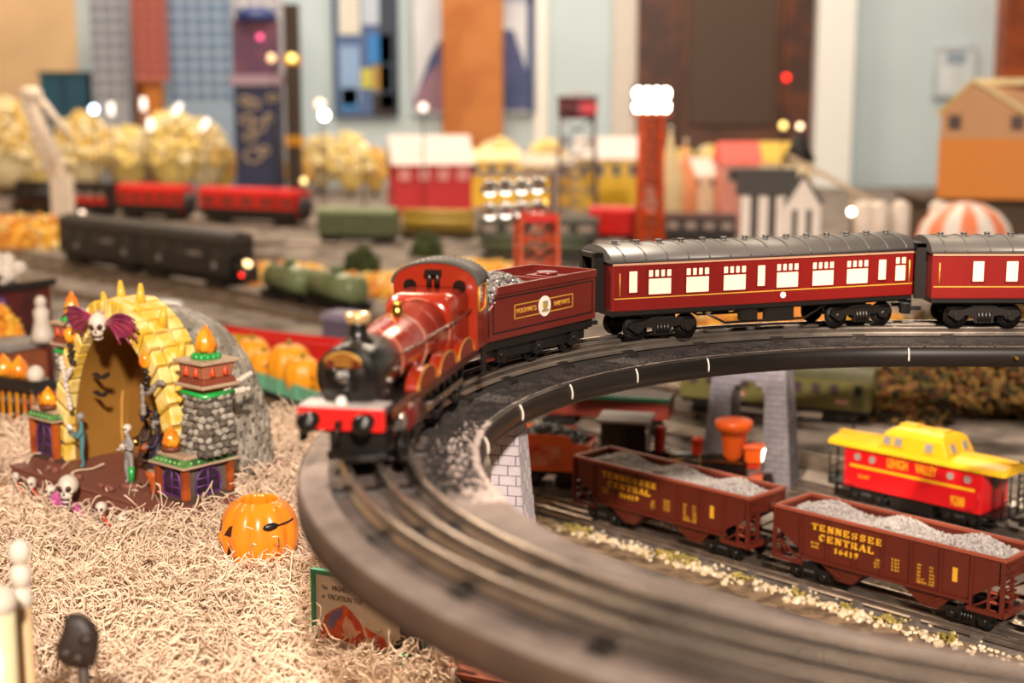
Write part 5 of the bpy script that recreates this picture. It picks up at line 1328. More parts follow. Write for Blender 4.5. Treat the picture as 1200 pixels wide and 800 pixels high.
f2, k = figure('skeleton_figure', 'pale skeleton player with green trouser leg standing on a round base at centre stage', 'figurine', 14.6, 2.9, 5.2, (M_greyb, M_bone), ((.8,-.4,3.4),(.25,-.75,3.8),(-.75,-.4,3.3),(-.3,-.8,3.5)), R(8), True)
obj('trouser_leg', MB().cyl((.32*k,-.12*k,.2*k), (.3*k,-.05*k,1.7*k), .26*k, .3*k, 12), M_grn, f2, label='green trouser leg')
obj('fiddle', MB().ball((.0,-.8*k,3.75*k), (.42*k,.18*k,.3*k), 12, 8).cyl((.3*k,-.85*k,3.8*k), (.95*k,-1.1*k,4.1*k), .06*k, n=6), M_bone, f2)
rb = random.Random(3); LB = ['dark robed drummer in the shade at the back of the stage, nearest the right tower', 'dark robed player at the back of the stage with a purple hat', 'brown robed player in the shade at the back of the stage']
for i, (x, y, h_) in enumerate(((15.4,5.4,5.8), (12.4,6.4,5.8), (14.0,8.6,6.8))):
    f_, k = figure('robed_player', LB[i], 'figurine', x, y, h_, (M_imp[i], [M_greyb, M_imp[2], M_or2][i]), ((.8,-.4,3.3),(.5,-.9,3.3),(-.8,-.4,3.3),(-.5,-.9,3.3)), R(-30+20*i))
    mb = MB(); mb.lathe([(.95*k,1.4*k),(.5*k,3.2*k),(.42*k,4.2*k)], 14, smooth=True, caps=False); obj('robe', mb, M_imp[i], f_)
    mb = MB(); mb.lathe([(.6*k,5.65*k),(.62*k,5.72*k),(.3*k,5.78*k),(.22*k,6.2*k),(.02,6.6*k)], 14); obj('hat', mb, [M_hat, M_purple, M_hat][i], f_)
    obj('horn', MB().cyl((0,-.9*k,3.6*k), (.4*k,-1.3*k,3.0*k), .08*k, .35*k, 12), [M_or2, M_brass, M_brass][i], f_)
q = FL+SU*18.3+SW*2.9
t = thing('fire_urn', 'small orange urn on the stage beside the right tower', 'urn', (q.x, q.y, B0))
obj('urn_body', MB().lathe([(.35,0),(.55,.1),(.4,.7),(.75,1.5),(.85,2.0),(.7,2.05),(0,1.9)], 16), M_or2, t)
obj('ash', MB().cyl((0,0,1.9), (0,0,2.05), .62, n=14), M_ledge, t)

# skull fence along the front of the stage
def skull_post(u_, w_, h_, r_, label):
    p = FL+SU*u_+SW*w_; z = sh(p.x, p.y)-.5; h_ = B0+h_-z
    t_ = thing('skull_post', label, 'fence post', (p.x, p.y, z), SYAW, 'skull posts along the stage front')
    obj('post', MB().cyl((0,0,0), (0,0,h_), .22, .18, 8), mat('black_resin', '#221c1c', .3), t_)
    mb = MB(); skull(mb, (0,0,h_+r_*.6), r_, Matrix.Rotation(R(35), 4, 'Z')); o = obj('skull', mb, M_bone, t_)
    mb = MB(); skull_holes(mb, (0,0,h_+r_*.6), r_, Matrix.Rotation(R(35), 4, 'Z')); obj('eye_socket', mb, M_hole, o)
    return Vector((p.x, p.y, z+h_))
P5 = [skull_post(*a) for a in ((3.0,-1.6,-.7,.5,'small skull post at the far left end of the stage front'), (5.9,-1.7,-.7,.55,'skull post second from the left along the stage front'), (9.2,-1.8,-.8,.55,'skull post third from the left, next to the big skull post'), (12.2,-1.9,-.3,1.1,'biggest skull post, in front of the middle of the stage'), (17.6,-2.2,-.8,.6,'skull post right of the pink bones on the stage front'), (21.2,-2.6,-.9,.5,'skull post at the right end of the stage front'))]
for i, lb in ((0, 'red garland between the two leftmost skull posts'), (1, 'red garland between second and third skull post'), (4, 'red garland at the right end of the stage front')):
    a_, c_ = P5[i], P5[i+1]; m_ = (a_+c_)/2-Vector((0,0,.8))
    g = tag(obj('garland', MB().tube([tuple(a_), tuple((a_+m_)/2-Vector((0,0,.15))), tuple(m_), tuple((m_+c_)/2-Vector((0,0,.15))), tuple(c_)], .2, 8), mat('red_garland', '#c9301f', .35)), lb, 'garland')
p = FL+SU*15.0+SW*-2.2
t = thing('bone_heap', 'heap of pink bones on green slime beside the biggest skull post', 'bones', (p.x, p.y, sh(p.x, p.y)-.3), SYAW)
M_pink = mat('pink_resin', '#c25a9a', .25, coat=.4)
obj('slime', MB().ball((0,0,.3), (1.9,.8,.75), 16, 8), M_grn, t)
mb = MB(); mb.tube([(-1.0,-.2,1.9),(-.3,-.3,1.7),(.5,-.4,1.1),(1.0,-.4,.5)], .38, 8).ball((-1.0,-.2,1.9), .5, 10, 6).ball((1.05,-.4,.4), .5, 10, 6)
obj('bone', mb, M_pink, t)
mb = MB(); rd_ = random.Random(2)
for i in range(9): mb.ball((.6+rd_.uniform(-.6,1.2), -.6+rd_.uniform(-.3,.3), .3+rd_.uniform(0,.5)), .3, 8, 6)
obj('beads', mb, M_pink, t)
p = FL+SU*10.6+SW*-1.8
tag(obj('pink_ghoul', MB().ball((p.x,p.y,SZ+.6), (.7,.5,.55), 12, 8).ball((p.x+.5,p.y-.2,SZ+.1), (.6,.5,.5), 12, 8).ball((p.x-.4,p.y,SZ+.2), (.5,.4,.6), 12, 8), M_pink), 'lump of pink resin between the third and the biggest skull post', 'ornament')

# ------------------------------------------------------------------ foreground posts, out of focus
q = at(22, 640, 66)
t = thing('bone_fence_post', 'tall blurred post of stacked pale bones in the lower left corner', 'post', (q.x, q.y, 8))
zt = q.z-8
mb = MB(); mb.cyl((0,0,0), (0,0,zt-2.2), .5, .42, 12); obj('shaft', mb, mat('old_bone', '#cfae84', .6, var=.15), t)
for i, z in enumerate((zt-2.6, zt-1.5, zt-.3)): obj('bone', MB().ball((0,0,z), (.55,.55,.66), 14, 8), M_bone, t)
q = at(0, 705, 63)
t = thing('pale_lamp_post', 'pale globe-topped post cut off by the left edge', 'post', (q.x-.15, q.y, 8)); zt = q.z-8
obj('globe', MB().ball((0,0,zt), (.95,.95,.8), 18, 10), M_bone, t)
obj('shaft', MB().cyl((0,0,0), (0,0,zt), .72, .78, 14), mat('pale_green_glass', '#d8d0a8', .3, var=.1), t)
q = at(92, 752, 66)
t = thing('dark_signal', 'dark blurred lump on a post in the lower left foreground', 'post', (q.x, q.y, 8)); zt = q.z-8
M_dk = mat('dark_resin', '#2a1d18', .55, var=.2)
mb = MB(); rgs = []
for q_, r_ in ((-1.25,.3),(-1.15,.75),(-.8,.98),(-.2,1.05),(.35,.95),(.8,.78),(1.2,.6),(1.45,.25)):
    rgs.append([((r_*1.0*abs(cos(a_))**.6*(1 if cos(a_) > 0 else -1))+.12*sin(q_*3), .6*r_*sin(a_), zt+q_) for a_ in np.linspace(0, 2*pi, 19)[:-1]])
mb.loft(rgs, True)
for q_ in ((.5,-.5,.3),(-.5,-.5,-.4),(.1,-.6,-.6)): mb.ball((q_[0],q_[1],zt+q_[2]), (.38,.25,.3), 10, 6)

obj('head', mb, M_dk, t)
obj('shaft', MB().tube([(.1,0,0),(.2,0,zt*.5),(.15,0,zt)], [.42,.34,.3], 10), mat('dark_post', '#3a2a20', .6), t)
foliage('moss_tuft', 'yellow-green tuft at the foot of the bone post', 'moss', (at(40, 800, 68).x, 68, 12.4), (.7,.7,.8), 120, [mat('yellow_moss', '#a3a12b', .9)], 4, .16)

# ------------------------------------------------------------------ left edge: lit fence box and haunted house
p = ground(26, 512, SZ-1.5)
t = thing('flaming_cage', 'black barred cage with glowing orange inside and flames on top, left of the shell', 'ornament', (p.x, p.y, SZ-1), R(-28))
M_blk = mat('black_resin', '#221c1c', .3)
obj('glow_core', bx((-3.6,-1.0,.6), (3.6,1.0,5.0)), mat('amber_panel', '#f0a01e', .4, col2='#e46a12', scale=30), t)
obj('base', MB().box((-4.2,-1.7,-.6), (4.2,1.7,.9)), M_blk, t, bevel=.1)
obj('top', MB().loft([[(-4.3,-1.8,5.2),(4.3,-1.8,5.2),(4.3,1.8,5.2),(-4.3,1.8,5.2)],[(-3.6,-1.2,6.3),(3.6,-1.2,6.3),(3.6,1.2,6.3),(-3.6,1.2,6.3)]], False), M_blk, t, bevel=.1)
for i in range(8): obj('bar', MB().tube([(-3.9+i*1.114,-1.45,.5),(-3.9+i*1.114,-1.45,3),(-3.9+i*1.114,-1.45,5.3)], .2, 8), M_blk, t)
for x in (-2.2, 0.2):
    mb = MB(); flame(mb, (x,0,6.2), 1.1, 2.6); obj('flame', mb, M_flame, t)
obj('skull', MB().ball((3.0,-.4,6.9), (.95,.95,1.0), 14, 10), M_bone, t)
p = at(26, 420, 205)
t = thing('haunted_house', 'dark red haunted house with white skulls heaped on its roof at the left edge', 'house', (p.x-2, p.y, 0), R(-30))
zt = at(30, 335, 205).z
M_dr = mat('dark_red_brick', '#5e1d1a', .6, col2='#3a1614', scale=25)
obj('wall', bx((-6.5,-4,0), (5,4,zt)), M_dr, t)
for x in (-4.6, -1.4, 1.8):
    for z0 in (zt-11, zt-4.6):
        wn = obj('window', bx((x-1.1,-4.12,z0), (x+1.1,-3.9,z0+3.2)), mat('amber_panel', '#f0a01e'), t)
        obj('window_frame', MB().tube([(x-1.1,-4.15,z0),(x-1.1,-4.15,z0+3.2),(x+1.1,-4.15,z0+3.2),(x+1.1,-4.15,z0)], .18, 6, closed=True).tube([(x,-4.15,z0),(x,-4.15,z0+3.2)], .14, 5), M_blk, wn)
obj('roof', bx((-7.2,-4.7,zt), (5.6,4.7,zt+1.0)), M_blk, t)
mb_ = []
for i in range(13):
    rq = random.Random(i); mb = MB(); c_ = (-5.6+i % 5*2.3, -2.5+i//5*2.0, zt+1.7+.9*(i//5)*.8)
    skull(mb, c_, 1.35, Matrix.Rotation(rq.uniform(-.6,.6), 4, 'Z')); sk2 = obj('skull', mb, M_bone, t)
    mb = MB(); skull_holes(mb, c_, 1.35, Matrix.Rotation(random.Random(i).uniform(-.6,.6), 4, 'Z')); obj('eye_socket', mb, M_hole, sk2)
obj('ghost_figure', MB().ball((4.4,-4.2,zt-3), (.8,.8,2.4), 12, 8), M_purple, t, label='purple draped figure')
p = at(22, 400, 185)
t = thing('grey_terrace', 'grey stone terrace in front of the haunted house', 'terrace', (p.x-3, p.y, 0), R(-30))
zt = at(30, 395, 185).z
obj('slab', bx((-8,-4,zt-.9), (7,3,zt)), mat('terrace_grey', '#8d8580', .8, var=.1), t, bevel=.1)
obj('base', bx((-7.5,-3.5,0), (6.5,2.6,zt-.9)), mat('rust_base', '#8a4a2c', .7), t)
foliage('orange_shrub', 'orange autumn shrub on the grey terrace', 'shrub', (p.x-5, p.y+2, zt), (4.5,2,4), 240, [mat('leaf_orange', '#d98a1f', .8), mat('leaf_gold', '#e6b23a', .8)], 8, .6)
p = at(50, 400, 182)
t = thing('pale_statue', 'pale robed statue at the right end of the grey terrace', 'statue', (p.x, p.y, zt))
zz = at(48, 350, 182).z-zt
mb = MB(); mb.lathe([(1.5,0),(1.3,1),(.9,zz*.5),(1.0,zz*.72),(.5,zz*.82),(.45,zz*.84)], 14); obj('robe', mb, M_bone, t)
obj('head', MB().ball((0,0,zz*.92), (.75,.75,.85), 14, 10), M_bone, t)
# ------------------------------------------------------------------ chrome lamp tower behind the tender
M_lat = mat('tower_orange', '#c8502a', .4, var=.06)
M_red = mat('bright_red', '#cf1f1a', .4, var=.06)
M_fred = mat('far_red', '#d8221b', .35, coat=.3)
M_chrome = mat('chrome', '#e9e4de', .08, 1.0, var=0)
def lattice(t, H, w0, w1, m, lv=4, r=.28, name='leg'):
    f = lambda z: w0+(w1-w0)*z/H
    for sx_ in (-1, 1):
        for sy_ in (-1, 1):
            obj(name, MB().box((-r,-r,0), (r,r,.01)).tube([(sx_*f(0),sy_*f(0),0),(sx_*f(H),sy_*f(H),H)], r*1.2, 6), m, t)
    for i in range(lv):
        z0, z1 = H*i/lv, H*(i+1)/lv
        for k in range(4):
            c0, c1 = [(-1,-1),(1,-1),(1,1),(-1,1)][k], [(1,-1),(1,1),(-1,1),(-1,-1)][k]
            mb = MB(); mb.tube([(c0[0]*f(z0),c0[1]*f(z0),z0),(c1[0]*f(z1),c1[1]*f(z1),z1)], r*.5, 5).tube([(c1[0]*f(z0),c1[1]*f(z0),z0),(c0[0]*f(z1),c0[1]*f(z1),z1)], r*.5, 5).tube([(c0[0]*f(z1),c0[1]*f(z1),z1),(c1[0]*f(z1),c1[1]*f(z1),z1)], r*.8, 5)
            obj('brace', mb, m, t)
D = 235; kk = D/176
q = at(629, 250, D); zt = q.z
t = thing('lamp_tower', 'red lattice tower with eight chrome lamps just behind the red tender', 'light tower', (q.x, D, 0), R(8))
lattice(t, zt, 3.4, 2.2*kk, M_lat, 6, .34)
obj('collar', bx((-2.4*kk,-2.4*kk,zt-.9*kk), (2.4*kk,2.4*kk,zt)), M_red, t, bevel=.1)
obj('lamp_frame', MB().box((1.9*kk,-1.2*kk,zt), (2.5*kk,1.4*kk,zt+5.3*kk)).box((-7*kk,.6*kk,zt+.4*kk), (2.4*kk,1.0*kk,zt+.9*kk)).box((-7*kk,.6*kk,zt+2.6*kk), (2.4*kk,1.0*kk,zt+3.1*kk)).box((-7*kk,.6*kk,zt+4.6*kk), (2.4*kk,1.0*kk,zt+5.1*kk)).box((.4*kk,-.5*kk,zt+4.7*kk), (2.6*kk,.5*kk,zt+5.3*kk)), mat('lamp_frame_grey', '#8d7a70', .35, .4), t)
for i in range(4):
    for j in range(2):
        x = at(572+19*i, 0, D).x-q.x; z = at(600, 246-27*j-3*(i/3), D).z
        lm = obj('lamp', MB().lathe([(0,-.95*kk),(.5*kk,-.9*kk),(.85*kk,-.55*kk),(1.0*kk,0),(.98*kk,.45*kk),(.6*kk,1.0*kk),(.35*kk,1.3*kk),(0,1.35*kk)], 20, frame((x,-.6*kk,z), (1,0,0), (0,.5,.86))), M_chrome, t)
        obj('bulb', MB().ball((x,-.95*kk,z-.55*kk), (.7*kk,.55*kk,.55*kk), 14, 8), mat('lamp_glow', (1,.93,.82), emit=2.2, var=0), lm)

# ------------------------------------------------------------------ generic far rolling stock
def place(u, v, z=0): return ground(u, v, z)
def far_car(name, label, cat, pa, pb, h, w, m, mroof, kind='box', rz=None, group=None):
    """pa, pb: ground points of the near side's two ends"""
    d = pb-pa; L = d.length; yaw = atan2(d.y, d.x); nrm = Vector((-sin(yaw), cos(yaw), 0)); c = (pa+pb)/2+nrm*(w/2)
    t = thing(name, label, cat, (c.x, c.y, 0), yaw, group); l = L/2; z0 = h*.26
    if kind in ('box', 'diesel', 'coach'):
        body = obj('body', bx((-l,-w/2,z0), (l,w/2,h*.86)), m, t, bevel=h*.03)
        obj('roof', MB().prism([(-w*.52,h*.84),(w*.52,h*.84),(w*.4,h*.95),(0,h),(-w*.4,h*.95)], -l-.2, l+.2, frame((0,0,0), (0,1,0), (0,0,1))), mroof, t, bevel=.2)
        if kind == 'box':
            dr = obj('door', bx((-l*.16,-w/2-.25,z0+.3), (l*.16,-w/2+.1,h*.82)), m, body)
        if kind in ('coach', 'diesel'):
            for i in range(5): 
                x = -l*.8+i*l*.4
                wn = obj('window', bx((x-l*.12,-w/2-.12,h*.55), (x+l*.12,-w/2+.1,h*.72)), mat('far_red_window', '#6d3a30', .3) if m is M_fred else mat('far_window', '#b9a79a', .3) if kind == 'coach' else mat('diesel_window', '#37322f', .3), body)
    elif kind == 'tank':
        obj('tank', MB().lathe([(0,-l*.96),(w*.3,-l*.95),(w*.42,-l*.88),(w*.42,l*.88),(w*.3,l*.95),(0,l*.96)], 22, frame((0,0,h*.58), (0,1,0), (0,0,1))), m, t)
        obj('dome', MB().cyl((0,0,h*.9), (0,0,h*1.05), w*.18, n=14), mroof, t)
        obj('deck', bx((-l,-w*.45,z0), (l,w*.45,z0+h*.06)), M_dark, t)
    elif kind == 'flat':
        obj('deck', bx((-l,-w/2,z0), (l,w/2,z0+h*.12)), m, t, bevel=.1)
        obj('load', MB().cyl((-l*.9,-w*.2,z0+h*.3), (l*.9,-w*.2,z0+h*.3), h*.16, n=14).cyl((-l*.9,w*.2,z0+h*.3), (l*.9,w*.2,z0+h*.3), h*.16, n=14).cyl((-l*.9,0,z0+h*.55), (l*.9,0,z0+h*.55), h*.16, n=14), mroof, t)
    elif kind == 'gondola':
        mb = MB()
        for s in (-1, 1): mb.box((-l,s*w/2-.15,z0), (l,s*w/2+.15,h*.8))
        mb.box((-l,-w/2,z0), (-l+.3,w/2,h*.8)).box((l-.3,-w/2,z0), (l,w/2,h*.8)).box((-l,-w/2,z0), (l,w/2,z0+.4))
        obj('body', mb, m, t)
    obj('underframe', bx((-l*.95,-w*.35,h*.14), (l*.95,w*.35,z0)), M_dark, t)
    k_ = h/9.5
    for g in (-1, 1):
        tr = obj('truck', MB().box((g*l*.66-2.4*k_,-w*.44,.35*k_+.7), (g*l*.66+2.4*k_,w*.44,1.6*k_+.7)), M_black, t)
        for q_ in (-1.5, 1.5):
            for s in (-1, 1): obj('wheel', MB().cyl((g*l*.66+q_*k_,s*1.5,.95+.75*k_), (g*l*.66+q_*k_,s*1.85,.95+.75*k_), .85*k_, n=14), M_dark, tr)
    return t
# pumpkin gondola and the red/yellow car behind it
pa, pb = ground(250, 438, 2.0), ground(398, 490, 2.0)
yaw = atan2(pb.y-pa.y, pb.x-pa.x); c = (pa+pb)/2+Vector((-sin(yaw), cos(yaw), 0))*2.6
l = (pb-pa).length/2
t = thing('pumpkin_gondola', 'mint green gondola carrying orange jack-o-lanterns beyond the band shell', 'gondola car', (c.x, c.y, 0), yaw)
M_mint = mat('mint_green', '#74b795', .45, var=.06)
mb = MB()
for s in (-1, 1): mb.box((-l,s*2.6-.14,2.4), (l,s*2.6+.14,4.6))
mb.box((-l,-2.6,2.4), (-l+.3,2.6,4.6)).box((l-.3,-2.6,2.4), (l,2.6,4.6)).box((-l,-2.6,2.3), (l,2.6,2.7))
gb = obj('body', mb, M_mint, t, bevel=.06)
for i in range(8): obj('rib', bx((-l+1+i*(2*l-2)/7-.12,-2.9,2.5), (-l+1+i*(2*l-2)/7+.12,-2.7,4.5)), M_mint, gb)
obj('underframe', bx((-l-.3,-2.2,1.7), (l+.3,2.2,2.4)), M_black, t)
truck(t, -l*.65, 1.5, .8, y=1.9); truck(t, l*.65, 1.5, .8, y=1.9)
pk = pump_mesh(2.5, 4.2, 9, False, 54)
pk.v = pk.v
pkm = pk.mesh('shell', mat('pumpkin_load', '#f8a31c', .4, var=.08, sub=.2))
wy = c
for i, (u, v, s_) in enumerate(((288,416,1.12),(315,424,.92),(338,416,1.28),(366,430,1.08),(384,436,.9))):
    pt = at(u, v, 1); 
    # stand on the gondola floor along its centre line
    tt = -l*.62+i*l*.30
    p = c+Vector((cos(yaw), sin(yaw), 0))*tt+Vector((-sin(yaw), cos(yaw), 0))*(-.5 if i % 2 else .5)
    pt = thing('jack_o_lantern', ['leftmost orange jack-o-lantern in the mint green gondola','small orange jack-o-lantern second from left in the mint gondola','biggest orange jack-o-lantern in the middle of the mint gondola','orange jack-o-lantern with a visible face, second from right in the mint gondola','rightmost orange jack-o-lantern in the mint gondola, against the engine'][i], 'pumpkin', (p.x, p.y, 2.75), R(-70+10*i), 'jack-o-lanterns in the mint gondola')
    o = obj('shell', pkm, None, pt); o.scale = (s_, s_, s_*1.15)
    o2 = obj('stem', MB().tube([(0,0,4.1),(.1,0,4.6),(.3,0,4.9)], [.35,.25,.2], 7), mat('stem_green', '#7a8a2a', .6), pt, loc=(0,0,(s_*1.15-1)*4.2))
    fo = obj('face', MB().prism([(-.9,2.4),(-.3,2.4),(-.6,3.1)], 0, .1, frame((2.42*s_,0,0), (0,1,0), (0,0,1))).prism([(.3,2.4),(.9,2.4),(.6,3.1)], 0, .1, frame((2.42*s_,0,0), (0,1,0), (0,0,1))).prism([(-1,1.5),(0,1.0),(1,1.5),(0,1.4)], 0, .1, frame((2.42*s_,0,0), (0,1,0), (0,0,1))), M_hole, pt)
track('track under the mint green pumpkin gondola', lin_pts(c, Vector((cos(yaw), sin(yaw), 0)), -75, 34), .02, 7)
pa, pb = ground(195, 404, 1.6), ground(392, 428, 1.6)
far = far_car('red_gondola', 'low red gondola with a yellow middle panel behind the jack-o-lanterns', 'gondola car', pa, pb, 6.2, 5, M_red, M_red, 'gondola')
Lg = (pb-pa).length
obj('panel', bx((-Lg*.09,-2.75,1.9), (Lg*.09,-2.6,4.9)), mat('mustard', '#d0a92c', .45), far, label='yellow middle panel')
q = ground(398, 410, 0)
t = thing('grey_shed', 'small purple-grey shed behind the copper-capped chimney', 'shed', (q.x, q.y+3, 0), R(-30))
obj('wall', bx((-2.6,-2,0), (2.6,2,5.2)), mat('purple_grey', '#5b5262', .6), t)
obj('roof', MB().prism([(-3,5.1),(3,5.1),(2.2,6.4),(-2.2,6.4)], -2.4, 2.4, frame((0,0,0), (1,0,0), (0,0,1))), mat('lilac_grey', '#8c8398', .6), t)
q = ground(196, 392, 0)
t = thing('white_cup', 'bright white cup lying behind the stone band shell', 'cup', (q.x, q.y, 0), R(20))
obj('cup_body', MB().lathe([(1.6,0),(2.2,.1),(3.0,4.6),(2.8,4.6),(2.0,.6),(0,.5)], 22, Matrix.Translation((0,0,1.5))), mat('gloss_white', '#fbf6ee', .25), t)
obj('saucer', MB().cyl((0,0,0), (0,0,1.5), 2.6, 2.2, 20), mat('gloss_white', '#fbf6ee', .25), t)

# ------------------------------------------------------------------ black diesels, green tank cars
M_blkeng = mat('diesel_black', '#23211f', .4, var=.2)
D0, D1 = ground(70, 312, 0), ground(268, 345, 0)
mid = (D0+D1)/2; dd = (D1-D0).normalized()
for i, (a_, b_, lb) in enumerate(((D0, mid-dd*.5, 'rear unit of the black diesel pair at left, cut square at both ends'), (mid+dd*.5, D1, 'front unit of the black diesel pair at left with a rounded nose and headlight'))):
    t = far_car('diesel_locomotive', lb, 'locomotive', a_, b_, 14.0, 7.4, M_blkeng, mat('diesel_roof', '#3a3735', .5), 'diesel', None, 'black diesel pair')
    l = (b_-a_).length/2
    obj('number_board', bx((l*.15,-3.9,8.0), (l*.45,-3.65,8.8)), mat('pale_lettering', '#8d8580', .5), t)
    for x in (-l*.5, l*.72): obj('porthole', MB().cyl((x,-3.9,6.2), (x,-3.65,6.2), .9, n=16), mat('pale_lettering', '#8d8580', .5), t)
    if i:
        nose = obj('nose', MB().loft([[(l-.2, y*(1), z) for y, z in ((-3,2.8),(3,2.8),(3,7.6),(2,9),(-2,9),(-3,7.6))], [(l+3, y, z) for y, z in ((-2.6,2.8),(2.6,2.8),(2.6,6.2),(1.8,7.0),(-1.8,7.0),(-2.6,6.2))], [(l+4.3, y, z) for y, z in ((-1.6,2.8),(1.6,2.8),(1.6,5.2),(1.0,5.8),(-1.0,5.8),(-1.6,5.2))]], True), M_blkeng, t)
        obj('headlight', MB().cyl((l+2.6,-.6,7.0), (l+3.9,-.8,7.0), .7, n=14), mat('amber_lamp', (1,.62,.25), emit=5, var=0), nose)
        obj('red_marker', MB().ball((l+3.2,-2.2,4.6), .5, 10, 6), mat('red_lamp', '#ff2a1c'), nose)
        obj('bumper', bx((l+3.6,-2.2,2.0), (l+4.8,2.2,2.9)), M_chrome, nose)
M_tgreen = mat('tank_green', '#5f6b45', .3, col2='#7f8a62', scale=8, coat=.3)
ta, tb_ = ground(303, 354, 0), ground(396, 372, 0); dt_ = (tb_-ta).normalized(); Lt = (tb_-ta).length
far_car('tank_car', 'green tank car right behind the black diesel nose', 'tank car', ta, ta+dt_*Lt*.5, 9.5, 7, M_tgreen, M_tgreen, 'tank', None, 'green tank cars')
far_car('tank_car', 'second green tank car, further along to the right', 'tank car', ta+dt_*Lt*.56, tb_+dt_*3, 9.5, 7, M_tgreen, M_tgreen, 'tank', None, 'green tank cars')
ex = dt_*1.0
track('long track under the black diesels and green tank cars', lin_pts((D0+tb_)/2+Vector((1.2,3,0)), (tb_-D0).normalized(), -180, 140, 40), .02, 9)
for i, (u0, v0, u1, v1) in enumerate(((0,306,0,0), (0,330,0,0), (60,268,0,0))):
    A_ = ground(u0, v0, 0)+Vector((0,0,0)); B_ = A_+(tb_-D0).normalized()*(230, 95, 120)[i]
    track(['empty track running diagonally in front of the black diesels', 'empty track on the grey gravel behind the band shell', 'far track between the red train and the black diesels'][i], lin_pts(A_, (B_-A_).normalized(), -60, (B_-A_).length+30, 30), .02, 9)
# far red and black train along the back left
M_fred = mat('far_red', '#d8221b', .35, coat=.3)
fa, fb = ground(12, 250, 0), ground(352, 268, 0); fd = (fb-fa).normalized(); FLN = (fb-fa).length
segs = ((0,.15,'flat',mat('far_brown','#4a231a',.5),'black and brown low freight car at the far left of the red train'), (.17,.36,'coach',mat('far_black','#241c1a',.5),'black coach with a red stripe in the far red train'), (.40,.62,'coach',M_fred,'left bright red diesel coach of the far train'), (.68,.99,'coach',M_fred,'right bright red diesel coach of the far train, with a black nose'))
for (s0, s1, kd, m, lb) in segs:
    t = far_car('far_rail_car', lb, 'rail car', fa+fd*FLN*s0, fa+fd*FLN*s1, 13.2, 8, m, M_fred if m is M_fred else mat('far_black','#241c1a',.5), kd, None, 'far red train')
    if m is M_fred:
        l = FLN*(s1-s0)/2
        obj('skirt', bx((-l,-4.2,3.4), (l,-3.9,6.0)), mat('far_black','#241c1a',.5), t); obj('nose', MB().ball((l,0,6.5), (3,3.8,4.5), 14, 8), mat('far_black','#241c1a',.5), t)
    elif kd == 'coach':
        l = FLN*(s1-s0)/2; obj('stripe', bx((-l,-4.2,5.2), (l,-3.9,7.6)), M_fred, t)
# cars along the middle of the far row
row = ((372,462,287,11.5,'box',mat('far_green','#5a6244',.5),mat('far_green_roof','#7f8662',.5),'dark green boxcar with pale lettering behind the engine'),
       (466,556,284,10.5,'flat',mat('far_tan','#6b5320',.5),mat('far_ochre','#a8892f',.5),'low freight car with ochre pipe load right of the green boxcar'),
       (560,700,291,9.5,'coach',mat('far_slate','#38362f',.5),mat('far_slate_roof','#4a463c',.5),'long dark coach behind the chrome lamp tower'),
       (690,755,286,11.5,'box',M_fred,M_fred,'small bright red freight car right of the chrome lamp tower'),
       (757,862,288,10,'coach',mat('far_black','#241c1a',.5),mat('far_brown','#4a231a',.5),'long black and brown coach beside the white timbered house'))
row += ((560,692,312,8.5,'flat',mat('far_slate','#38362f',.5),mat('far_moss','#4d5340',.5),'low dark car with mossy pipe load in front of the long dark coach'),)
for (u0, u1, v, h_, kd, m, mr, lb) in row:
    a_, b_ = ground(u0, v, 0), ground(u1, v+2, 0)
    t = far_car('far_rail_car', lb, 'rail car', a_, b_, h_, 7, m, mr, kd, None, 'cars in the far middle row')
    if u0 == 372:
        l = (b_-a_).length/2; text('lettering', 'N.Y.C. 9412', 1.1, frame((0,-3.8,6.6), (1,0,0), (0,0,1)), mat('pale_lettering', '#8d8580'), t, .8, .1)
A_, B_ = ground(372, 289, 0)+Vector((0,3.5,0)), ground(860, 291, 0)+Vector((0,3.5,0))
track('far track under the mixed row of freight cars', lin_pts(A_, (B_-A_).normalized(), -20, 230, 20), .02, 10)
A_, B_ = fa+Vector((1.5,3.5,0)), fb+Vector((1.5,3.5,0))
track('far track under the red train at back left', lin_pts(A_, (B_-A_).normalized(), -60, 165, 24), .02, 10)

# ------------------------------------------------------------------ autumn ground patches and trees
au_l = [mat('turf_gold', '#e0a93a', .9, var=.2, scale=20), mat('turf_orange', '#d98a3a', .9, var=.2, scale=20), mat('turf_straw', '#e8cf8a', .9, var=.2, scale=20)]
pt = [(28,287,-.2,20,9),(450,340,-.2,26,3.2),(325,322,-.2,13,2.5),(556,322,-.2,18,3),(900,380,0,26,6)]
for i, (u, v, z, sx_, h_) in enumerate(pt):
    q = ground(u, v, 0)
    foliage('turf_mound', ['golden autumn turf mound at the left edge', 'wide straw-coloured turf below the green boxcar', 'small golden turf mound beside the green tank cars', 'straw turf patch behind the lamp tower', 'yellow turf mound seen below the red coach'][i], 'turf', (q.x, q.y, z), (sx_, min(16, sx_*.8), h_), 500, au_l, 20+i, 1.2)
for i, (u, v) in enumerate(((424,320),(275,300),(665,376),(500,300),(590,310))):
    q = ground(u, v, 0); foliage('bush', ['dark green bush on the straw turf below the green boxcar','dark green bush by the diesel headlight','dark bush to the right of the lamp tower','dark bush under the ochre pipe car','dark bush left of the lamp tower'][i], 'bush', (q.x, q.y, 0), (4.4,4.4,6.5), 200, [mat('bush_green', '#3f4a1f', .9), mat('bush_dark', '#2b3316', .9)], 40+i, .9)
tree_c = [[mat('tree_cream', '#efdcae', .9, var=.2), mat('tree_gold', '#dfbc66', .9, var=.2)], [mat('tree_gold', '#dfbc66'), mat('tree_orange', '#d9a05a', .9)], [mat('tree_yellow', '#ead07c', .9), mat('tree_cream', '#efdcae')]]
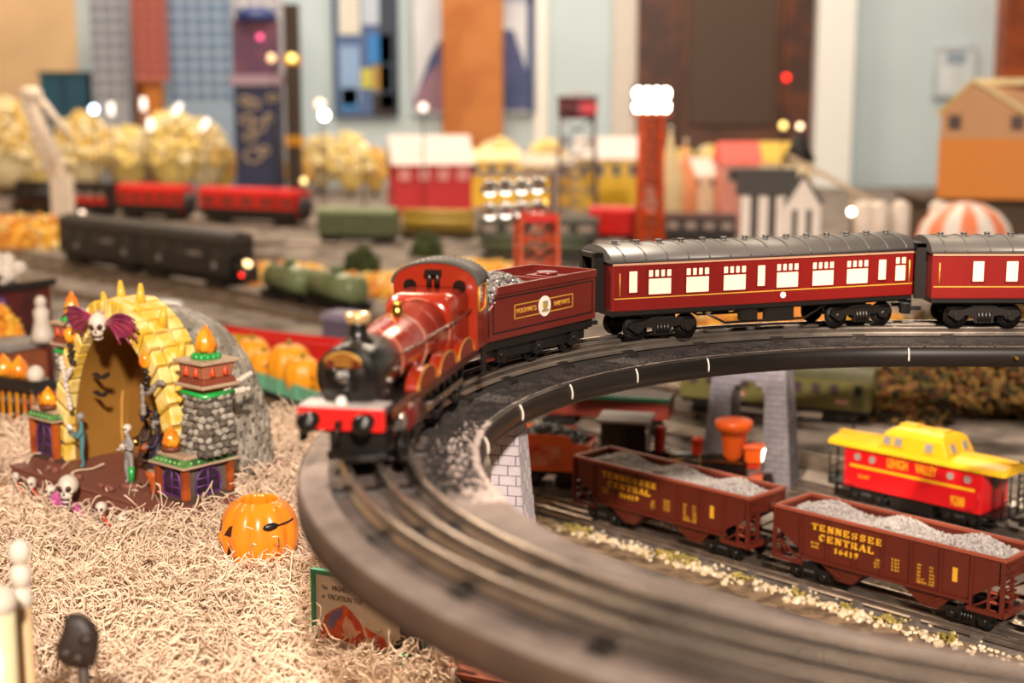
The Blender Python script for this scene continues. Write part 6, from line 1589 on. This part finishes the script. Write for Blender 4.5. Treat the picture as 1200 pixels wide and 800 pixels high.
trees = ((8,150,230,26,0),(42,185,236,20,2),(100,165,232,24,0),(152,178,234,24,2),(205,165,232,26,2),(240,170,235,22,0),(262,190,238,14,1),(375,185,235,20,0),(412,180,238,18,2),(440,190,242,13,1),(585,190,236,20,2),(640,185,238,17,2),(655,190,240,12,1),(715,188,238,15,0),(10,215,252,16,1),(800,190,236,12,0),(828,185,238,12,2),(350,200,240,12,1))
for i, (u, v, vb, s_, kd) in enumerate(trees):
    dpt = 640+(i % 4)*8; k = dpt/FPX; q = at(u, vb, dpt); zt = at(u, v-s_*1.2, dpt).z
    t = thing('autumn_tree', 'model autumn tree with %s crown %s' % (['cream','orange','yellow'][kd], ['at the far left edge','left of the white trestle tower','right of the white trestle tower','below the left street lamps','below the middle street lamps','below the right street lamps','at the foot of the navy tower','right of the dark pole','below the blue poster','left of the white-roofed barn','right of the red barn','left of the water tower','at the foot of the water tower','below the long white roof','low down behind the far left car','behind the pink roofs','right of the lit floodlight tower','between the dark pole and the green boxcar'][i]), 'tree', (q.x, dpt, 0))
    R_ = s_*k*1.35; zc = zt*.52
    obj('trunk', MB().cyl((0,0,0), (0,0,zc), 1.1, .7, 8), mat('trunk_brown', '#5a4030', .8), t)
    foliage('crown', None, None, (0,0,zc), (R_*.98,R_*.6,zt*.5), 260, tree_c[kd], 60+i, R_*.19, None, t, None, False)

# ------------------------------------------------------------------ far buildings and towers
def Bx(u0, u1, v, dpt): a_, b_ = at(u0, v, dpt), at(u1, v, dpt); return (a_.x+b_.x)/2, (b_.x-a_.x)
def zz(v, dpt): return at(600, v, dpt).z
def far_house(name, label, u0, u1, vt, ve, vb, dpt, mw, mr, rz=0, nwin=3, ridge='x', cat='building', wm=None):
    x, w_ = Bx(u0, u1, ve, dpt); h = zz(ve, dpt); ht = zz(vt, dpt); dep = w_*.7
    t = thing(name, label, cat, (x, dpt, 0), rz)
    body = obj('wall', bx((-w_/2,-dep/2,0), (w_/2,dep/2,h)), mw, t)
    if ridge == 'x':
        M = frame((0,0,0), (0,1,0), (0,0,1)); obj('roof', MB().prism([(-dep/2-1,h-.5),(dep/2+1,h-.5),(0,ht)], -w_/2-1, w_/2+1, M), mr, t)
    else:
        M = frame((0,0,0), (1,0,0), (0,0,1)); obj('gable', MB().prism([(-w_/2,h-.1),(w_/2,h-.1),(0,ht-.6)], -dep/2, dep/2, M), mw, t)
        for s in (-1, 1): obj('roof', MB().prism([(s*(w_/2+1.2),h-1),(0,ht),(0,ht-1.2),(s*(w_/2+.6),h-2)], -dep/2-1.2, dep/2+1.2, M), mr, t)
    zb = zz(vb, dpt)
    for i in range(nwin):
        xx = -w_/2+w_*(i+.5)/nwin; hw = w_/nwin*.24; z0 = zb+(h-zb)*.35
        wn = obj('window', bx((xx-hw,-dep/2-.3,z0), (xx+hw,-dep/2+.1,z0+(h-zb)*.42)), wm or mat('far_dark_window', '#3a3230', .3), body)
        obj('frame', MB().tube([(xx-hw,-dep/2-.35,z0),(xx+hw,-dep/2-.35,z0),(xx+hw,-dep/2-.35,z0+(h-zb)*.42),(xx-hw,-dep/2-.35,z0+(h-zb)*.42)], .25, 5, closed=True), M_white, wn)
    return t
M_wroof = mat('white_roof', '#d6c9c2', .5, var=.04)
far_house('red_barn', 'bright red barn with a white roof at back centre', 458, 548, 158, 190, 218, 548, mat('barn_red', '#c9262b', .5), M_wroof, R(12), 4, wm=mat('barn_window', '#e88d8d', .4))
far_house('yellow_depot', 'yellow depot left of the water tower', 548, 606, 175, 186, 212, 585, mat('depot_yellow', '#e8bb2c', .5), mat('depot_roof', '#f1d9a0', .5), 0, 3)
far_house('yellow_factory', 'yellow walled building with a long white roof beside the lit floodlight tower', 676, 752, 160, 184, 215, 575, mat('depot_yellow', '#e8bb2c'), M_wroof, R(-6), 4)
far_house('yellow_store', 'small yellow store under the water tower', 612, 672, 180, 192, 214, 590, mat('store_yellow', '#ddb02a', .5), mat('store_roof', '#c8bba8', .5), 0, 3)
far_house('pink_house', 'pink-roofed house left of the yellow-roofed one', 842, 886, 166, 188, 225, 470, mat('pink_wall', '#e59a8a', .5), mat('coral_roof', '#ee5f55', .5), R(10), 2, cat='house')
far_house('yellow_roofed_house', 'house with a bright yellow roof behind the white timbered house', 880, 924, 166, 188, 225, 488, mat('cream_wall', '#ead7b0', .5), mat('bright_yellow_roof', '#d4ae28', .45), R(-8), 2, cat='house')
far_house('cream_cottage', 'cream cottage left of the pink-roofed house', 800, 846, 185, 204, 225, 480, mat('cream_wall', '#ead7b0'), M_wroof, R(5), 2, cat='house')
# white timbered house with dark roof
dpt = 330; x, w_ = Bx(868, 958, 240, dpt); k = dpt/FPX
h = zz(226, dpt); hr = zz(198, dpt)
t = thing('timbered_house', 'white house with dark slate roof, pilasters and a pointed right gable', 'house', (x, dpt, 0), R(-10))
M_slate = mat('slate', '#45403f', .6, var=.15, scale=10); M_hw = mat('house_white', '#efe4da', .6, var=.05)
body = obj('wall', bx((-w_/2,-5,0), (w_/2-6.5,5,h)), mat('house_dark_wall', '#4a3f3c', .6), t)  # dark wall behind the white pilasters
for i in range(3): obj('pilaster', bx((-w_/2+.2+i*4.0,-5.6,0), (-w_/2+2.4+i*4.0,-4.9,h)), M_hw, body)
obj('roof', MB().prism([(-6,h-.3),(6,h-.3),(3.0,hr),(-3.0,hr)], -w_/2-1, w_/2-5, frame((0,0,0), (0,1,0), (0,0,1))), M_slate, t)
g0, g1 = w_/2-7.4, w_/2+.3
M = frame((0,0,0), (1,0,0), (0,0,1)); gt = zz(204, dpt)
gw = obj('gable_wing', MB().prism([(g0,0),(g1,0),(g1,h-1),((g0+g1)/2,gt),(g0,h-1)], -4, 6.4, M), M_hw, t)
for i in range(2):
    xx = g0+2.0+i*3.2; obj('window', bx((xx-.6,-6.5,h*.3), (xx+.6,-6.3,h*.85)), mat('far_dark_window', '#3a3230'), gw)
for s, gx in ((-1, g0-.6), (1, g1+.6)):
    obj('roof', MB().prism([(gx,h-1.6),((g0+g1)/2,gt+.7),((g0+g1)/2,gt-.3),(gx-s*.6,h-2.2)], -4, 7, M), M_slate, t)
# black cone roof with lamp
dpt = 420; x, w_ = Bx(918, 958, 190, dpt)
t = thing('cone_turret', 'cream turret with a pointed black cone roof behind the white timbered house', 'tower', (x-.5, dpt, 0))
obj('wall', MB().cyl((0,0,0), (0,0,zz(186,dpt)), w_*.4, n=18), mat('cream_wall', '#ead7b0'), t)
obj('cone_roof', MB().lathe([(w_*.5,zz(188,dpt)),(w_*.24,zz(168,dpt)),(.3,zz(150,dpt)),(0,zz(149,dpt))], 18), mat('cone_black', '#1f1d1c', .5), t)
obj('finial', MB().ball((0,0,zz(148,dpt)), 1.0, 10, 6), mat('warm_bulb', (1,.75,.45), emit=3, var=0), t)
# cream and orange cones
for i, (u, vt, vb) in enumerate(((785,150,205),(803,165,210))):
    dpt = 452+18*i; q = at(u, vb, dpt); hh = zz(vt, dpt)
    t = thing('striped_cone', ['taller cream cone tent right of the lit floodlight tower', 'shorter orange cone tent right of the lit floodlight tower'][i], 'tent', (q.x, dpt, 0))
    obj('canvas', MB().lathe([(4.2,0),(4.0,zz(vb,dpt)),(1.2,hh-6),(.2,hh)], 16), mat(['cream_canvas','orange_canvas'][i], ['#f0d9a8','#f0a070'][i], .7), t)
    obj('finial', MB().ball((0,0,hh), .8, 10, 6), M_bone, t)
# lit floodlight tower
dpt = 405; q = at(762, 222, dpt); zt = zz(136, dpt)
t = thing('floodlight_tower', 'orange lattice tower with blazing white floodlights in front of the brown door', 'light tower', (q.x, dpt, 0), R(4))
lattice(t, zt, 3.2, 2.7, mat('tower_hot_orange', '#d9541a', .4), 7, .5)
obj('platform', bx((-5.4,-3,zt), (5.4,3,zt+.8)), mat('tower_hot_orange', '#d9541a'), t)
obj('lamp_frame', bx((-5.4,.6,zt+.8), (5.4,1.0,zt+8.6)), M_dark, t)
for i in range(4):
    for j in range(2): obj('floodlight', MB().ball((-3.9+i*2.6,-.4,zt+2.6+j*3.7), (1.25,1.1,1.5), 14, 8), mat('floodlight_glow', (1,.90,.70), emit=18, var=0), t)
# water tower
dpt = 545; q = at(676, 215, dpt); z0, z1 = zz(138, dpt), zz(112, dpt)
t = thing('water_tower', 'dark water tower with a red tank on slender legs at back centre', 'water tower', (q.x, dpt, 0))
lattice(t, z0, 7.5, 6.2, mat('grey_legs', '#6d6468', .5), 4, .45)
obj('tank', MB().cyl((0,0,z0), (0,0,z1-1), 7.4, n=22), mat('tank_plum', '#6a2436', .45), t)
obj('red_band', bx((.2,-7.9,z0+1.5), (7,-5,z1-2.5)), mat('tank_red', '#d8304a', .4), t)
obj('roof', MB().lathe([(8.3,z1-1),(8.3,z1-.2),(.5,z1+1.2),(0,z1+1.3)], 22), mat('tank_roof', '#8d8488', .5), t)
obj('railing', MB().tube([(8*cos(a_),8*sin(a_),z0+3.4) for a_ in np.linspace(0,2*pi,23)[:-1]], .3, 5, closed=True), mat('grey_legs', '#6d6468'), t)
# white trestle / lift tower at far left
dpt = 470; q = at(60, 215, dpt)
t = thing('white_trestle_tower', 'leaning cream lattice tower among the autumn trees at far left', 'tower', (q.x, dpt, 0))
M_cr = mat('cream_plaster', '#f6e3cf', .6)
mb = MB()
for (u0, v0, u1, v1, r_) in ((34,112,72,205,2.0),(26,112,58,205,1.6),(44,112,82,160,1.2)):
    a_, b_ = at(u0, v0, dpt), at(u1, v1, dpt); mb.tube([(a_.x-q.x,0,a_.z),(b_.x-q.x,0,b_.z)], r_, 8)
obj('mast', mb, M_cr, t)
mb = MB()
for i in range(6):
    v = 122+i*13; a_, b_ = at(30+i*5.5, v, dpt), at(48+i*6, v+4, dpt); mb.tube([(a_.x-q.x,-.5,a_.z),(b_.x-q.x,-.5,b_.z)], 1.1, 6)
obj('crossbar', mb, M_cr, t); a_ = at(72, 205, dpt); obj('footing', MB().box((a_.x-q.x-3,-3,0), (a_.x-q.x+3,3,a_.z)), M_cr, t)
obj('head', MB().ball((at(36,110,dpt).x-q.x,0,zz(110,dpt)), (4,3,2.4), 12, 8), M_cr, t)
# street lamps
for i, (u, v, ln) in enumerate(((130,128,0),(168,122,0),(208,128,1),(176,146,0),(240,146,1))):
    dpt = 632; q = at(u, v, dpt)
    t = thing('street_lamp', ['leftmost white street lamp above the autumn trees','tallest white street lamp, second from the left','slanting white street lamp right of the tall one','low white street lamp in front of the tall one','rightmost low street lamp by the navy tower'][i], 'street lamp', (q.x, dpt, 0))
    obj('pole', MB().tube([(0,0,0),(0,0,q.z-1)], .4, 8), mat('lamp_pole', '#8d8478', .5), t)
    obj('lamp_head', MB().lathe([(.8,-2.8),(1.3,-2.2),(1.3,2.2),(.8,2.8)], 12, Matrix.Translation((0,0,q.z)) @ Matrix.Rotation(R(35*ln), 4, 'Y')), mat('frosted_glow', (1,.93,.84), emit=1.5, var=0), t)
# bokeh lamps
for i, (u, v, dpt, col, e_, r_) in enumerate(((110,128,480,(.55,.7,1),9,1.4),(380,135,480,(1,.97,.86),16,1.5),(998,248,330,(1,.88,.6),16,.8),(918,147,480,(1,.7,.2),2.5,1.3),(375,122,520,(1,.7,.5),2,1.8),(342,68,470,(1,.75,.2),2.5,1.4),(318,68,470,(1,.65,.35),1.5,1.4),(425,172,470,(1,.45,.2),1.6,1.5),(496,126,470,(1,.85,.75),1.6,1.5),(96,250,380,(1,.75,.6),2,.9),(356,212,470,(1,.75,.3),2,1.1),(638,237,300,(1,.6,.1),1.2,.7))):
    q = at(u, v, dpt)
    t = thing('signal_lamp', ['small blue-white lamp above the trees at left','bright white lamp between the dark pole and the blue poster','bright cream lamp behind the red coach roof at right','amber lamp in front of the brown door','soft pink lamp just above the bright white one','amber lamp on the dark pole top','orange lamp beside the top of the dark pole','orange lamp under the blue poster','cream lamp under the pink mountain poster','small pinkish lamp by the black diesel rear','amber lamp at the foot of the dark pole','orange lamp right of the chrome lamp tower'][i], 'lamp', (q.x, dpt, 0))
    obj('pole', MB().tube([(0,0,0),(0,0,q.z)], .22, 6), M_dark, t)
    obj('bulb', MB().ball((0,0,q.z), r_, 12, 8), mat('lamp_glow_%s' % ('blue','white','cream','amber','pink','gold','orange','red','ivory','rose','honey','tangerine')[i], col, emit=e_, var=0), t)
# yellow grain shed on a riser at right
dpt = 400; z0 = zz(232, dpt); x0 = at(1097, 232, dpt).x; k = dpt/FPX
t = thing('table_riser', 'dark raised shelf under the yellow grain shed at right', 'riser', (x0+16, dpt+12, 0))
obj('riser_top', bx((-20,-14,z0-1.5), (40,16,z0)), mat('riser_dark', '#4a3a2c', .7), t)
obj('riser_front', bx((-18,-12,0), (38,14,z0-1.5)), mat('riser_front_wood', '#5c4a3a', .8), t)
t = thing('grain_shed', 'big orange-yellow shed with pale gabled roof on the shelf at the right edge', 'shed', (x0, dpt, z0), R(-17))
hm, he, hp = zz(162, dpt)-z0, zz(128, dpt)-z0, zz(95, dpt)-z0
W2 = 36; M_shed = mat('shed_orange', '#e58a22', .5, var=.05); M_shedw = mat('shed_tan', '#cf9a68', .5, var=.05)
obj('lower_wall', bx((0,0,0), (W2,26,hm)), M_shed, t)
M = frame((0,0,0), (1,0,0), (0,0,1)); xp = 8.5
up = obj('upper_wall', MB().prism([(.2,hm),(W2,hm),(W2,he+2),(xp,hp),(.2,he)], -25.8, -.2, M), M_shedw, t)
obj('roof', MB().prism([(-1.2,he-1.2),(xp,hp+.9),(xp,hp-.2),(-.6,he-1.9)], -27, 1.2, M), mat('roof_ochre', '#d9b45e', .5), t)
obj('roof', MB().prism([(xp,hp+.9),(26,he-2.2),(25.4,he-3.0),(xp,hp-.2)], -27, 1.2, M), mat('roof_cream', '#efe0a8', .5), t)
obj('ridge_wing', bx((xp,2,hp-1), (W2+4,20,hp+.7)), mat('roof_cream', '#efe0a8'), t)
for xx in (4.0, 20.4):
    wn = obj('window', bx((xx-1.5,-.3,hm+2.6), (xx+1.5,.1,hm+6.2)), mat('shed_window', '#4a3a3a', .3), up)
    obj('frame', MB().tube([(xx-1.5,-.4,hm+2.6),(xx+1.5,-.4,hm+2.6),(xx+1.5,-.4,hm+6.2),(xx-1.5,-.4,hm+6.2)], .25, 5, closed=True), mat('shed_frame', '#8a5a3a', .5), wn)
# coral carousel dome and glass jars at right
dpt = 330; q = at(1130, 270, dpt); zt = zz(236, dpt)
t = thing('carousel', 'coral and white striped carousel dome below the yellow shed', 'carousel', (q.x, dpt, 0))
RR = 11; seg = 16
for i in range(seg):
    a0_, a1_ = 2*pi*i/seg, 2*pi*(i+1)/seg; mb = MB()
    zb_ = zt-9
    mb.loft([[(RR*c_*cos(a_), RR*c_*sin(a_), zb_+9*s_) for a_ in np.linspace(a0_, a1_, 4)] for c_, s_ in ((1,0),(.9,.42),(.7,.72),(.4,.92),(.02,1))], True, False, False)
    obj('canopy_panel', mb, mat('coral', '#f2875c', .5) if i % 2 else M_hw, t)
obj('drum', MB().cyl((0,0,0), (0,0,zt-9), RR*.9, n=24), mat('coral_dark', '#c9683f', .5), t)
for i, u in enumerate((1082, 1190)):
    q = at(u, 262, 322); tag(obj('pale_boulder', MB().rock((q.x, 322, 4), 5.5, random.Random(i)), mat('boulder', '#cdb8a6', .8)), ['pale boulder at the left foot of the coral carousel', 'pale boulder at the right foot of the coral carousel'][i], 'boulder')
for i, u in enumerate((1012,1030,1056,1100)):
    q = at(u, 240, 380); t = thing('white_tank', ['leftmost white storage tank behind the red coach at right', 'white storage tank second from left', 'white storage tank third from left', 'white storage tank beside the coral carousel'][i], 'tank', (q.x, 380, 0), 0, 'white storage tanks')
    obj('shell', MB().lathe([(2.4,0),(2.4,zz(240,380)),(1.4,zz(236,380)),(0,zz(235,380))], 18), mat('tank_white', '#e9dcd0', .35), t)
a_, b_ = ground(970, 320, 0), ground(1200, 322, 0)
far_car('far_rail_car', 'dark low freight car on the far right track behind the coaches', 'rail car', ground(965,318,0), ground(1062,318,0), 8.5, 6, mat('far_tan2', '#c9a574', .5), mat('far_cream', '#e3c9a0', .5), 'box')
ct = obj('conveyor', MB().box((-14,-.8,-.6), (14,.8,.6), Matrix.Translation(at(975, 210, 400)) @ Matrix.Rotation(R(28), 4, 'Y')).cyl(at(1000,225,400), (at(1000,225,400).x,400,0), .5, n=8), mat('conveyor_cream', '#d9bfa0', .5)); tag(ct, 'slanting cream conveyor beside the white pillar', 'conveyor')
# navy display tower and dark pole
dpt = 636
x, w_ = Bx(278, 330, 150, dpt)
t = thing('navy_tower', 'navy tower with a panel of pale ornaments beside the dark pole', 'tower', (x, dpt, 0))
obj('lower_block', bx((-w_/2,-6,0), (w_/2,6,zz(100,dpt))), mat('navy', '#252a4a', .5, var=.1), t)
obj('ledge', bx((-w_/2-1.2,-7,zz(100,dpt)), (w_/2+1.2,7,zz(88,dpt))), mat('mauve_ledge', '#a08a98', .5), t)
obj('upper_block', bx((-w_/2+.5,-5,zz(88,dpt)), (w_/2-.5,5,zz(26,dpt))), mat('mauve_brick', '#7d4a5c', .5, col2='#5c3a58', scale=9), t)
obj('cap', MB().lathe([(w_*.5,zz(26,dpt)),(w_*.44,zz(14,dpt)),(w_*.2,zz(8,dpt)),(0,zz(7,dpt))], 18), mat('navy_cap', '#2c3a72', .4), t)
obj('pink_light', MB().ball((w_*.12,-5.6,zz(44,dpt)), 1.3, 10, 6), mat('pink_glow', (1,.12,.3), emit=2, var=0), t)
for i, (u, v, r_) in enumerate(((290,118,2.4),(300,122,2.6),(322,115,2.2),(292,140,2.8),(306,148,3.2),(296,160,2.6),(318,138,2),(300,182,4),(312,176,2.4))):
    q = at(u, v, dpt); obj('ornament', MB().tube([(q.x-x+r_*cos(a_), -6.3, q.z+r_*.7*sin(a_)) for a_ in np.linspace(0,2*pi,17)[:-1]], .55, 6, closed=True), mat('pale_ornament', '#a8937c', .4), t)
x, w_ = Bx(335, 352, 100, dpt-6)
t = thing('dark_pole', 'tall dark brown pole with amber bands right of the navy tower', 'pole', (x, dpt-6, 0))
obj('shaft', MB().box((-w_/2,-2.4,0), (w_/2,2.4,zz(5,dpt-6))), mat('pole_brown', '#33210f', .5, var=.2), t)
for v in (70, 165): obj('band', bx((-w_/2-.4,-2.8,zz(v+6,dpt-6)), (w_/2+.4,2.8,zz(v-6,dpt-6))), mat('amber_band', '#c98a1a', .4), t)
# teal box
dpt = 690; x, w_ = Bx(47, 102, 105, dpt); t = thing('teal_cabinet', 'dark teal cabinet behind the trees at far left', 'cabinet', (x, dpt+8, 0))
obj('body', bx((-w_/2,-8,0), (w_/2,8,zz(86,dpt))), mat('teal', '#1f5068', .5, var=.1), t); obj('divider', bx((-.8,-8.6,zz(126,dpt)), (.8,-8,zz(88,dpt))), mat('teal_dark', '#153a4c', .5), t)
obj('shelf_top', bx((-w_/2-1,-9,zz(86,dpt)), (w_/2+1,9,zz(84,dpt))), mat('teal_dark', '#153a4c'), t)
# city flats on the left of the wall
dpt = 690
for i, (u0, u1, vt, c1, c2, lb) in enumerate(((110,152,-40,'#a9aebb','#7d8799','pale blue-grey model skyscraper left of the rust post'),(200,274,-40,'#8fa3bb','#5c7899','wide steel-blue model skyscraper right of the rust post'),(276,332,-40,'#c9c7cf','#8f93a6','pale model skyscraper behind the navy tower'),(160,196,-40,'#b0655a','#8f4a48','brick red model skyscraper in front of the rust post'))):
    dp = dpt-14*(i == 3); x, w_ = Bx(u0, u1, 60, dp); H_ = zz(vt, dp)
    t = thing('model_skyscraper', lb, 'skyscraper', (x, dp, 0))
    zb_ = zz(60, dp) if i == 3 else 0
    obj('block', bx((-w_/2,-5,zb_ if i != 3 else zz(95,dp)), (w_/2,5,H_)), mat('tower_wall_%s' % 'abcd'[i], c1, .5), t)
    if i == 3: obj('stem', bx((-w_*.3,-2,0), (w_*.3,2,zz(95,dp))), M_wood, t)
    ncol = max(3, int(w_/5.5)); nrow = 11
    z_lo = zz(120 if i != 3 else 90, dp); 
    for r_ in range(nrow):
        for c_ in range(ncol):
            xx = -w_/2+w_*(c_+.5)/ncol; z_ = z_lo+(H_-z_lo)*(r_+.3)/nrow; hh = (H_-z_lo)/nrow*.55
            obj('window', bx((xx-w_/ncol*.33,-5.4,z_), (xx+w_/ncol*.33,-4.9,z_+hh)), mat('tower_win_%s' % 'abcd'[i], c2, .3), t)
# framed posters on the wall
def poster(label, u0, u1, v0, v1, base, bits, fr_c='#26304a', y=TB-2.5):
    x0, x1, z0, z1 = at(u0, v0, y).x, at(u1, v0, y).x, zz(v1, y), zz(v0, y)
    t = thing('poster', label, 'poster', ((x0+x1)/2, y, z0))
    w_, h_ = x1-x0, z1-z0
    obj('print', bx((-w_/2,-.2,0), (w_/2,2.4,h_)), mat('poster_'+base[1:], base, .5, var=.15, scale=3), t)
    obj('frame', MB().tube([(-w_/2,-.5,0),(w_/2,-.5,0),(w_/2,-.5,h_),(-w_/2,-.5,h_)], .9, 4, closed=True), mat('poster_frame_'+fr_c[1:], fr_c, .5), t)
    for (a0_, a1_, b0_, b1_, c_) in bits:
        obj('picture', bx((-w_/2+w_*a0_,-.5,h_*(1-b1_)), (-w_/2+w_*a1_,-.1,h_*(1-b0_))), mat('picture_'+c_[1:], c_, .5, var=.2, scale=2), t)
    return t
poster('blue travel poster of several small pictures right of the dark pole', 390, 464, -30, 136, '#4a628f', [(.08,.42,.05,.42,'#d6d3c6'),(.45,.72,.05,.35,'#b9c4d6'),(.72,1,.05,.95,'#2b3a4a'),(.55,.92,.42,.62,'#2a7fc9'),(.08,.4,.5,.92,'#8aa8d0'),(.1,.36,.8,.95,'#2f86c9'),(.42,.6,.66,.8,'#c6c04a'),(.62,.9,.64,.82,'#b08a3a'),(.6,.96,.84,1,'#2b211c')])
t = poster('mountain poster half behind the orange wood post', 482, 628, -30, 132, '#cfd3da', [(.72,1,.0,.2,'#9aa2bd'),(.93,1,.0,1,'#2c3f6a')], '#c3c9cf')
pw = at(628,0,TB-2.5).x-at(482,0,TB-2.5).x; ph = zz(-30,TB-2.5)-zz(132,TB-2.5)
obj('picture', MB().prism([(-pw/2,ph*.05),(-pw*.36,ph*.40),(-pw*.28,ph*.52),(0,ph*.62),(pw*.32,ph*.6),(pw*.43,ph*.3),(pw*.43,ph*.02),(-pw*.42,ph*.0)], 0, .3, frame((0,-.25,0), (1,0,0), (0,0,1))), mat('print_navy', '#30406f', .5, col2='#4a4f80', scale=3), t, label='dark blue mountain')
obj('picture', MB().prism([(-pw/2,ph*.08),(-pw*.36,ph*.3),(-pw*.2,ph*.42),(-pw*.2,0),(-pw*.45,0)], .3, .6, frame((0,-.25,0), (1,0,0), (0,0,1))), mat('print_mauve', '#8d6a7c', .5, col2='#6f5570', scale=3), t, label='mauve foothill')
poster('faint pale map poster on the right wall', 1096, 1142, 55, 112, '#c9d0d4', [(.3,.8,.1,.35,'#8d9fb0'),(.1,.5,.4,.9,'#d3dce2')], '#b9c2c6')
